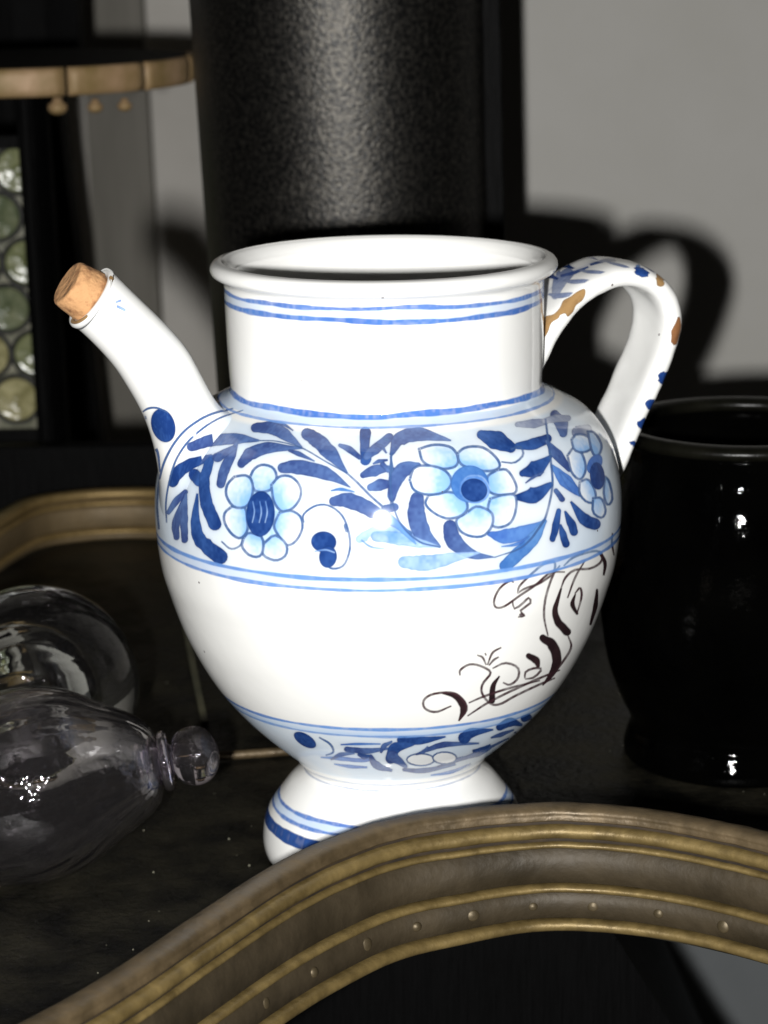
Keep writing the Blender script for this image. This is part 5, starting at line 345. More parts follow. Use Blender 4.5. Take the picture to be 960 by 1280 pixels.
["viol",[10025,4499,10072,4489,10122,4474,10174,4459,10235,4436,10307,4406,10360,4411,10399,4440,10452,4458,10515,4466,10578,4477,10642,4487,10531,4612,10445,4635,10364,4655,10286,4675,10219,4686,10164,4688,10120,4679,10083,4668,10050,4654,10023,4635,9995,4617,9969,4594],[9995,4546,10581,4552]],
["viol",[10881,4225,11056,4145,10762,4388,10719,4371]],
["ring2",[7347,4694,7400,4705,7450,4715,7499,4724,7550,4733,7605,4739,7666,4749,7732,4763,7803,4775,7874,4786,7946,4795,8015,4801,8018,4859,7950,4864,7880,4866,7810,4866,7742,4865,7677,4862,7618,4852,7562,4835,7511,4816,7461,4796,7410,4776,7357,4755],[7352,4725,8016,4830]],
["viol",[6961,11986,6986,11970,7009,11955,7031,11941,7054,11925,7081,11905,7114,11888,7153,11873,7196,11854,7240,11834,7285,11812,7327,11791,7330,11822,7290,11860,7247,11900,7202,11938,7159,11978,7118,12015,7081,12038,7050,12047,7024,12053,7001,12055,6979,12057,6955,12060,6946,12059,6940,12051,6937,12038,6939,12021,6944,12005,6952,11992],[6958,12021,7328,11804]],
["viol",[6320,12806,6373,12799,6425,12792,6475,12784,6523,12774,6569,12758,6612,12743,6655,12726,6698,12702,6743,12675,6788,12645,6831,12616,6830,12657,6786,12698,6740,12741,6692,12783,6642,12822,6589,12856,6536,12874,6486,12878,6438,12876,6391,12870,6343,12864,6296,12858],[6308,12831,6830,12637]],
["mid",[7571,11159,7593,11162,7614,11167,7634,11172,7655,11174,7676,11171,7698,11169,7722,11168,7749,11164,7776,11160,7805,11153,7832,11146,7834,11175,7808,11192,7781,11208,7753,11222,7726,11236,7699,11248,7672,11250,7648,11242,7627,11231,7607,11215,7588,11201,7568,11188],[7569,11174,7833,11160]],
["viol",[8026,11762,8039,11768,8052,11774,8065,11780,8077,11784,8089,11790,8102,11798,8119,11806,8138,11815,8158,11826,8179,11836,8199,11846,8196,11900,8175,11900,8154,11900,8133,11899,8112,11899,8091,11900,8073,11887,8059,11867,8047,11849,8036,11831,8027,11814,8017,11798],[8197,11871,8021,11779]],
["ring2",[9394,9846,9424,9841,9454,9834,9485,9827,9517,9822,9548,9820,9579,9821,9608,9831,9636,9847,9660,9870,9681,9897,9703,9924,9724,9949,9747,9973,9737,10000,9711,9984,9686,9966,9662,9947,9639,9928,9615,9915,9590,9909,9566,9901,9540,9891,9512,9884,9483,9879,9452,9877,9422,9875,9392,9871],[9741,9986,9393,9857]],
["viol",[10080,11261,10046,11255,10013,11248,9979,11240,9947,11233,9915,11224,9887,11208,9861,11188,9838,11168,9816,11148,9795,11127,9774,11107,9781,11081,9804,11094,9828,11108,9851,11121,9875,11134,9899,11145,9925,11160,9953,11176,9984,11191,10016,11207,10049,11223,10082,11238],[9777,11093,10080,11249]],
["viol",[8191,12058,8183,12098,8175,12143,8166,12189,8155,12236,8142,12281,8124,12315,8104,12332,8085,12343,8068,12352,8051,12358,8034,12365,8027,12297,8043,12277,8058,12258,8073,12238,8085,12219,8096,12201,8107,12183,8120,12161,8134,12132,8148,12097,8161,12062,8175,12030],[8030,12331,8183,12043]]],"spout":[["viol",[4135,2008,4022,1852,3915,1699,3818,1570,3730,1435,3658,1268,3590,1108,3522,975,3461,824,3414,633,3365,439,3313,246,2887,1245,2983,1439,3081,1632,3185,1823,3296,1975,3411,2107,3522,2241,3635,2374,3751,2470,3869,2556,3989,2658,4121,2768,4265,2857,4380,2850,4441,2758,4433,2597,4365,2393,4257,2186]],
["dark",[5994,1731,5868,1725,5772,1749,5681,1762,5574,1732,5478,1693,5402,1664,5322,1626,5235,1603,5116,1547,4982,1446,4847,1318,4719,1203,4594,1095,4479,962,4371,801,4269,614,4163,439,4071,234,3905,987,4022,1235,4156,1467,4306,1711,4476,1938,4659,2095,4855,2229,5074,2373,5312,2526,5536,2631,5749,2693,5973,2739,6183,2740,6366,2714,6536,2685,6682,2649,6755,2580,6807,2511,6902,2459,7051,2402,7038,2287,6899,2151,6676,2011,6424,1881,6191,1786]],
["dark",[4936,956,4940,897,4929,827,4904,745,4380,48,4375,133,4363,205,4345,264,4367,573,4450,880,4580,1123,4734,1266,4868,1283,4940,1172]],
["viol",[7400,867,7146,900,6917,916,6710,917,6511,895,6324,857,6162,826,6008,789,5845,721,5692,649,5548,582,5409,508,5350,500,5316,537,5316,623,5350,744,5418,867,5505,973,5588,1028,5755,1113,5935,1193,6144,1281,6379,1362,6617,1403,6842,1397,7055,1360,7270,1305,7480,1228,7701,1137,7946,1025,8007,966,8010,914,7933,878,7802,854,7648,843,7499,846],[5497,781,7637,956]],
["viol",[6392,33,6303,107,6201,177,6080,230,5951,277,5826,321,5708,370,5597,420,5581,459,5585,518,5615,597,5665,682,5729,752,5794,796,5837,793,5995,788,6169,779,6355,766,6547,739,6738,696,6914,631,7079,557]],
["viol",[5647,13,5608,118,5556,199,5500,274,5463,379,5429,489,5419,536,5436,612,5477,699,5532,780,5595,835,5649,857,5685,845,5749,776,5817,712,5906,669,5994,622,6058,550]],
["line",[152,180,-76,576,-135,1162,686,2076,1271,2212,1671,2451,1999,2695,2300,2910,2585,3052,2860,3181,3139,3361,3431,3546,3723,3683,4019,3789,4305,3861,4582,3901,4874,3934,5184,3960,5478,3959,5758,3933,6045,3895,6333,3841,6612,3768,6894,3677,7186,3568,7480,3435,7800,3271,8165,3070,8622,2793,8005,2880,7692,3064,7411,3215,7150,3344,6896,3455,6640,3544,6379,3616,6117,3675,5851,3720,5589,3755,5320,3772,5023,3754,4737,3728,4470,3699,4211,3656,3941,3583,3663,3473,3385,3331,3110,3145,2848,2972,2589,2843,2325,2708,2059,2509,1771,2279,1443,2025,1012,1816,486,1506,275,853,347,280]],
["line",[16536,180,16308,576,16249,1162,17070,2076,17655,2212,18055,2451,18383,2695,18684,2910,18969,3052,19244,3181,19523,3361,19815,3546,20107,3683,20403,3789,20689,3861,20966,3901,21258,3934,21568,3960,21862,3959,22142,3933,22429,3895,22717,3841,22996,3768,23278,3677,23570,3568,23864,3435,24184,3271,24549,3070,25006,2793,24389,2880,24076,3064,23795,3215,23534,3344,23280,3455,23024,3544,22763,3616,22501,3675,22235,3720,21973,3755,21704,3772,21407,3754,21121,3728,20854,3699,20595,3656,20325,3583,20047,3473,19769,3331,19494,3145,19232,2972,18973,2843,18709,2708,18443,2509,18155,2279,17827,2025,17396,1816,16870,1506,16659,853,16731,280]],
["line",[806,210,827,749,1111,1168,1463,1477,1784,1766,2085,2005,2377,2186,2661,2303,2927,2430,3190,2609,3457,2778,3720,2896,3980,2980,4237,3037,4489,3070,4747,3090,5017,3107,5295,3116,5540,3086,5768,3029,5989,2955,6211,2870,6429,2772,6633,2659,6826,2536,7022,2409,7222,2272,7421,2123,7602,1962,7768,1793,7920,1617,8053,1438,8151,1266,8216,1102,8246,949,8246,807,8240,670,8242,530,8263,383,7988,441,7956,586,7938,725,7931,862,7914,1001,7875,1143,7804,1292,7708,1447,7589,1602,7455,1757,7306,1908,7144,2050,6968,2184,6787,2307,6602,2422,6414,2531,6217,2630,6010,2716,5805,2794,5601,2863,5385,2909,5141,2922,4880,2908,4631,2893,4392,2874,4155,2837,3913,2778,3669,2692,3422,2575,3169,2408,2923,2235,2670,2112,2402,1999,2129,1826,1863,1597,1597,1322,1321,1004,1085,622,1020,163]],
["dark",[4981,4824,4981,4733,4987,4647,5002,4566,5026,4493,5058,4426,5099,4367,5146,4316,5202,4273,5264,4237,5330,4208,5401,4188,5479,4176,5561,4171,5647,4175,5738,4187,5837,4207,5939,4234,6048,4269,6158,4309,6276,4355,6391,4405,6508,4456,6623,4513,6739,4571,6849,4631,6960,4693,7066,4758,7170,4823,7261,4890,7350,4959,7429,5029,7491,5102,7538,5175,7573,5250,7590,5328,7585,5407,7560,5487,7517,5569,7467,5648,7399,5725,7316,5801,7229,5873,7138,5940,7037,6002,6936,6058,6829,6108,6728,6150,6623,6185,6519,6212,6416,6232,6315,6243,6216,6245,6117,6240,6023,6226,5930,6204,5842,6172,5757,6134,5675,6087,5600,6033,5526,5971,5455,5903,5390,5830,5328,5749,5270,5663,5215,5574,5166,5481,5121,5383,5081,5284,5047,5185,5020,5086,4999,4987,4985,4891]],
["line",[7953,6365,7462,6451,7127,6488,6852,6488,6597,6458,6364,6397,6150,6310,5952,6189,5757,6025,5557,5834,5351,5633,5270,5663,5459,5870,5643,6072,5834,6254,6041,6401,6276,6502,6531,6570,6808,6606,7130,6594,7506,6534,8037,6420]],
["line",[8528,4198,8247,4075,8214,3856,8311,3574,8441,3265,8544,2957,8045,3052,7894,3342,7730,3633,7611,3905,7581,4151,7687,4358]],
["grey",[8040,6136,8311,5930,7770,6004,7662,6174],[8680,4226,7835,6159]],
["line",[152,180,-69,584,-126,1173,694,2070,1278,2204,1672,2450,1998,2700,2300,2908,2585,3044,2860,3178,3139,3362,3432,3550,3724,3684,4016,3784,4305,3861,4585,3907,4880,3943,5193,3972,5481,3962,5754,3929,6033,3884,6315,3828,6601,3762,6890,3675,7184,3567,7484,3436,7802,3271,8150,3071,8585,2802,9438,2226,8335,2652,7980,2881,7681,3062,7413,3215,7154,3346,6895,3454,6636,3542,6369,3609,6100,3661,5840,3710,5586,3751,5323,3776,5032,3767,4744,3738,4473,3705,4211,3656,3939,3578,3663,3474,3386,3335,3111,3147,2848,2970,2589,2837,2325,2706,2058,2513,1771,2278,1449,2019,1018,1811,495,1503,283,856,347,280]],
["line",[16536,180,16315,584,16258,1173,17078,2070,17662,2204,18056,2450,18382,2700,18684,2908,18969,3044,19244,3178,19523,3362,19816,3550,20108,3684,20400,3784,20689,3861,20969,3907,21264,3943,21577,3972,21865,3962,22138,3929,22417,3884,22699,3828,22985,3762,23274,3675,23568,3567,23868,3436,24186,3271,24534,3071,24969,2802,25822,2226,24719,2652,24364,2881,24065,3062,23797,3215,23538,3346,23279,3454,23020,3542,22753,3609,22484,3661,22224,3710,21970,3751,21707,3776,21416,3767,21128,3738,20857,3705,20595,3656,20323,3578,20047,3474,19770,3335,19495,3147,19232,2970,18973,2837,18709,2706,18442,2513,18155,2278,17833,2019,17402,1811,16879,1503,16667,856,16731,280]],
["line",[804,211,822,751,1110,1168,1461,1480,1785,1764,2087,1998,2377,2184,2661,2304,2927,2431,3190,2608,3457,2777,3720,2894,3977,2971,4233,3029,4488,3068,4745,3087,5012,3099,5289,3109,5534,3079,5758,3020,5984,2950,6210,2869,6423,2768,6626,2656,6822,2534,7021,2409,7222,2272,7417,2122,7598,1962,7772,1793,7925,1617,8053,1438,8147,1266,8208,1105,8236,952,8238,809,8238,671,8246,529,8267,382,7992,440,7960,586,7936,725,7923,863,7905,1001,7868,1144,7800,1292,7707,1447,7594,1602,7458,1757,7302,1908,7140,2049,6967,2184,6786,2306,6598,2419,6408,2527,6211,2627,6009,2715,5800,2790,5591,2853,5379,2902,5135,2915,4875,2901,4630,2891,4392,2873,4152,2829,3910,2769,3668,2691,3421,2574,3168,2406,2923,2236,2670,2113,2402,1997,2131,1820,1864,1595,1595,1325,1321,1004,1081,624,1018,164]],
["dark",[4981,4824,4981,4733,4987,4647,5002,4566,5026,4493,5058,4426,5099,4367,5146,4316,5202,4273,5264,4237,5330,4208,5401,4188,5479,4176,5561,4171,5647,4175,5738,4187,5837,4207,5939,4234,6048,4269,6158,4309,6276,4355,6391,4405,6508,4456,6623,4513,6739,4571,6849,4631,6960,4693,7066,4758,7170,4823,7261,4890,7350,4959,7429,5029,7491,5102,7538,5175,7573,5250,7590,5328,7585,5407,7560,5487,7517,5569,7467,5648,7399,5725,7316,5801,7229,5873,7138,5940,7037,6002,6936,6058,6829,6108,6728,6150,6623,6185,6519,6212,6416,6232,6315,6243,6216,6245,6117,6240,6023,6226,5930,6204,5842,6172,5757,6134,5675,6087,5600,6033,5526,5971,5455,5903,5390,5830,5328,5749,5270,5663,5215,5574,5166,5481,5121,5383,5081,5284,5047,5185,5020,5086,4999,4987,4985,4891]],
["line",[7950,6362,7462,6452,7127,6489,6853,6484,6599,6455,6366,6395,6155,6306,5954,6187,5755,6025,5554,5835,5347,5635,5266,5664,5456,5871,5642,6072,5836,6253,6045,6397,6278,6499,6532,6567,6809,6603,7130,6594,7507,6535,8033,6418]],
["line",[8504,4205,8232,4078,8202,3859,8311,3574,8461,3260,8548,2956,8047,3051,7905,3341,7730,3633,7604,3905,7573,4151,7678,4358]],
["grey",[8055,6134,8328,5927,7779,6003,7670,6173],[8680,4226,7835,6159]],
["soft",[3343,13067,3308,13045,3273,13023,3236,13004,3200,12986,3164,12963,3128,12940,3092,12917,3056,12894,3018,12874,2982,12852,2944,12829,2894,12816,2846,12817,2808,12835,2787,12866,2789,12904,2812,12942,2853,12969,2894,12991,2934,13012,2974,13030,3012,13050,3049,13072,3087,13092,3125,13114,3164,13133,3203,13152,3240,13174,3276,13196],[2897,12902,3310,13126]],
["soft",[3537,12789,3526,12743,3508,12697,3486,12653,3469,12608,3453,12563,3434,12518,3416,12476,3400,12434,3390,12392,3375,12350,3356,12308,3332,12272,3288,12245,3234,12234,3181,12239,3139,12260,3117,12292,3118,12331,3138,12373,3153,12415,3164,12458,3180,12500,3200,12544,3219,12589,3236,12634,3254,12679,3277,12724,3294,12769,3307,12816,3327,12861,3371,12895,3424,12911,3474,12904,3513,12877,3534,12835],[3417,12804,3240,12320]],
["biscuit",[8591,15618,8723,15803,9197,15943,9515,16069,9885,16103,10159,16123,10334,16144,10443,16166,5625,15696,5550,15470,5672,15399,5883,15389,6126,15406,6409,15432,6757,15469,7133,15518,7607,15578,8173,15601]],
["biscuit",[1508,15676,1413,15631,1374,15538,1379,14696,1319,14814,1375,15270,1519,15197,1458,14138,1596,14127,1756,14165,2047,15207,2138,15285,2178,14698,2116,15451,1935,15563,1692,15650]]],"handle":[["grey",[4053,12656,4022,12616,4009,12569,4024,12520,6073,12182,5508,12286,5274,12348,5199,12399,5167,12470,4874,12565,4538,12651,4366,12703,4225,12721,4123,12700]],
["grey",[2936,13425,3013,13319,3144,13214,3262,13113,3331,13023,3382,12951,3446,12894,3503,12834,3524,12767,3562,12688,3652,12591,3711,12496,3749,12405,3909,12297,4118,12203,4351,12136,4567,12121,4759,12162,4831,12240,4762,12327,4684,12414,4690,12499,4688,12598,4592,12723,4429,12865,4281,12997,4136,13119,3973,13237,3825,13346,3713,13449,3608,13504,3443,13545,3257,13565,3057,13559,2920,13529,2874,13481],[4110,12397,3354,13437]],  # grey-blue shade on the handle's top, painted in as strokes
["viol",[3843,11653,3798,11607,3766,11555,3752,11496,3734,11440,3724,11379,3714,11319,3707,11256,3682,11198,3631,11139,3621,11064,3580,10994,3513,10927,4383,10505,4367,10607,4362,10697,4297,10814,4241,10918,4200,11012,4179,11093,4148,11176,4119,11257,4091,11337,4062,11417,4058,11485,4068,11549,4066,11567,4041,11592,4000,11619,3950,11642,3903,11657,3866,11660]],
["viol",[4208,12611,4120,12567,4033,12524,3954,12479,3876,12432,3811,12378,3768,12312,3751,12233,3741,12149,3738,12062,3738,11973,3749,11879,3755,11789,3934,11715,3959,11793,3982,11872,3991,11958,4014,12036,4031,12114,4066,12182,4091,12252,4134,12311,4191,12365,4260,12414,4331,12463,4398,12516,4408,12533,4400,12555,4371,12579,4327,12601,4281,12615,4239,12618],[4301,12563,3843,11752]],
["mid",[1414,10454,1410,10409,3182,10142,2885,10252,2724,10319,2434,10401,2111,10466,1833,10500,1601,10509,1463,10489]],
["biscuit",[1944,13423,1855,13347,1725,13274,1605,13199,1542,13120,1509,13036,1477,12953,1422,12877,1331,12794,1221,12711,1093,12648,935,12626,723,12640,489,12677,296,12722,148,12770,20,12832,-84,12903,-145,12978,-130,13060,-65,13149,-16,13235,-38,13311,-138,13377,-254,13441,-328,13509,-329,13593,-293,13686,-223,13768,-121,13816,36,13819,203,13800,361,13791,500,13812,634,13854,744,13903,817,13948,824,13984,785,14018,755,14058,796,14112,928,14178,1095,14252,1210,14331,1201,14417,1091,14515,960,14613,888,14704,882,14791,913,14873,1005,14939,1182,14982,1470,15010,1803,15015,2100,14986,2337,14909,2561,14784,2747,14647,2841,14532,2813,14434,2703,14344,2556,14264,2392,14198,2166,14150,1925,14104,1735,14047,1640,13975,1598,13893,1604,13808,1637,13726,1735,13643,1862,13560,1944,13479]],
["biscuit",[18328,13423,18239,13347,18109,13274,17989,13199,17926,13120,17893,13036,17861,12953,17806,12877,17715,12794,17605,12711,17477,12648,17319,12626,17107,12640,16873,12677,16680,12722,16532,12770,16404,12832,16300,12903,16239,12978,16254,13060,16319,13149,16368,13235,16346,13311,16246,13377,16130,13441,16056,13509,16055,13593,16091,13686,16161,13768,16263,13816,16420,13819,16587,13800,16745,13791,16884,13812,17018,13854,17128,13903,17201,13948,17208,13984,17169,14018,17139,14058,17180,14112,17312,14178,17479,14252,17594,14331,17585,14417,17475,14515,17344,14613,17272,14704,17266,14791,17297,14873,17389,14939,17566,14982,17854,15010,18187,15015,18484,14986,18721,14909,18945,14784,19131,14647,19225,14532,19197,14434,19087,14344,18940,14264,18776,14198,18550,14150,18309,14104,18119,14047,18024,13975,17982,13893,17988,13808,18021,13726,18119,13643,18246,13560,18328,13479]],
["biscuit",[1536,9714,2120,9638,1854,9302,1256,9403,995,9477,840,9559,807,9630,940,9683,1184,9720]],
["grey",[1736,13206,2049,13314,2363,13396,2677,13455,2991,13490,3305,13505,3618,13502,3932,13487,3932,13401,3618,13345,3305,13288,2991,13228,2677,13166,2363,13105,2049,13049,1736,13008]],  # dashes near the handle's top are greyed for the partial shade there
["dark",[7072,13263,6670,13364,6268,13442,5867,13497,5465,13530,5063,13543,4662,13538,4260,13520,4260,13434,4662,13384,5063,13334,5465,13282,5867,13227,6268,13171,6670,13120,7072,13083]],
["grey",[1789,12463,2095,12569,2401,12652,2708,12711,3014,12748,3320,12765,3626,12764,3932,12750,3932,12664,3626,12609,3320,12554,3014,12496,2708,12435,2401,12374,2095,12319,1789,12277]],
["dark",[7205,12525,6784,12626,6364,12704,5943,12760,5522,12793,5101,12805,4681,12801,4260,12782,4260,12697,4681,12647,5101,12597,5522,12545,5943,12490,6364,12434,6784,12383,7205,12346]],
["grey",[1799,11805,2104,11911,2409,11993,2713,12054,3018,12091,3323,12108,3627,12108,3932,12094,3932,12009,3627,11954,3323,11899,3018,11842,2713,11782,2409,11722,2104,11666,1799,11624]],
["dark",[7167,11870,6752,11971,6336,12049,5921,12105,5506,12138,5090,12150,4675,12145,4260,12127,4260,12042,4675,11991,5090,11942,5506,11889,5921,11834,6336,11779,6752,11728,7167,11690]],
["grey",[1655,10903,1980,11008,2305,11091,2631,11151,2956,11189,3281,11206,3607,11207,3932,11193,3932,11108,3607,11053,3281,10999,2956,10942,2631,10882,2305,10822,1980,10767,1655,10724]],
["dark",[7157,10969,6743,11070,6329,11148,5915,11203,5501,11237,5087,11249,4674,11244,4260,11226,4260,11140,4674,11090,5087,11040,5501,10988,5915,10933,6329,10878,6743,10827,7157,10789]],
["viol",[1768,9927,2078,10034,2387,10117,2696,10176,3005,10212,3314,10227,3623,10225,3932,10210,3932,10125,3623,10068,3314,10012,3005,9953,2696,9892,2387,9830,2078,9775,1768,9734]],
["dark",[7107,9986,6700,10087,6293,10165,5887,10220,5480,10253,5073,10266,4667,10261,4260,10243,4260,10157,4667,10107,5073,10057,5480,10005,5887,9950,6293,9895,6700,9844,7107,9806]],
["viol",[1792,9002,2098,9104,2404,9187,2709,9250,3015,9292,3321,9315,3626,9319,3932,9309,3932,9224,3626,9172,3321,9122,3015,9070,2709,9015,2404,8958,2098,8903,1792,8856]],
["dark",[7132,9085,6722,9186,6311,9264,5901,9319,5491,9352,5081,9365,4670,9360,4260,9342,4260,9256,4670,9206,5081,9156,5491,9104,5901,9049,6311,8993,6722,8943,7132,8905]],
["viol",[1674,8104,1997,8207,2319,8290,2642,8353,2965,8394,3287,8415,3610,8419,3932,8408,3932,8322,3610,8270,3287,8219,2965,8167,2642,8110,2319,8053,1997,7997,1674,7952]],
["dark",[7047,8184,6649,8285,6251,8363,5853,8418,5455,8451,5056,8464,4658,8459,4260,8441,4260,8355,4658,8305,5056,8255,5455,8203,5853,8148,6251,8092,6649,8041,7047,8004]],
["viol",[1652,7297,1978,7402,2303,7485,2629,7545,2955,7584,3281,7601,3606,7602,3932,7589,3932,7503,3606,7448,3281,7395,2955,7338,2629,7279,2303,7219,1978,7164,1652,7121]],
["dark",[7069,7364,6668,7465,6266,7544,5865,7599,5464,7632,5062,7644,4661,7640,4260,7621,4260,7536,4661,7486,5062,7436,5464,7384,5865,7329,6266,7273,6668,7222,7069,7185]],
["viol",[1716,6468,2032,6571,2349,6654,2666,6716,2982,6757,3299,6778,3616,6781,3932,6769,3932,6684,3616,6631,3299,6580,2982,6527,2666,6470,2349,6412,2032,6357,1716,6311]],
["dark",[7080,6545,6677,6646,6274,6724,5871,6780,5468,6813,5066,6825,4663,6821,4260,6802,4260,6717,4663,6666,5066,6617,5468,6565,5871,6509,6274,6454,6677,6403,7080,6365]],
["viol",[1746,5740,2058,5845,2370,5928,2683,5988,2995,6027,3307,6045,3620,6045,3932,6032,3932,5947,3620,5892,3307,5839,2995,5782,2683,5723,2370,5663,2058,5608,1746,5565]],
["dark",[7163,5808,6748,5909,6333,5987,5919,6042,5504,6076,5089,6088,4675,6083,4260,6065,4260,5980,4675,5929,5089,5880,5504,5827,5919,5772,6333,5717,6748,5666,7163,5628]],
["viol",[1788,5001,2094,5105,2401,5188,2707,5249,3013,5288,3320,5306,3626,5308,3932,5295,3932,5209,3626,5155,3320,5102,3013,5047,2707,4988,2401,4929,2094,4873,1788,4830]],
["dark",[7126,5071,6716,5172,6307,5250,5898,5305,5488,5338,5079,5351,4669,5346,4260,5328,4260,5242,4669,5192,5079,5142,5488,5090,5898,5035,6307,4979,6716,4928,7126,4891]],
["viol",[1792,4427,2098,4531,2404,4614,2709,4675,3015,4714,3321,4733,3626,4734,3932,4721,3932,4636,3626,4582,3321,4529,3015,4473,2709,4415,2404,4356,2098,4300,1792,4257]],
["dark",[7161,4497,6746,4598,6332,4676,5918,4732,5503,4765,5089,4777,4674,4773,4260,4754,4260,4669,4674,4618,5089,4569,5503,4517,5918,4461,6332,4406,6746,4355,7161,4317]],
["viol",[1785,3856,2092,3961,2398,4044,2705,4104,3012,4143,3319,4161,3625,4161,3932,4148,3932,4063,3625,4008,3319,3954,3012,3898,2705,3839,2398,3779,2092,3724,1785,3681]],
["dark",[7070,3924,6668,4025,6267,4103,5865,4158,5464,4191,5063,4204,4661,4199,4260,4181,4260,4095,4661,4045,5063,3995,5464,3943,5865,3888,6267,3832,6668,3782,7070,3744]],
["viol",[1726,3206,2041,3312,2357,3395,2672,3454,2987,3491,3302,3508,3617,3507,3932,3493,3932,3407,3617,3352,3302,3297,2987,3239,2672,3178,2357,3117,2041,3062,1726,3020]],
["dark",[7103,3268,6697,3369,6291,3448,5885,3503,5478,3536,5072,3548,4666,3544,4260,3525,4260,3440,4666,3390,5072,3340,5478,3288,5885,3233,6291,3177,6697,3126,7103,3089]],
["viol",[1677,2531,1999,2633,2322,2716,2644,2779,2966,2821,3288,2843,3610,2848,3932,2837,3932,2752,3610,2700,3288,2650,2966,2598,2644,2543,2322,2486,1999,2431,1677,2384]],
["dark",[7173,2613,6757,2714,6341,2792,5925,2848,5508,2881,5092,2893,4676,2888,4260,2870,4260,2785,4676,2734,5092,2685,5508,2632,5925,2577,6341,2522,6757,2471,7173,2433]],
["viol",[1740,1885,2053,1989,2366,2072,2679,2133,2993,2173,3306,2192,3619,2194,3932,2182,3932,2097,3619,2043,3306,1991,2993,1936,2679,1878,2366,1819,2053,1764,1740,1720]],
["dark",[7109,1958,6702,2059,6295,2137,5888,2192,5481,2225,5074,2238,4667,2233,4260,2215,4260,2129,4667,2079,5074,2029,5481,1977,5888,1922,6295,1866,6702,1816,7109,1778]],
["viol",[1742,1245,2055,1353,2367,1436,2680,1494,2993,1530,3306,1544,3619,1542,3932,1526,3932,1441,3619,1384,3306,1328,2993,1268,2680,1206,2367,1145,2055,1089,1742,1048]],
["dark",[7134,1302,6723,1403,6313,1481,5902,1537,5491,1570,5081,1582,4670,1578,4260,1559,4260,1474,4670,1423,5081,1374,5491,1322,5902,1266,6313,1211,6723,1160,7134,1122]],
["ring2",[4096,13971,4096,13343,4096,12713,4096,12082,4096,11449,4096,10814,4096,10177,4096,9538,4096,8896,4096,8252,4096,7606,4096,6957,4096,6306,4096,5652,4096,4996,4096,4337,4096,3677,4096,3014,4096,2350,4096,1683,4096,1612,4096,2259,4096,2907,4096,3556,4096,4205,4096,4853,4096,5502,4096,6150,4096,6797,4096,7443,4096,8089,4096,8733,4096,9378,4096,10021,4096,10664,4096,11307,4096,11950,4096,12593,4096,13237,4096,13881]],
["rust",[1469,7435,1422,7725,1160,7681,706,7976,248,7987,-55,7818,-346,7650,-695,7435,-398,7159,-315,7014,275,6918,670,6945,1017,6970,1433,7163]],
["rust",[17853,7435,17806,7725,17544,7681,17090,7976,16632,7987,16329,7818,16038,7650,15689,7435,15986,7159,16069,7014,16659,6918,17054,6945,17401,6970,17817,7163]],
["biscuit",[1224,9500,1139,9583,1120,9681,764,9751,384,9684,130,9636,-113,9576,-95,9500,76,9383,54,9394,399,9324,685,9314,1047,9333,1346,9425]],
["biscuit",[17608,9500,17523,9583,17504,9681,17148,9751,16768,9684,16514,9636,16271,9576,16289,9500,16460,9383,16438,9394,16783,9324,17069,9314,17431,9333,17730,9425]],
["dark",[1959,10326,1942,10461,1635,10599,1228,10550,813,10632,410,10565,296,10446,143,10326,259,10199,433,10068,816,10068,1265,9996,1659,10177,1926,10197]],
["dark",[18343,10326,18326,10461,18019,10599,17612,10550,17197,10632,16794,10565,16680,10446,16527,10326,16643,10199,16817,10068,17200,10068,17649,9996,18043,10177,18310,10197]],
["dark",[1893,5645,1750,5779,1613,5858,1119,5938,592,5863,203,5875,-224,5780,-431,5645,-36,5534,-142,5458,591,5394,1129,5387,1429,5455,1848,5528]],
["dark",[18277,5645,18134,5779,17997,5858,17503,5938,16976,5863,16587,5875,16160,5780,15953,5645,16348,5534,16242,5458,16975,5394,17513,5387,17813,5455,18232,5528]],
["dark",[2156,4543,2076,4638,1543,4681,1100,4774,529,4734,23,4695,-206,4627,-357,4543,-383,4457,104,4364,535,4317,1049,4312,1542,4412,1841,4473]],
["dark",[18540,4543,18460,4638,17927,4681,17484,4774,16913,4734,16407,4695,16178,4627,16027,4543,16001,4457,16488,4364,16919,4317,17433,4312,17926,4412,18225,4473]],
["dark",[1811,3717,2007,3798,1571,3891,1135,3949,539,3989,213,3889,4,3805,-389,3717,-281,3623,173,3541,596,3529,1016,3498,1580,3570,1781,3651]],
["dark",[18195,3717,18391,3798,17955,3891,17519,3949,16923,3989,16597,3889,16388,3805,15995,3717,16103,3623,16557,3541,16980,3529,17400,3498,17964,3570,18165,3651]],
["dark",[1478,2891,1391,2944,1262,2985,920,2979,539,3014,223,2985,16,2938,-319,2891,44,2838,177,2809,518,2828,953,2750,1319,2827,1702,2824]],
["dark",[17862,2891,17775,2944,17646,2985,17304,2979,16923,3014,16607,2985,16400,2938,16065,2891,16428,2838,16561,2809,16902,2828,17337,2750,17703,2827,18086,2824]]]}
QS = 16384.
COLS = dict(
    dark=((.011, .038, .165), (.030, .085, .28)), mid=((.045, .14, .40), (.09, .22, .50)), viol=((.034, .062, .20), (.078, .140, .33)),
    soft=((.10, .24, .60), (.30, .46, .74)), pale=((.30, .50, .78), (.66, .76, .84)), line=((.045, .10, .26), (.075, .15, .33)), wash=((.16, .36, .72), (.36, .56, .80)),
    ring=((.085, .20, .52), (.13, .28, .62)), ring2=((.05, .13, .42), (.09, .21, .52)), ink=((.018, .010, .012), (.030, .016, .018)), inkthin=((.045, .020, .026), (.075, .035, .04)),
    grey=((.16, .20, .33), (.30, .34, .45)), white=((.77, .785, .79), (.77, .785, .79)), biscuit=((.33, .20, .085), (.20, .11, .045)), rust=((.25, .115, .05), (.16, .07, .03)), fleck=((.05, .03, .02), (.05, .03, .02)))
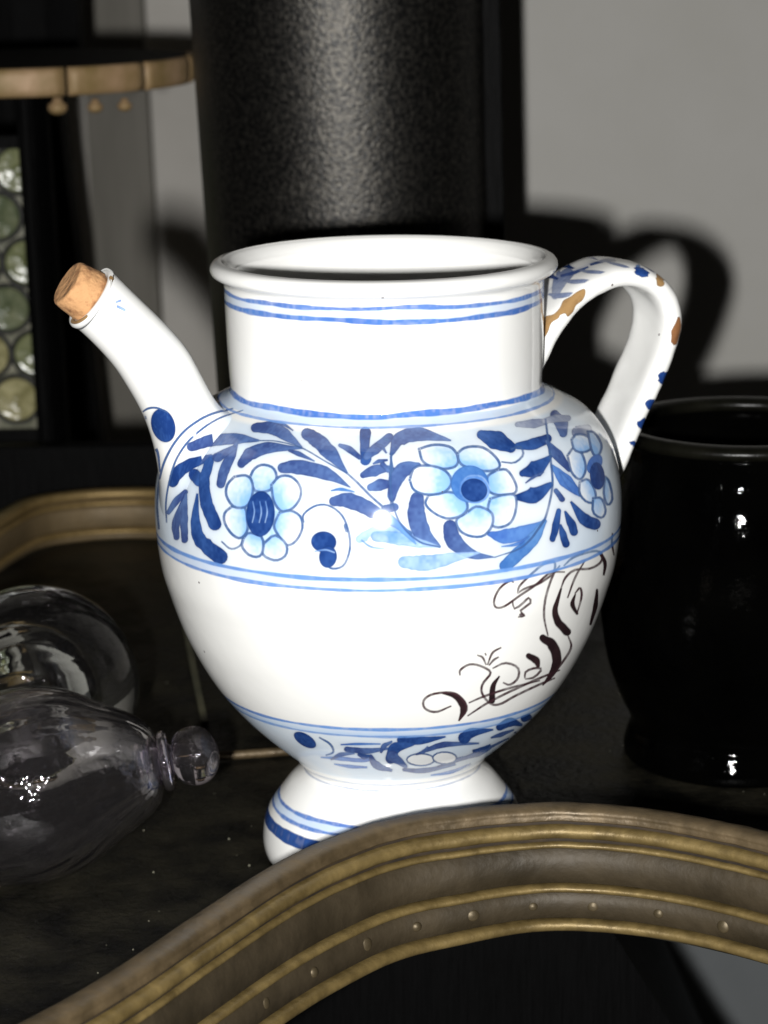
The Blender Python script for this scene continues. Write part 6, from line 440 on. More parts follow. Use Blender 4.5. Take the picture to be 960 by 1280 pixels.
def cell_noise(W, H, sc, seed):
    r = np.random.default_rng(seed); a = r.random((max(2, int(H / sc)) + 2, max(2, int(W / sc)) + 2)).astype(np.float32)
    y = np.linspace(0, a.shape[0] - 1.001, H); x = np.linspace(0, a.shape[1] - 1.001, W)
    yi = y.astype(int); xi = x.astype(int); fy = (y - yi)[:, None].astype(np.float32); fx = (x - xi)[None, :].astype(np.float32)
    fy = fy * fy * (3 - 2 * fy); fx = fx * fx * (3 - 2 * fx)
    A = a[yi][:, xi]; B = a[yi][:, xi + 1]; C = a[yi + 1][:, xi]; D = a[yi + 1][:, xi + 1]
    return (A * (1 - fx) + B * fx) * (1 - fy) + (C * (1 - fx) + D * fx) * fy
def paint_image(name, W, H, items, soft=2.3, tint_rows=None):
    img = np.empty((H, W, 3), np.float32); img[:] = (.79, .788, .765)
    if tint_rows is not None:                              # bluish wash under the painted bands
        a_ = (tint_rows[:, None] * (.55 + .45 * cell_noise(W, H, 110, 77)))[..., None]
        img = img * (1 - a_) + img * np.array((.72, .84, 1.0), np.float32) * a_
    n1 = cell_noise(W, H, 240, 1); n3 = cell_noise(W, H, 9, 3); n2 = cell_noise(W, H, 32, 2)
    img *= (.975 + .04 * n1)[..., None]
    mott = .55 * n2 + .45 * n3
    for it in items:
        key, c0, poly = it[0], COLS[it[0]], np.array(it[1], float).reshape(-1, 2) / QS
        if key == 'ringrow': continue
        x = poly[:, 0] * W; y = poly[:, 1] * H
        x0, x1 = int(max(0, x.min() - 14)), int(min(W, x.max() + 15)); y0, y1 = int(max(0, y.min() - 14)), int(min(H, y.max() + 15))
        if x1 <= x0 or y1 <= y0: continue
        X, Y = np.meshgrid(np.arange(x0, x1) + .5, np.arange(y0, y1) + .5)
        X = X.astype(np.float32); Y = Y.astype(np.float32)
        dist = np.full(X.shape, 1e9, np.float32); wind = np.zeros(X.shape, np.int16)
        for k in range(len(x)):
            ax, ay, bx, by = x[k - 1], y[k - 1], x[k], y[k]
            dx, dy = bx - ax, by - ay; L2 = dx * dx + dy * dy
            if L2 < 1e-9: continue
            t = np.clip(((X - ax) * dx + (Y - ay) * dy) / L2, 0, 1)
            dd = (X - ax - t * dx) ** 2 + (Y - ay - t * dy) ** 2
            np.minimum(dist, dd, out=dist)
            cr = dx * (Y - ay) - (X - ax) * dy
            wind += ((ay <= Y) & (by > Y) & (cr > 0)).astype(np.int16); wind -= ((ay > Y) & (by <= Y) & (cr < 0)).astype(np.int16)
        dist = np.sqrt(dist); sd = np.where(wind != 0, dist, -dist)
        al = np.clip(.5 + sd / (2 * soft), 0, 1); al = al * al * (3 - 2 * al)
        if key in ('dark', 'viol', 'mid', 'ring2', 'grey'): al = np.maximum(al, .20 * np.exp(np.minimum(sd, 0) / 5.5))
        m = mott[y0:y1, x0:x1]
        if len(it) > 2:                                     # tone runs from first to last point
            (gx0, gy0, gx1, gy1) = [v / QS for v in it[2]]
            gx0 *= W; gx1 *= W; gy0 *= H; gy1 *= H
            L2 = (gx1 - gx0) ** 2 + (gy1 - gy0) ** 2 + 1e-6
            g = np.clip(((X - gx0) * (gx1 - gx0) + (Y - gy0) * (gy1 - gy0)) / L2, 0, 1)
        else: g = np.zeros_like(m)
        f = np.clip(.85 * g + 1.25 * (m - .5) + .15, 0, 1.25)[..., None]
        edge = np.clip(1 - np.abs(sd) / 5, 0, 1)[..., None] * (.5 if key in ('biscuit', 'rust') else .26)      # pigment pools at stroke rims; chips get a painted shade rim for recess depth
        c = np.array(c0[0]) * (1 - f) + np.array(c0[1]) * f
        c = c * (1 - edge)
        if key in ('inkthin', 'line'): al = al * np.clip(.85 + .5 * (m - .4), .6, 1)
        if key == 'soft' or key == 'pale': al = al * .85
        if key == 'wash': al = al * np.clip(1.30 - 1.5 * g + .5 * (m - .5), 0, .95)
        if key == 'wash': c = np.array(c0[0]) * (1 - g[..., None]) + np.array(c0[1]) * g[..., None]
        al = al[..., None]
        img[y0:y1, x0:x1] = img[y0:y1, x0:x1] * (1 - al) + c * al
    return img
def add_ring(img, v, wpx, key, wav=0., seed=1, a=1.):
    H, W = img.shape[:2]; r = np.random.default_rng(seed)
    x = np.linspace(0, 2 * math.pi, W, endpoint=False); off = np.zeros(W)
    for k in (1, 2, 3, 5, 8, 13): off += wav / k ** .6 * np.sin(k * x + r.random() * 6.28)
    wk = min(1, 9 / wpx); wd = wpx * (1 + wk * (.22 * np.sin(7 * x + r.random() * 6) + .15 * np.sin(17 * x + r.random() * 6) + .1 * np.sin(41 * x)))
    yc = v * H + off
    y0, y1 = int(max(0, yc.min() - wpx * 1.6 - 4)), int(min(H, yc.max() + wpx * 1.6 + 4))
    Y = np.arange(y0, y1)[:, None] + .5
    al = np.clip(.5 + (wd[None] / 2 - np.abs(Y - yc[None])) / 3.6, 0, 1)
    m = cell_noise(W, y1 - y0, 22, seed + 5) if wpx > 20 else cell_noise(W, y1 - y0, 14, seed + 5); m2 = cell_noise(W, 1, 160, seed + 9)
    f = np.clip(.5 * m + .8 * (m2 - .3), 0, 1)[..., None]
    c = np.array(COLS[key][0]) * (1 - f) + np.array(COLS[key][1]) * f
    al = np.clip(al * np.clip(.92 + .3 * (m - .4), .75, 1) * a, 0, 1)[..., None]
    img[y0:y1] = img[y0:y1] * (1 - al) + c * al
def to_image(name, a):
    H, W = a.shape[:2]; im = bpy.data.images.new(name, W, H, float_buffer=True, is_data=False)
    im.colorspace_settings.name = 'Linear Rec.709'
    buf = np.ones((H, W, 4), np.float32); buf[..., :3] = a
    im.pixels.foreach_set(buf.ravel()); im.update(); return im
def glaze(name, im=None):
    m = bpy.data.materials.new(name); m.use_nodes = True; nt = m.node_tree; N = nt.nodes; Lk = nt.links; b = N['Principled BSDF']
    b.inputs['Roughness'].default_value = .10; b.inputs['Base Color'].default_value = (.79, .788, .765, 1)
    tc = N.new('ShaderNodeTexCoord')
    if im:
        t = N.new('ShaderNodeTexImage'); t.image = im; t.interpolation = 'Cubic'; Lk.new(tc.outputs['UV'], t.inputs[0])
        # pinholes and dirt flecks in the tin glaze
        vo = N.new('ShaderNodeTexVoronoi'); vo.inputs['Scale'].default_value = 130; Lk.new(tc.outputs['Object'], vo.inputs['Vector'])
        lt = N.new('ShaderNodeMath'); lt.operation = 'LESS_THAN'; lt.inputs[1].default_value = .055; Lk.new(vo.outputs['Distance'], lt.inputs[0])
        sp = N.new('ShaderNodeSeparateColor'); Lk.new(vo.outputs['Color'], sp.inputs[0])
        gt = N.new('ShaderNodeMath'); gt.operation = 'GREATER_THAN'; gt.inputs[1].default_value = .84; Lk.new(sp.outputs[0], gt.inputs[0])
        mu = N.new('ShaderNodeMath'); mu.operation = 'MULTIPLY'; Lk.new(lt.outputs[0], mu.inputs[0]); Lk.new(gt.outputs[0], mu.inputs[1])
        mx = N.new('ShaderNodeMix'); mx.data_type = 'RGBA'; mx.inputs['B'].default_value = (.10, .08, .08, 1)
        Lk.new(mu.outputs[0], mx.inputs['Factor']); Lk.new(t.outputs[0], mx.inputs['A']); Lk.new(mx.outputs['Result'], b.inputs['Base Color'])
    n = N.new('ShaderNodeTexNoise'); n.inputs['Scale'].default_value = 45; n.inputs['Detail'].default_value = 3; Lk.new(tc.outputs['Object'], n.inputs['Vector'])
    bp = N.new('ShaderNodeBump'); bp.inputs['Strength'].default_value = .35; bp.inputs['Distance'].default_value = .0006
    Lk.new(n.outputs['Fac'], bp.inputs['Height']); Lk.new(bp.outputs[0], b.inputs['Normal'])
    return m

# ================================================================== SETTING
m_wall = mat('plaster', (.395, .385, .358), .9, noise_scale=14, col2=(.415, .405, .382), bump=.25, bscale=260)
def plane_obj(name, vs_, m):
    me = bpy.data.meshes.new(name); me.from_pydata(vs_, [], [tuple(range(len(vs_)))]); me.update()
    return link(name, me, m, smooth=False)
tag(plane_obj('wall', [(0, .60, -.7), (2, .60, -.7), (2, .60, 2), (0, .60, 2)], m_wall), kind='structure')
tag(plane_obj('wall', [(0, 1.2, -.7), (0, .60, -.7), (0, .60, 2), (0, 1.2, 2)], m_wall), kind='structure')
m_wall2 = mat('white_plaster', (.62, .59, .54), .9, noise_scale=10, col2=(.70, .67, .62), bump=.25, bscale=200)
tag(plane_obj('wall', [(-3, 1.2, -.7), (0, 1.2, -.7), (0, 1.2, 2), (-3, 1.2, 2)], m_wall2), kind='structure')
m_floor = mat('floor_paint', (.16, .155, .15), .7, noise_scale=8, col2=(.22, .215, .21))
tag(plane_obj('floor', [(-3, -2, -.7), (2, -2, -.7), (2, 1.2, -.7), (-3, 1.2, -.7)], m_floor), kind='structure')

m_low_wall = mat('low_wall_grey', (.125, .135, .14), .7, noise_scale=12, col2=(.155, .165, .17))  # darker colour for a panel added over the low wall
bm = bmesh.new(); box_bm(bm, (1.0, .594, -.43), (2.0, .012, .54), bev=.001)
tag(link('low_wall_panel', bm_mesh('low_wall_panel', bm), m_low_wall, smooth=False), 'bluish grey panel added to darken the low wall under the brass edge', 'panel')
# dark grey board standing before the wall
m_board = mat('grey_board_paint', (.17, .16, .135), .75, noise_scale=9, col2=(.23, .215, .185), stretch=(6, 6, .5), bump=.2, bscale=60)
bm = bmesh.new(); box_bm(bm, (0, 0, .12), (.0455, .012, .95), bev=.001)
o = link('upright_board', bm_mesh('upright_board', bm), m_board, smooth=False, loc=(-.1865, 1.15, 0)); o.rotation_euler.y = math.radians(-1.2)
tag(o, 'narrow dark grey upright board before the wall, just right of the black post', 'board')

m_black = mat('black_wood', (.0003, .0003, .00035), .6, noise_scale=60, col2=(.0011, .0011, .0012), stretch=(14, 14, .8), bump=.5, bscale=60, spec=.06)
bm = bmesh.new(); box_bm(bm, (-.19, .435, .0175), (.19, .012, .045), bev=.002)
tag(link('low_black_board', bm_mesh('low_black_board', bm), m_black, smooth=False), 'low black board lying behind the curved brass rail on the left', 'board')

# ================================================================== black speckled column
m_iron = mat('black_iron', (.016, .016, .016), .38, metal=.9, spec=.5, noise_scale=620, col2=(.080, .074, .064), lo_=.40, hi_=.76, bump=.32, bscale=700, rough2=.46, detail=3)
def col_prof():
    out = []
    for z in np.linspace(0, .62, 60):
        out.append((.0572 + z * .0135, z))
    return out
root = empty('black_column', (-.0085, .30, .0), label='tall black speckled iron column standing behind the white jar', cat='column')
o = link('shaft', lathe('shaft', col_prof(), 96), m_iron, root, loc=(0, 0, 0)); root.rotation_euler.y = math.radians(-1.6)
# raised flat seam at the column's right side
bm = bmesh.new(); box_bm(bm, (.0560, -.012, .31), (.0075, .022, .62), bev=.0008)
bmesh.ops.rotate(bm, cent=(0, 0, 0), matrix=Matrix.Rotation(.0135, 3, 'Y'), verts=bm.verts)
link('side_seam', bm_mesh('side_seam', bm), m_black, root, smooth=False, loc=(0, 0, 0))

# ================================================================== stand with a brass-edged round shelf
m_brass_bright = mat('worn_brass', (.36, .235, .135), .55, metal=.15, noise_scale=38, col2=(.20, .135, .05), bump=.5, bscale=180, rough2=.6)
stand = empty('shelf_stand', (-.146, .44, 0), label='round shelf edged with brass plates on a thin black stem', cat='stand')
def tilt_box(name, x0, x1, z0, z1, y, dy, lean, m, parent):
    """upright leaning by lean metres per metre; fluted face"""
    nx = 22; xs = np.linspace(x0, x1, nx); P = []
    for z in np.linspace(z0, z1, 16):
        row = []
        for k, x in enumerate(xs):
            fl = -.0012 * (1 if (k // 2) % 2 else 0) - .0006 * math.sin(k * 1.7)
            row.append((x - lean * (z - z0), y - dy / 2 - fl, z))
        row.append((x1 - lean * (z - z0), y + dy / 2, z)); row.append((x0 - lean * (z - z0), y + dy / 2, z))
        P.append(row)
    return link(name, grid_mesh(name, P, True), m, parent, smooth=False)
tilt_box('stem', -.1640, -.1500, .0, .205, .455, .014, .02, m_black, stand)
post = empty('black_post', (-.20, .82, 0), label='broad fluted black wooden post behind the brass edged shelf at far left', cat='post')
tilt_box('shaft', -.2240, -.1668, -.15, .190, .82, .04, .074, m_black, post)
tilt_box('upper_shaft', -.38, -.1780, .1905, .55, .83, .04, .0, m_black, post)
SC, SR, NSEG = Vector((-.170, .460, 0)), .084, 13
bm = bmesh.new()
r = bmesh.ops.create_cone(bm, segments=72, radius1=SR - .0022, radius2=SR - .0022, depth=.0105, cap_ends=True)
bmesh.ops.translate(bm, vec=(SC.x, SC.y, .2115), verts=bm.verts)
link('shelf_board', bm_mesh('shelf_board', bm), m_black, stand, smooth=False)
def seg_mesh():
    a0, a1 = -math.pi / NSEG + .010, math.pi / NSEG - .010; P = []
    sec = [(-.0022, -.0062), (-.0004, -.0062), (.0004, -.0052), (.0009, -.003), (.0009, .003), (.0004, .0054), (-.0005, .0062), (-.0022, .0062)]
    for a in np.linspace(a0, a1, 9):
        P.append([((SR + s) * math.cos(a), (SR + s) * math.sin(a), z) for s, z in sec])
    me = grid_mesh('brass_plate', P, True); bm = bmesh.new(); bm.from_mesh(me)
    bmesh.ops.contextual_create(bm, geom=[v for v in bm.verts][:8]); bm.verts.ensure_lookup_table()
    bmesh.ops.contextual_create(bm, geom=bm.verts[-8:]); bm.to_mesh(me); bm.free(); return me
sm = seg_mesh()
for k in range(NSEG):
    if math.sin(k * 2 * math.pi / NSEG - math.pi / 2 + .17) > .1: continue
    o = link('brass_plate', sm, m_brass_bright, stand, loc=(SC.x - stand.location.x, SC.y - stand.location.y, .2118))
    o.rotation_euler.z = k * 2 * math.pi / NSEG - math.pi / 2 + .17
def knob_mesh(r_):
    return lathe('knob', [(0, 0.0075), (r_ * .5, .0075), (r_ * .55, .005), (r_, .0035), (r_ * 1.05, .001), (r_ * .8, -.001), (r_ * .35, -.002), (0, -.002)], 20)
km = knob_mesh(.0042)
for x, y, s in ((-.1418, .392, 1.), (-.1255, .394, .8), (-.1130, .399, .75)):
    o = link('knob', km, m_brass_bright, stand, loc=(x - stand.location.x, y - stand.location.y, .1985)); o.scale = (s, s, s * .8)

# ================================================================== bullseye glass panel at the left edge
m_lead = mat('lead_came', (.02, .02, .018), .5, metal=.4)
m_rnds = [mat('bullseye_glass', a_, .18, noise_scale=150, col2=b_, lo_=.3, hi_=.7, bump=.9, bscale=140) for a_, b_ in (((.07, .085, .03), (.20, .21, .11)), ((.13, .12, .045), (.36, .33, .18)), ((.05, .07, .035), (.16, .17, .10)), ((.10, .11, .04), (.24, .26, .10)))]
m_rnd = m_rnds[0]
win = empty('bullseye_panel', (-.19, .47, .03), label='panel of pale green bullseye roundels in black lead at the left edge', cat='glass panel')
rr = .0118
def roundel_mesh():
    pf = [(0, -.0018), (.0012, -.0022), (.002, -.0012), (.0035, -.0006), (.005, -.0009), (.0065, -.0003), (.008, -.0007), (.0096, -.0002), (rr - .0009, 0), (rr - .0009, .0015)]
    me = lathe('roundel', pf, 32); me.transform(Matrix.Rotation(math.radians(-90), 4, 'X') @ Matrix.Diagonal((1, 1, -1, 1)))
    me.flip_normals(); return me
rm = roundel_mesh()
spots = []
for row in range(8):
    for c in range(4):
        x = -.1795 - c * 2 * rr + (rr if row % 2 else 0) + .0028; z = .0553 + row * rr * 1.86
        x += -(z - .0553) * .055
        if z < .170: spots.append((x, z))
for x, z in spots:
    o = link('roundel', rm, m_rnd, win, loc=(x - win.location.x, -.002, z - win.location.z))
    o.rotation_euler.y = random.random() * 6; o.material_slots[0].link = 'OBJECT'; o.material_slots[0].material = random.choice(m_rnds); q_ = random.uniform(.94, 1.02); o.scale = (q_, 1, q_)
    ring = bpy.data.meshes.get('lead_ring')
    if ring is None:
        P = []
        for k in range(32):
            a = k * 2 * math.pi / 32; P.append([((rr - .0004 + q) * math.cos(a), t, (rr - .0004 + q) * math.sin(a)) for q, t in circ(.0011, 6)])
        ring = grid_mesh('lead_ring', P, True, close_v=True)
    link('lead_ring', ring, m_lead, win, loc=(x - win.location.x, -.003, z - win.location.z))
m_back = mat('panel_glass', (.05, .055, .03), .3, noise_scale=90, col2=(.24, .23, .17), bump=.4, bscale=90)
bm = bmesh.new(); box_bm(bm, (-.222, .4715, .107), (.116, .002, .136))
link('glass_infill', bm_mesh('glass_infill', bm), m_back, win, smooth=False)
bm = bmesh.new(); box_bm(bm, (-.222, .470, .0375), (.13, .01, .006)); box_bm(bm, (-.222, .470, .178), (.13, .01, .006)); box_bm(bm, (-.279, .47, .112), (.006, .01, .14))
link('frame', bm_mesh('frame', bm), m_black, win, smooth=False)

# ================================================================== brass-edged table
m_top = mat('dark_leather_top', (.0016, .0016, .0013), .42, noise_scale=48, col2=(.0190, .0165, .0095), lo_=.38, hi_=.74, bump=.7, bscale=330, rough2=.65, spec=.22)
def brass(name, c1, c2, rough=.38, metal=.55, sc=60): return mat(name, c1, rough, metal=metal, noise_scale=sc, col2=c2, bump=.35, bscale=260, rough2=rough + .2, lo_=.35, hi_=.7)
m_gold = brass('brass_bead', (.105, .073, .026), (.205, .145, .052), .42, .4, 110); m_dull = brass('brass_tarnished', (.027, .020, .0105), (.050, .036, .018), .52, .25, 45)
m_riv = brass('brass_rivet', (.060, .046, .025), (.12, .09, .048), .45)
m_edge = brass('brass_lip', (.070, .050, .026), (.125, .088, .045), .40, .4, 120)
m_groove = mat('dark_groove', (.012, .008, .005), .7, noise_scale=90, col2=(.035, .022, .010))  # grooves coloured darker than the brass beside them
table = empty('brass_edged_table', (0, 0, 0), label='dark table top with a raised serpentine brass edge across the front', cat='table')
top_c = [(-.155, -.262), (-.118, -.243), (-.0988, -.2265), (-.0806, -.2057), (-.0631, -.1771), (-.0478, -.1473), (-.0287, -.1119), (-.0132, -.0908), (.0008, -.0782), (.0190, -.0712), (.0403, -.0669), (.0593, -.0684), (.0818, -.0786), (.1029, -.0941), (.130, -.117), (.162, -.137), (.20, -.148)]
bot_c = [(-.157, -.275), (-.120, -.258), (-.1005, -.241), (-.0822, -.2195), (-.0640, -.1905), (-.0490, -.1610), (-.0296, -.1262), (-.0150, -.1045), (.0005, -.0865), (.0180, -.0762), (.0395, -.0672), (.0597, -.0682), (.0826, -.0770), (.1036, -.0925), (.132, -.1165), (.164, -.137), (.202, -.1485)]
NP = 260
T = smooth_poly(top_c, NP); Bm = smooth_poly(bot_c, NP)
dn = np.array([[noise.noise(Vector((i * .09, 3.1, 0))) * .0005 + noise.noise(Vector((i * .31, 7.7, 0))) * .0002] for i in range(NP)]); T = T + dn
T3 = np.c_[T, .037 + dn[:, 0] * .6]; B3 = np.c_[Bm, np.full(NP, 0.0)]
tan = np.gradient(T, axis=0); tan /= np.linalg.norm(tan, axis=1)[:, None]
NRM = np.c_[tan[:, 1], -tan[:, 0], np.zeros(NP)]          # outward, toward the viewer
def rail_strip(name, prof, m, back=.006):
    """prof: list of (t along the face 0..1, outward bump). closed with a back wall"""
    P = []
    for i in range(NP):
        row = [T3[i] * (1 - t) + B3[i] * t + NRM[i] * b for t, b in prof]
        t1, t0 = prof[-1][0], prof[0][0]
        row.append(T3[i] * (1 - t1) + B3[i] * t1 - NRM[i] * back); row.append(T3[i] * (1 - t0) + B3[i] * t0 - NRM[i] * back)
        P.append(row)
    return link(name, grid_mesh(name, P, True), m, table)
def bead(t0, t1, h, base=0, n=7):
    return [(t0 + (t1 - t0) * (.5 - .5 * math.cos(math.pi * k / (n - 1))), base + h * math.sin(math.pi * k / (n - 1))) for k in range(n)]
rail_strip('brass_lip', [(-.004, -.0055), (-.014, -.0045), (-.018, -.003), (-.012, -.0008), (0.01, .0006), (.035, .0008), (.055, .0006), (.075, .0014), (.088, .0010)], m_edge, .006)
rail_strip('brass_cove', [(.0885, .0002), (.105, -.0006), (.118, .0000)], m_groove, .0055)
rail_strip('brass_bead', bead(.1185, .232, .0026), m_gold, .0055)
rail_strip('brass_cove', [(.2325, -.0002), (.245, -.0008), (.262, -.0002)], m_groove, .0055)
rail_strip('brass_bead', bead(.2625, .315, .0013), m_gold, .0055)
rail_strip('flat_brass_band', [(.3155, -.0014), (.322, -.0012), (.330, -.0002), (.47, .0002), (.600, -.0002), (.608, -.0012), (.6145, -.0014)], m_dull, .0055)
rail_strip('brass_bead', bead(.615, .678, .0016), m_gold, .0055)
rail_strip('riveted_brass_band', [(.6785, -.0014), (.684, -.0013), (.692, -.0003), (.78, -.0001), (.890, -.0003), (.898, -.0013), (.9045, -.0014)], m_dull, .0055)
rail_strip('brass_bead', bead(.905, .995, .0018), m_gold, .0055)
rv = lathe('rivet', [(.0016, 0), (.00155, .0003), (.0012, .0007), (.0006, .00095), (0, .00102)], 14)
riv_px = [(-.0292), (-.0146), (-.0), (.0165), (.0321), (.0484), (.0654), (.0826), (.0968)]
alls = np.linspace(-.0146 - .0155 * 7, .19, 1)
xs_r = [-.118, -.101, -.0865, -.073, -.0600, -.0470, -.0345, -.0215, -.0078, .0067, .0228, .0398, .0573, .0745, .0925, .1085, .124, .14]
for xr in xs_r:
    Mid = T3 * .21 + B3 * .79
    i = int(np.argmin(abs(Mid[:, 0] - xr))); n = Vector(NRM[i]); n.z = .12; n.normalize()
    o = link('rivet', rv, m_riv, table, loc=Vector(Mid[i]) - Vector(NRM[i]) * .0004)
    o.rotation_euler = n.to_track_quat('Z', 'Y').to_euler(); q_ = random.uniform(.8, 1.25); o.scale = (q_, q_ * random.uniform(.85, 1.1), random.uniform(.7, 1.1))
# table top sheet, following the edge
bm = bmesh.new()
front = [tuple(T[i] - NRM[i][:2] * .003) for i in range(0, NP, 4)]
outl = front + [(.30, -.10), (.30, .41), (-.30, .41), (-.30, -.24)]
vt = [bm.verts.new((x, y, 0)) for x, y in outl]; vb = [bm.verts.new((x, y, -.0008)) for x, y in outl]
bm.faces.new(vt); bm.faces.new(vb[::-1])
for k in range(len(vt)): bm.faces.new((vt[k - 1], vt[k], vb[k], vb[k - 1]))
link('table_top', bm_mesh('table_top', bm), m_top, table, smooth=False)
bm = None
# black pedestal board under the top, with its slanting right edge
bm = bmesh.new()
pf = [(-.30, -.003), (.066, -.003), (.0730, -.0541), (.0978, -.0960), (.30, -.40), (-.30, -.40)]
pb = [(-.40, -.09), (.108, -.09), (.1403, -.2407), (.1648, -.2981), (.30, -.60), (-.40, -.60)]
f1 = [bm.verts.new((x, .07, z)) for x, z in pf]; f2 = [bm.verts.new((x, .50, z)) for x, z in pb]
bm.faces.new(f1[::-1]); bm.faces.new(f2)
for k in range(len(pf)): bm.faces.new((f1[k - 1], f1[k], f2[k], f2[k - 1]))
link('pedestal', bm_mesh('pedestal', bm), m_black, table, smooth=False)
# curved rail at the back left
BR = smooth_poly([(-.205, .235), (-.189, .275), (-.1777, .3178), (-.1667, .3652), (-.1575, .3911), (-.1405, .4027), (-.1225, .4064), (-.1077, .4053), (-.092, .4000)], 110)
bt = np.gradient(BR, axis=0); bt /= np.linalg.norm(bt, axis=1)[:, None]; bn = np.c_[bt[:, 1], -bt[:, 0]]
back = empty('curved_brass_rail', (-.14, .39, 0), label='low curved brass rail at the back left behind the glass vessels', cat='rail')
def brail(name, zs, m):
    P = []
    for i in range(len(BR)):
        row = [(BR[i][0] + bn[i][0] * b, BR[i][1] + bn[i][1] * b, z) for z, b in zs]
        row += [(BR[i][0] - bn[i][0] * .006, BR[i][1] - bn[i][1] * .006, zs[-1][0]), (BR[i][0] - bn[i][0] * .006, BR[i][1] - bn[i][1] * .006, zs[0][0])]
        P.append(row)
    return link(name, grid_mesh(name, P, True), m, back)
m_gold2 = brass('back_rail_bead', (.22, .15, .055), (.30, .21, .09)); m_dull2 = brass('back_rail_band', (.10, .072, .036), (.15, .105, .05), .5, .3, 30)
def zb(z0, z1, h): return [(z0 + (z1 - z0) * k / 6, h * math.sin(math.pi * k / 6)) for k in range(7)]
brail('brass_lip', zb(.0240, .0200, .0014), m_gold2); brail('brass_bead', zb(.0190, .0165, .0012), m_gold2)
brail('brass_cove', [(.0199, -.001), (.0191, -.001)], m_dull2); brail('flat_brass_band', [(.0164, -.0008), (.0150, -.0002), (.0070, -.0002), (.0060, -.0008)], m_dull2)
brail('brass_bead', zb(.0059, .0030, .0016), m_gold2); brail('foot_strip', [(.0029, -.001), (.0004, -.001)], m_dull2)
# thin brass rod and flat strip lying on the table top
tag(link('brass_rod', sweep('brass_rod', [(-.066, .0870, .0022), (-.045, .0905, .0022), (-.028, .0940, .0022), (-.012, .0975, .0022)], circ(.0016, 10)), m_edge), 'thin brass rod lying on the dark table between glass finial and jar foot', 'rod')
m_strip = mat('olive_strip', (.05, .05, .03), .5, noise_scale=60, col2=(.09, .085, .05))
bm = bmesh.new(); box_bm(bm, (-.0748, .193, .0012), (.0026, .135, .0016), Matrix.Rotation(math.radians(6.9), 3, 'Z'), .0003) if False else None
P_ = [(-.0835, .262), (-.0790, .225), (-.0735, .180), (-.0668, .128)]
me = sweep('edging_strip', [(x, y, .0012) for x, y in P_], [(.0008, -.0012), (.0008, .0012), (-.0008, .0012), (-.0008, -.0012)])
tag(link('edging_strip', me, m_strip, smooth=False), 'thin olive strip lying on the table just left of the jar belly', 'strip')

# ================================================================== black pot on the right
m_pot = mat('black_glaze', (.0003, .0003, .0003), .04, noise_scale=30, col2=(.0008, .0008, .0007), bump=.35, bscale=150, spec=.07)
m_potrim = mat('pot_rim', (.0015, .0015, .001), .3, noise_scale=60, col2=(.006, .0058, .004), bump=.3, bscale=150, spec=.15)
pot = empty('black_pot', (.1200, .090, 0), label='large shiny black pot with a rolled olive rim at the right', cat='pot')
pp = smooth_poly([(0, .001), (.030, 0), (.0385, .0005), (.0398, .004), (.0385, .009), (.0375, .014), (.0410, .022), (.0450, .034), (.0473, .050), (.0478, .068), (.0470, .082), (.0448, .094), (.0418, .104), (.0418, .112)], 90)
link('pot_body', lathe('pot_body', np.vstack([pp, [(.039, .112), (.037, .09), (.036, .05), (.0, .045)]]), 96, wob=.0003), m_pot, pot, loc=(0, 0, 0))
rp = [(.0415 + .0040 * math.cos(a) * 1.0, .1185 + .0026 * math.sin(a) - .004) for a in np.linspace(0, 2 * math.pi, 17)[:-1]]
me = grid_mesh('rolled_rim', [[(r_ * math.cos(t), r_ * math.sin(t), z) for r_, z in rp] for t in np.linspace(0, 2 * math.pi, 97)[:-1]], True, close_v=True)
link('rolled_rim', me, m_potrim, pot, loc=(0, 0, 0))

# ================================================================== glass vessels
def glass_mat(name, tint, haze, bump=.25, bs=60, glint=.05, gs=160):
    m = bpy.data.materials.new(name); m.use_nodes = True; nt = m.node_tree; N = nt.nodes; Lk = nt.links; out = N['Material Output']
    N.remove(N['Principled BSDF'])
    g = N.new('ShaderNodeBsdfGlass'); g.inputs['Color'].default_value = (*tint, 1); g.inputs['Roughness'].default_value = .015; g.inputs['IOR'].default_value = 1.48
    gl_ = N.new('ShaderNodeBsdfGlossy'); gl_.inputs['Roughness'].default_value = .04; gl_.inputs['Color'].default_value = (1, .93, 1, 1)
    d = N.new('ShaderNodeBsdfDiffuse'); d.inputs['Color'].default_value = (.52, .49, .52, 1)
    tc = N.new('ShaderNodeTexCoord')
    def bmp(sc, st, di):
        n = N.new('ShaderNodeTexNoise'); n.inputs['Scale'].default_value = sc; n.inputs['Detail'].default_value = 3; Lk.new(tc.outputs['Object'], n.inputs['Vector'])
        bp = N.new('ShaderNodeBump'); bp.inputs['Strength'].default_value = st; bp.inputs['Distance'].default_value = di; Lk.new(n.outputs['Fac'], bp.inputs['Height']); return bp
    Lk.new(bmp(bs, bump, .0012).outputs[0], g.inputs['Normal']); Lk.new(bmp(gs, 1.0, .0022).outputs[0], gl_.inputs['Normal'])
    n2 = N.new('ShaderNodeTexNoise'); n2.inputs['Scale'].default_value = 30; n2.inputs['Detail'].default_value = 6; Lk.new(tc.outputs['Object'], n2.inputs['Vector'])
    mr = N.new('ShaderNodeMapRange'); mr.inputs[1].default_value = .3; mr.inputs[2].default_value = .75; mr.inputs[3].default_value = haze * .6; mr.inputs[4].default_value = haze * 1.4
    Lk.new(n2.outputs['Fac'], mr.inputs[0])
    m1 = N.new('ShaderNodeMixShader'); m1.inputs[0].default_value = glint; Lk.new(g.outputs[0], m1.inputs[1]); Lk.new(gl_.outputs[0], m1.inputs[2])
    mx = N.new('ShaderNodeMixShader'); Lk.new(mr.outputs[0], mx.inputs[0]); Lk.new(m1.outputs[0], mx.inputs[1]); Lk.new(d.outputs[0], mx.inputs[2]); Lk.new(mx.outputs[0], out.inputs[0])
    return m
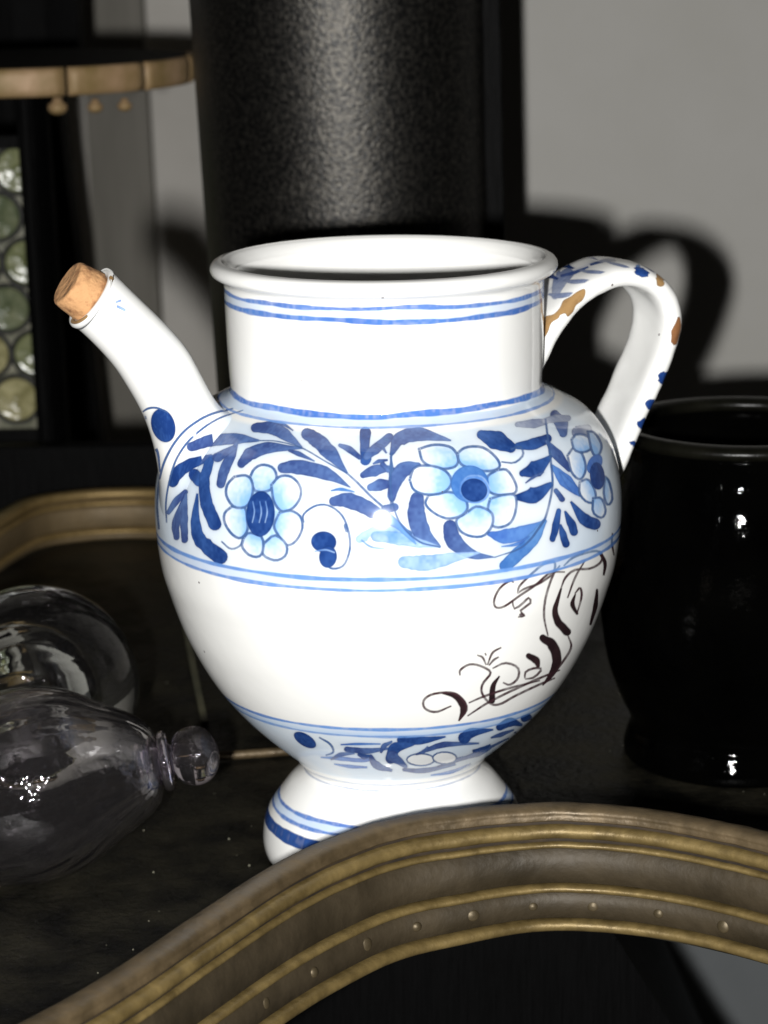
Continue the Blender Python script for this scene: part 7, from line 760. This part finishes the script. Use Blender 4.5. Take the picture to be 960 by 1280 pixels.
m_glass = glass_mat('dusty_glass', (.985, .975, .98), .012, .12, 40, .03, 95)
m_glass2 = glass_mat('clear_glass', (.98, .99, .98), .004, .12, 40, .035, 120)
m_ball = glass_mat('finial_glass', (.97, .93, .98), .012, .1, 90, .06, 200)
m_collar = glass_mat('collar_glass', (.97, .90, .98), .02, .1, 90, .35, 120)
k_ = 1 / 4130.
def on_axis(prof, org, ax, name, seg=96, rip=0, ph=0):
    me = lathe(name, prof, seg)
    for v in me.vertices:
        a = math.atan2(v.co.y, v.co.x); f_ = 1 + rip * (math.sin(13 * a + ph) + .7 * math.sin(29 * a + v.co.z * 300))
        v.co.x *= f_; v.co.y *= f_
    q = Vector(ax).normalized().to_track_quat('Z', 'Y')
    me.transform(Matrix.Translation(org) @ q.to_matrix().to_4x4()); return me
ax1 = Vector((.0545, .004, .0078))
jarG = empty('glass_bell', (-.115, -.02, 0), label='dusty clear glass bell vessel lying on its side with ball finial pointing right', cat='glassware')
pxp = [(-150, 0), (-147, 45), (-130, 78), (-90, 103), (-40, 117), (10, 122.5), (50, 121), (90, 109), (122, 90), (150, 74), (170, 61), (183, 47), (189, 30), (190, 0)]
outer = smooth_poly([(r_ * k_, x * k_) for x, r_ in pxp], 70)
inner = smooth_poly([(max(0, r_ - 9) * k_ if r_ > 9 else 0, (x * .95 - 2) * k_) for x, r_ in pxp], 60)
org1 = Vector((-.1155, -.02, .0297))
link('bell', on_axis(outer, org1, ax1, 'bell', 160, .0022), m_glass, jarG)
me = on_axis(inner, org1, ax1, 'inner_wall', 160, .004, 2); me.flip_normals(); link('inner_wall', me, m_glass, jarG)
def torus_ax(name, R_, r_, x, org, ax):
    P = [[((R_ + a) * math.cos(t), (R_ + a) * math.sin(t), x + b) for a, b in circ(r_, 12)] for t in np.linspace(0, 2 * math.pi, 49)[:-1]]
    me = grid_mesh(name, P, True, close_v=True); q = Vector(ax).normalized().to_track_quat('Z', 'Y')
    me.transform(Matrix.Translation(org) @ q.to_matrix().to_4x4()); return me
link('collar_ring', torus_ax('collar_ring', 32 * k_, 6.5 * k_, 196 * k_, org1, ax1), m_collar, jarG)
link('inner_ring', torus_ax('inner_ring', 20 * k_, 7 * k_, 166 * k_, org1, ax1), m_collar, jarG)
nb = [(0, 184), (22, 186), (29, 192), (29, 198), (20, 203), (17, 206), (24, 209), (31, 217), (34, 228), (34, 238), (30, 249), (21, 258), (9, 263), (0, 264)]
link('finial', on_axis(smooth_poly([(r_ * 1.09 * k_, x * k_) for r_, x in nb], 50), org1, ax1, 'finial', 48), m_ball, jarG)
# thick-walled globe behind
gl = empty('glass_globe', (-.1175, .06, 0), label='thick clear glass globe with a round hollow, behind the glass bell', cat='glassware')
R_g = .0345; cg = Vector((-.1180, .062, R_g + .0012))
def sph(r_, dz=0, sq=1.0): return [(r_ * math.sin(a), -r_ * sq * math.cos(a) + dz) for a in np.linspace(0, math.pi, 48)]
me = on_axis(sph(R_g), cg, (1, .1, .15), 'globe_wall', 160, .0012, .5); link('globe_wall', me, m_glass2, gl)
me = on_axis(sph(.0185, 0, 1.0), cg + Vector((-.004, 0, -.003)), (1, .2, .2), 'hollow', 128, .004, 1); me.flip_normals(); link('hollow', me, m_glass2, gl)

# ================================================================== the jar
jar = empty('syrup_jar', (0, 0, 0), label='white glazed syrup jar painted with blue flowers and brown script', cat='jar')
neck_c = [(.0482, .1868), (.0504, .1864), (.0516, .1851), (.0517, .1839), (.0511, .1827), (.0495, .1818), (.0482, .1811), (.0477, .1798), (.0476, .1740), (.0475, .168), (.0473, .160), (.0470, .153), (.0468, .1492), (.0474, .1474), (.0498, .1458)]
body_c = [(.0555, .1428), (.0615, .1389), (.0669, .1313), (.0695, .1229), (.0705, .1152), (.0704, .1065), (.0690, .0950), (.0668, .0870), (.0634, .0770), (.0602, .0698), (.0560, .0620), (.0515, .0552), (.0458, .0483), (.0398, .0422), (.0345, .0374), (.0305, .0340), (.0292, .0322)]
foot_c = [(.0276, .0308), (.0270, .0296), (.0284, .0278), (.0316, .0250), (.0345, .0214), (.0377, .0170), (.0396, .0130), (.0404, .0085), (.0405, .0050), (.0398, .0018), (.0385, .0002)]
prof = even(smooth_poly(neck_c + body_c + foot_c, 500), 230)
arc = np.r_[0, np.cumsum(np.linalg.norm(np.diff(prof, axis=0), axis=1))]
vcoord = 1 - arc / arc[-1]
def v_at_z(z): return float(np.interp(-z, -prof[:, 1], vcoord))
SEGB = 256
bm_uv = (np.arange(SEGB) / SEGB)
body_me = lathe('body', prof, SEGB, uv=vcoord, wob=.00022)
def build_body():
    o = link('body', body_me, None, jar); return o
body = build_body()
inn = [(.0482, .1868), (.0466, .1858), (.0452, .1836), (.0447, .180), (.0443, .160), (.0440, .148), (.055, .138), (.064, .125), (.066, .105), (.060, .075), (.045, .05), (.02, .04), (0, .039)]
im_ = lathe('inner_surface', smooth_poly(inn, 80), 128); im_.flip_normals()
m_plain = glaze('tin_glaze_plain')
link('inner_surface', im_, m_plain, jar)
im_.materials.append(mat('interior_shade_brown', (.030, .012, .008), .8, noise_scale=60, col2=(.05, .022, .014)))  # red-brown tone deepened to paint in the shadow inside the jar
for p_ in im_.polygons:
    if p_.center.z < .1655: p_.material_index = 1
bm = bmesh.new(); bmesh.ops.create_cone(bm, segments=64, radius1=.0385, radius2=.0385, depth=.0004, cap_ends=True); bmesh.ops.translate(bm, vec=(0, 0, .0003), verts=bm.verts)
link('foot_base', bm_mesh('foot_base', bm), m_plain, jar, smooth=False)

# ---- spout
AZ = math.radians(180 + 22)
dirS = np.array([math.cos(AZ), math.sin(AZ), 0]); tanS = np.array([-math.sin(AZ), math.cos(AZ), 0])
sp_c = [(.0898, .1809), (.0884, .1797), (.0821, .1731), (.0756, .1657), (.0714, .1596)]
sp_r = [.0099, .0092, .0091, .0096, .0103]
spc = smooth_poly(sp_c, 26); spr = np.interp(np.linspace(0, 1, 26), np.linspace(0, 1, 5), sp_r)
NS = 72; PH = np.arange(NS) * 2 * math.pi / NS
def body_r(z): return float(np.interp(-z, -prof[:, 1], prof[:, 0]))
v0z = .1330
a0 = float(np.interp(-v0z, -prof[:, 1], arc))
def surf(ds, dt, inset=0):
    """point on the body: ds metres down the profile from v0z, dt metres round from AZ"""
    s = a0 + ds; r_ = float(np.interp(s, arc, prof[:, 0])); z = float(np.interp(s, arc, prof[:, 1]))
    th = AZ + dt / r_; r2 = r_ - inset
    return np.array([r2 * math.cos(th), r2 * math.sin(th), z])
rings = []
for i in range(26):
    t = spc[max(i - 1, 0)] - spc[min(i + 1, 25)]; t = t / np.linalg.norm(t)      # toward the tip
    nr = np.array([-t[1], t[0]])                                                    # rho,z normal; upper/inner side
    c = spc[i]; C3 = dirS * c[0] + np.array([0, 0, c[1]])
    n3 = dirS * nr[0] + np.array([0, 0, nr[1]])
    rings.append([C3 + n3 * spr[i] * math.cos(p) + tanS * spr[i] * math.sin(p) for p in PH])
tip_dir = spc[-2] - spc[-1]; tip_dir /= np.linalg.norm(tip_dir); base_dir = -(dirS * tip_dir[0] + np.array([0, 0, tip_dir[1]]))
foot_ring = []; foot_tan = []
for p in PH:
    up_, sd_ = .0235 * math.cos(p), .0172 * math.sin(p)
    if math.cos(p) > 0: up_ *= .93
    else: up_ *= .98
    foot_ring.append(surf(-up_, sd_, .0006)); e = surf(-up_ * 1.25, sd_ * 1.25, .0006) - foot_ring[-1]; foot_tan.append(e / np.linalg.norm(e))
NB = 26; last = np.array(rings[-1])
for k in range(1, NB + 1):
    s = k / NB; h00 = 2 * s ** 3 - 3 * s ** 2 + 1; h10 = s ** 3 - 2 * s ** 2 + s; h01 = -2 * s ** 3 + 3 * s ** 2; h11 = s ** 3 - s ** 2
    row = []
    for j in range(NS):
        L = np.linalg.norm(foot_ring[j] - last[j]); g = L * 1.05
        row.append(h00 * last[j] + h10 * g * base_dir + h01 * foot_ring[j] + h11 * g * foot_tan[j])
    rings.append(row)
# mouth of the spout: rolled lip and inner bore
lipc = dirS * spc[0][0] + np.array([0, 0, spc[0][1]]); tdir = dirS * (spc[0] - spc[2])[0] + np.array([0, 0, (spc[0] - spc[2])[1]]); tdir /= np.linalg.norm(tdir)
f = np.array(rings[0])
pre = [lipc + (f - lipc) * .72 - tdir * .010, lipc + (f - lipc) * .72 + tdir * .0003, lipc + (f - lipc) * .86 + tdir * .0010, lipc + (f - lipc) * .96 + tdir * .0007]
R_ = np.array(rings)
for it_ in range(14):
    R_[4:-2] = .5 * R_[4:-2] + .25 * (R_[3:-3] + R_[5:-1])
rings = pre + list(R_)
vS = np.linspace(1, 0, len(rings))
spout_me = grid_mesh('spout', rings, True, (np.arange(NS) / NS, vS)); spout_me.flip_normals()
spout = link('spout', spout_me, None, jar)

# ---- handle
AH = math.radians(22)
dirH = np.array([math.cos(AH), math.sin(AH), 0]); nH = np.array([math.sin(AH), -math.cos(AH), 0])     # nH toward the viewer
hp = smooth_poly([(.0415, .1500), (.0445, .1545), (.0480, .1598), (.0539, .1672), (.0633, .1742), (.0745, .1770), (.0846, .1740), (.0905, .1658), (.0901, .1556), (.0836, .1411), (.0768, .1277), (.0718, .1160), (.0690, .1085), (.0672, .1040)], 120)
hp = even(hp, 120); HW = .0135
def hsec(i, n=40):
    f_ = i / 119; hw = HW * (1.0 - .10 * f_) * (1 - .75 * max(0, (f_ - .86) / .14) ** 2); th_ = .0047 * (1 - .12 * f_)
    hw *= 1 + .18 * max(0, 1 - f_ / .1)
    out = []
    for k in range(n):
        a = k * 2 * math.pi / n; c, s = math.cos(a), math.sin(a)
        x = hw * math.copysign(abs(c) ** .62, c); y = th_ * math.copysign(abs(s) ** .85, s)
        y -= .0016 * math.cos(x / hw * math.pi * .5) * (-1 if s < 0 else .35)        # shallow groove down the inner face
        out.append((x, y))
    return out
P = []
for i in range(120):
    t = hp[min(i + 1, 119)] - hp[max(i - 1, 0)]; t /= np.linalg.norm(t); nr = np.array([-t[1], t[0]])    # outward side of the loop (left of travel)
    C3 = dirH * hp[i][0] + np.array([0, 0, hp[i][1]]); n3 = dirH * nr[0] + np.array([0, 0, nr[1]])
    P.append([C3 + nH * x + n3 * y for x, y in hsec(i)])
Hn = len(P[0])
P = np.array(P)
for i in range(120):                                      # hand-made unevenness
    for j in range(Hn):
        v = Vector(P[i, j]); d = noise.noise(v * 120) * .0005 + noise.noise(v * 350) * .00018
        P[i, j] += (P[i, j] - P[i].mean(0)) / (np.linalg.norm(P[i, j] - P[i].mean(0)) + 1e-9) * d
handle_me = grid_mesh('handle', P, True, (np.arange(Hn) / Hn, np.linspace(1, 0, 120)))
handle = link('handle', handle_me, None, jar)
for me_ in (handle_me, spout_me, body_me):
    b_ = bmesh.new(); b_.from_mesh(me_); bmesh.ops.recalc_face_normals(b_, faces=b_.faces); b_.to_mesh(me_); b_.free()

if PAINT or True:
    BW, BH = 4096, 2048
    items = []
    for it in PAINT.get('body', []):
        items.append(it)
        if it[0] not in ('ink', 'inkthin'):               # the same scroll again round the back
            sh = int(.5 * QS)
            for s_ in (-sh, sh):
                q = list(it[1]); q[0::2] = [x + s_ for x in q[0::2]]
                if min(q[0::2]) < -60 or max(q[0::2]) > QS + 60: continue
                if any(.249 * QS < x < .751 * QS for x in q[0::2]): continue
                r_ = [it[0], q]
                if len(it) > 2: r_.append([it[2][0] + s_, it[2][1], it[2][2] + s_, it[2][3]])
                items.append(r_)
    Vr = (np.arange(BH) + .5) / BH; tr_ = np.zeros(BH)
    for za, zb_ in ((.1445, .1055), (.0560, .0330)): tr_ = np.maximum(tr_, np.clip((v_at_z(za) - Vr) * BH / 14, 0, 1) * np.clip((Vr - v_at_z(zb_)) * BH / 14, 0, 1))
    img = paint_image('b', BW, BH, items, tint_rows=tr_)
    pxm = BH / arc[-1]
    pxm = BH / arc[-1]                                    # texture pixels per metre down the profile
    for z, wmm, key, wav, sd_, al in RINGS if 'RINGS' in globals() else []: pass
    RINGS = [(.1768, 3.8, 'wash', 2, 29, .35), (.1786, 1.25, 'ring2', 4.0, 3, .95), (.1750, 1.5, 'ring2', 2.5, 4, 1), (.1466, 3.4, 'wash', 2, 30, .5), (.1480, 1.8, 'ring2', 4.5, 5, 1), (.1455, 1.0, 'ring', 1.2, 6, .9),
             (.1050, 3.6, 'wash', 1.5, 27, .45), (.1065, 1.15, 'ring', 1.5, 7, .95), (.1036, 1.05, 'ring', 1.4, 8, .95), (.0555, 3.4, 'wash', 1.2, 28, .45), (.0568, 1.35, 'ring', 1.2, 9, .95), (.0540, 1.1, 'ring', 1.2, 10, .8),
             (.0293, .5, 'line', .8, 11, .6), (.0318, .6, 'ring', 1, 12, .6),
             (.0191, 3.0, 'wash', 1.2, 31, .5), (.0204, 1.15, 'ring2', 1.2, 13, .95), (.0179, 1.1, 'ring2', 1.2, 14, .95), (.0138, 3.8, 'dark', 1.5, 15, 1.15)]
    for z, wmm, key, wav, sd_, al in RINGS: add_ring(img, v_at_z(z), wmm / 1000 * pxm, key, wav, sd_, al)
    body_me.materials.append(glaze('painted_glaze_body', to_image('body_paint', img)))
    simg = paint_image('s', 1024, 1024, PAINT.get('spout', []), 1.4, np.clip((.20 - (np.arange(1024) + .5) / 1024) / .14, 0, 1))
    spout_me.materials.append(glaze('painted_glaze_spout', to_image('spout_paint', simg)))
    hi = paint_image('h', 1024, 2048, PAINT.get('handle', []), 2)
    handle_me.materials.append(glaze('painted_glaze_handle', to_image('handle_paint', hi)))

# ---- cork
m_cork = mat('cork', (.24, .105, .042), .85, noise_scale=330, col2=(.50, .27, .12), lo_=.30, hi_=.52, bump=.8, bscale=420)
ck = []
cax = np.array([-.0062, -.0059]) * -1
p0 = lipc - tdir * .008; 
prc = [(0, -.002), (.0060, -.002), (.0070, .0), (.0074, .0088), (.0079, .0092), (.0074, .0165), (.0069, .0174), (.0060, .0177), (0, .0177)]
prc = [(0, -.002), (.0065, -.002), (.0069, .0), (.0072, .0082), (.0078, .0092), (.0070, .0160), (.0066, .0165), (.0058, .0166), (0, .0165)]
cm = lathe('cork', even(np.array(prc), 60), 48)
for v in cm.vertices:
    d = noise.noise(v.co * 300) * .00012 + noise.noise(v.co * 1500) * .00014; rr_ = Vector((v.co.x, v.co.y, 0))
    if rr_.length > .002: v.co += rr_.normalized() * d
q = Vector(tdir).to_track_quat('Z', 'Y')
cm.transform(q.to_matrix().to_4x4())
b_ = bmesh.new(); b_.from_mesh(cm); bmesh.ops.recalc_face_normals(b_, faces=b_.faces); b_.to_mesh(cm); b_.free()
tag(link('cork', cm, m_cork, loc=Vector(p0)), 'orange brown cork stuck in the tip of the white spout', 'cork')

# ---- crumbs of dust on the table top
bm = bmesh.new()
for k in range(110):
    x = random.uniform(-.14, .13); y = random.uniform(-.19, .20)
    i = int(np.argmin(abs(T[:, 0] - x)))
    if y < T[i][1] + .010 or math.hypot(x, y) < .043 or math.hypot(x + .115, y + .02) < .04: continue
    s = random.choice((.00015, .0002, .0003, .0004)) * random.uniform(.7, 1.3)
    r_ = bmesh.ops.create_icosphere(bm, subdivisions=1, radius=s); bmesh.ops.translate(bm, vec=(x, y, s * .6), verts=r_['verts'])
tag(link('crumbs', bm_mesh('crumbs', bm), mat('crumb', (.09, .085, .06), .6), smooth=False), 'fine pale crumbs of dust scattered over the dark table top', 'dust', kind='stuff')
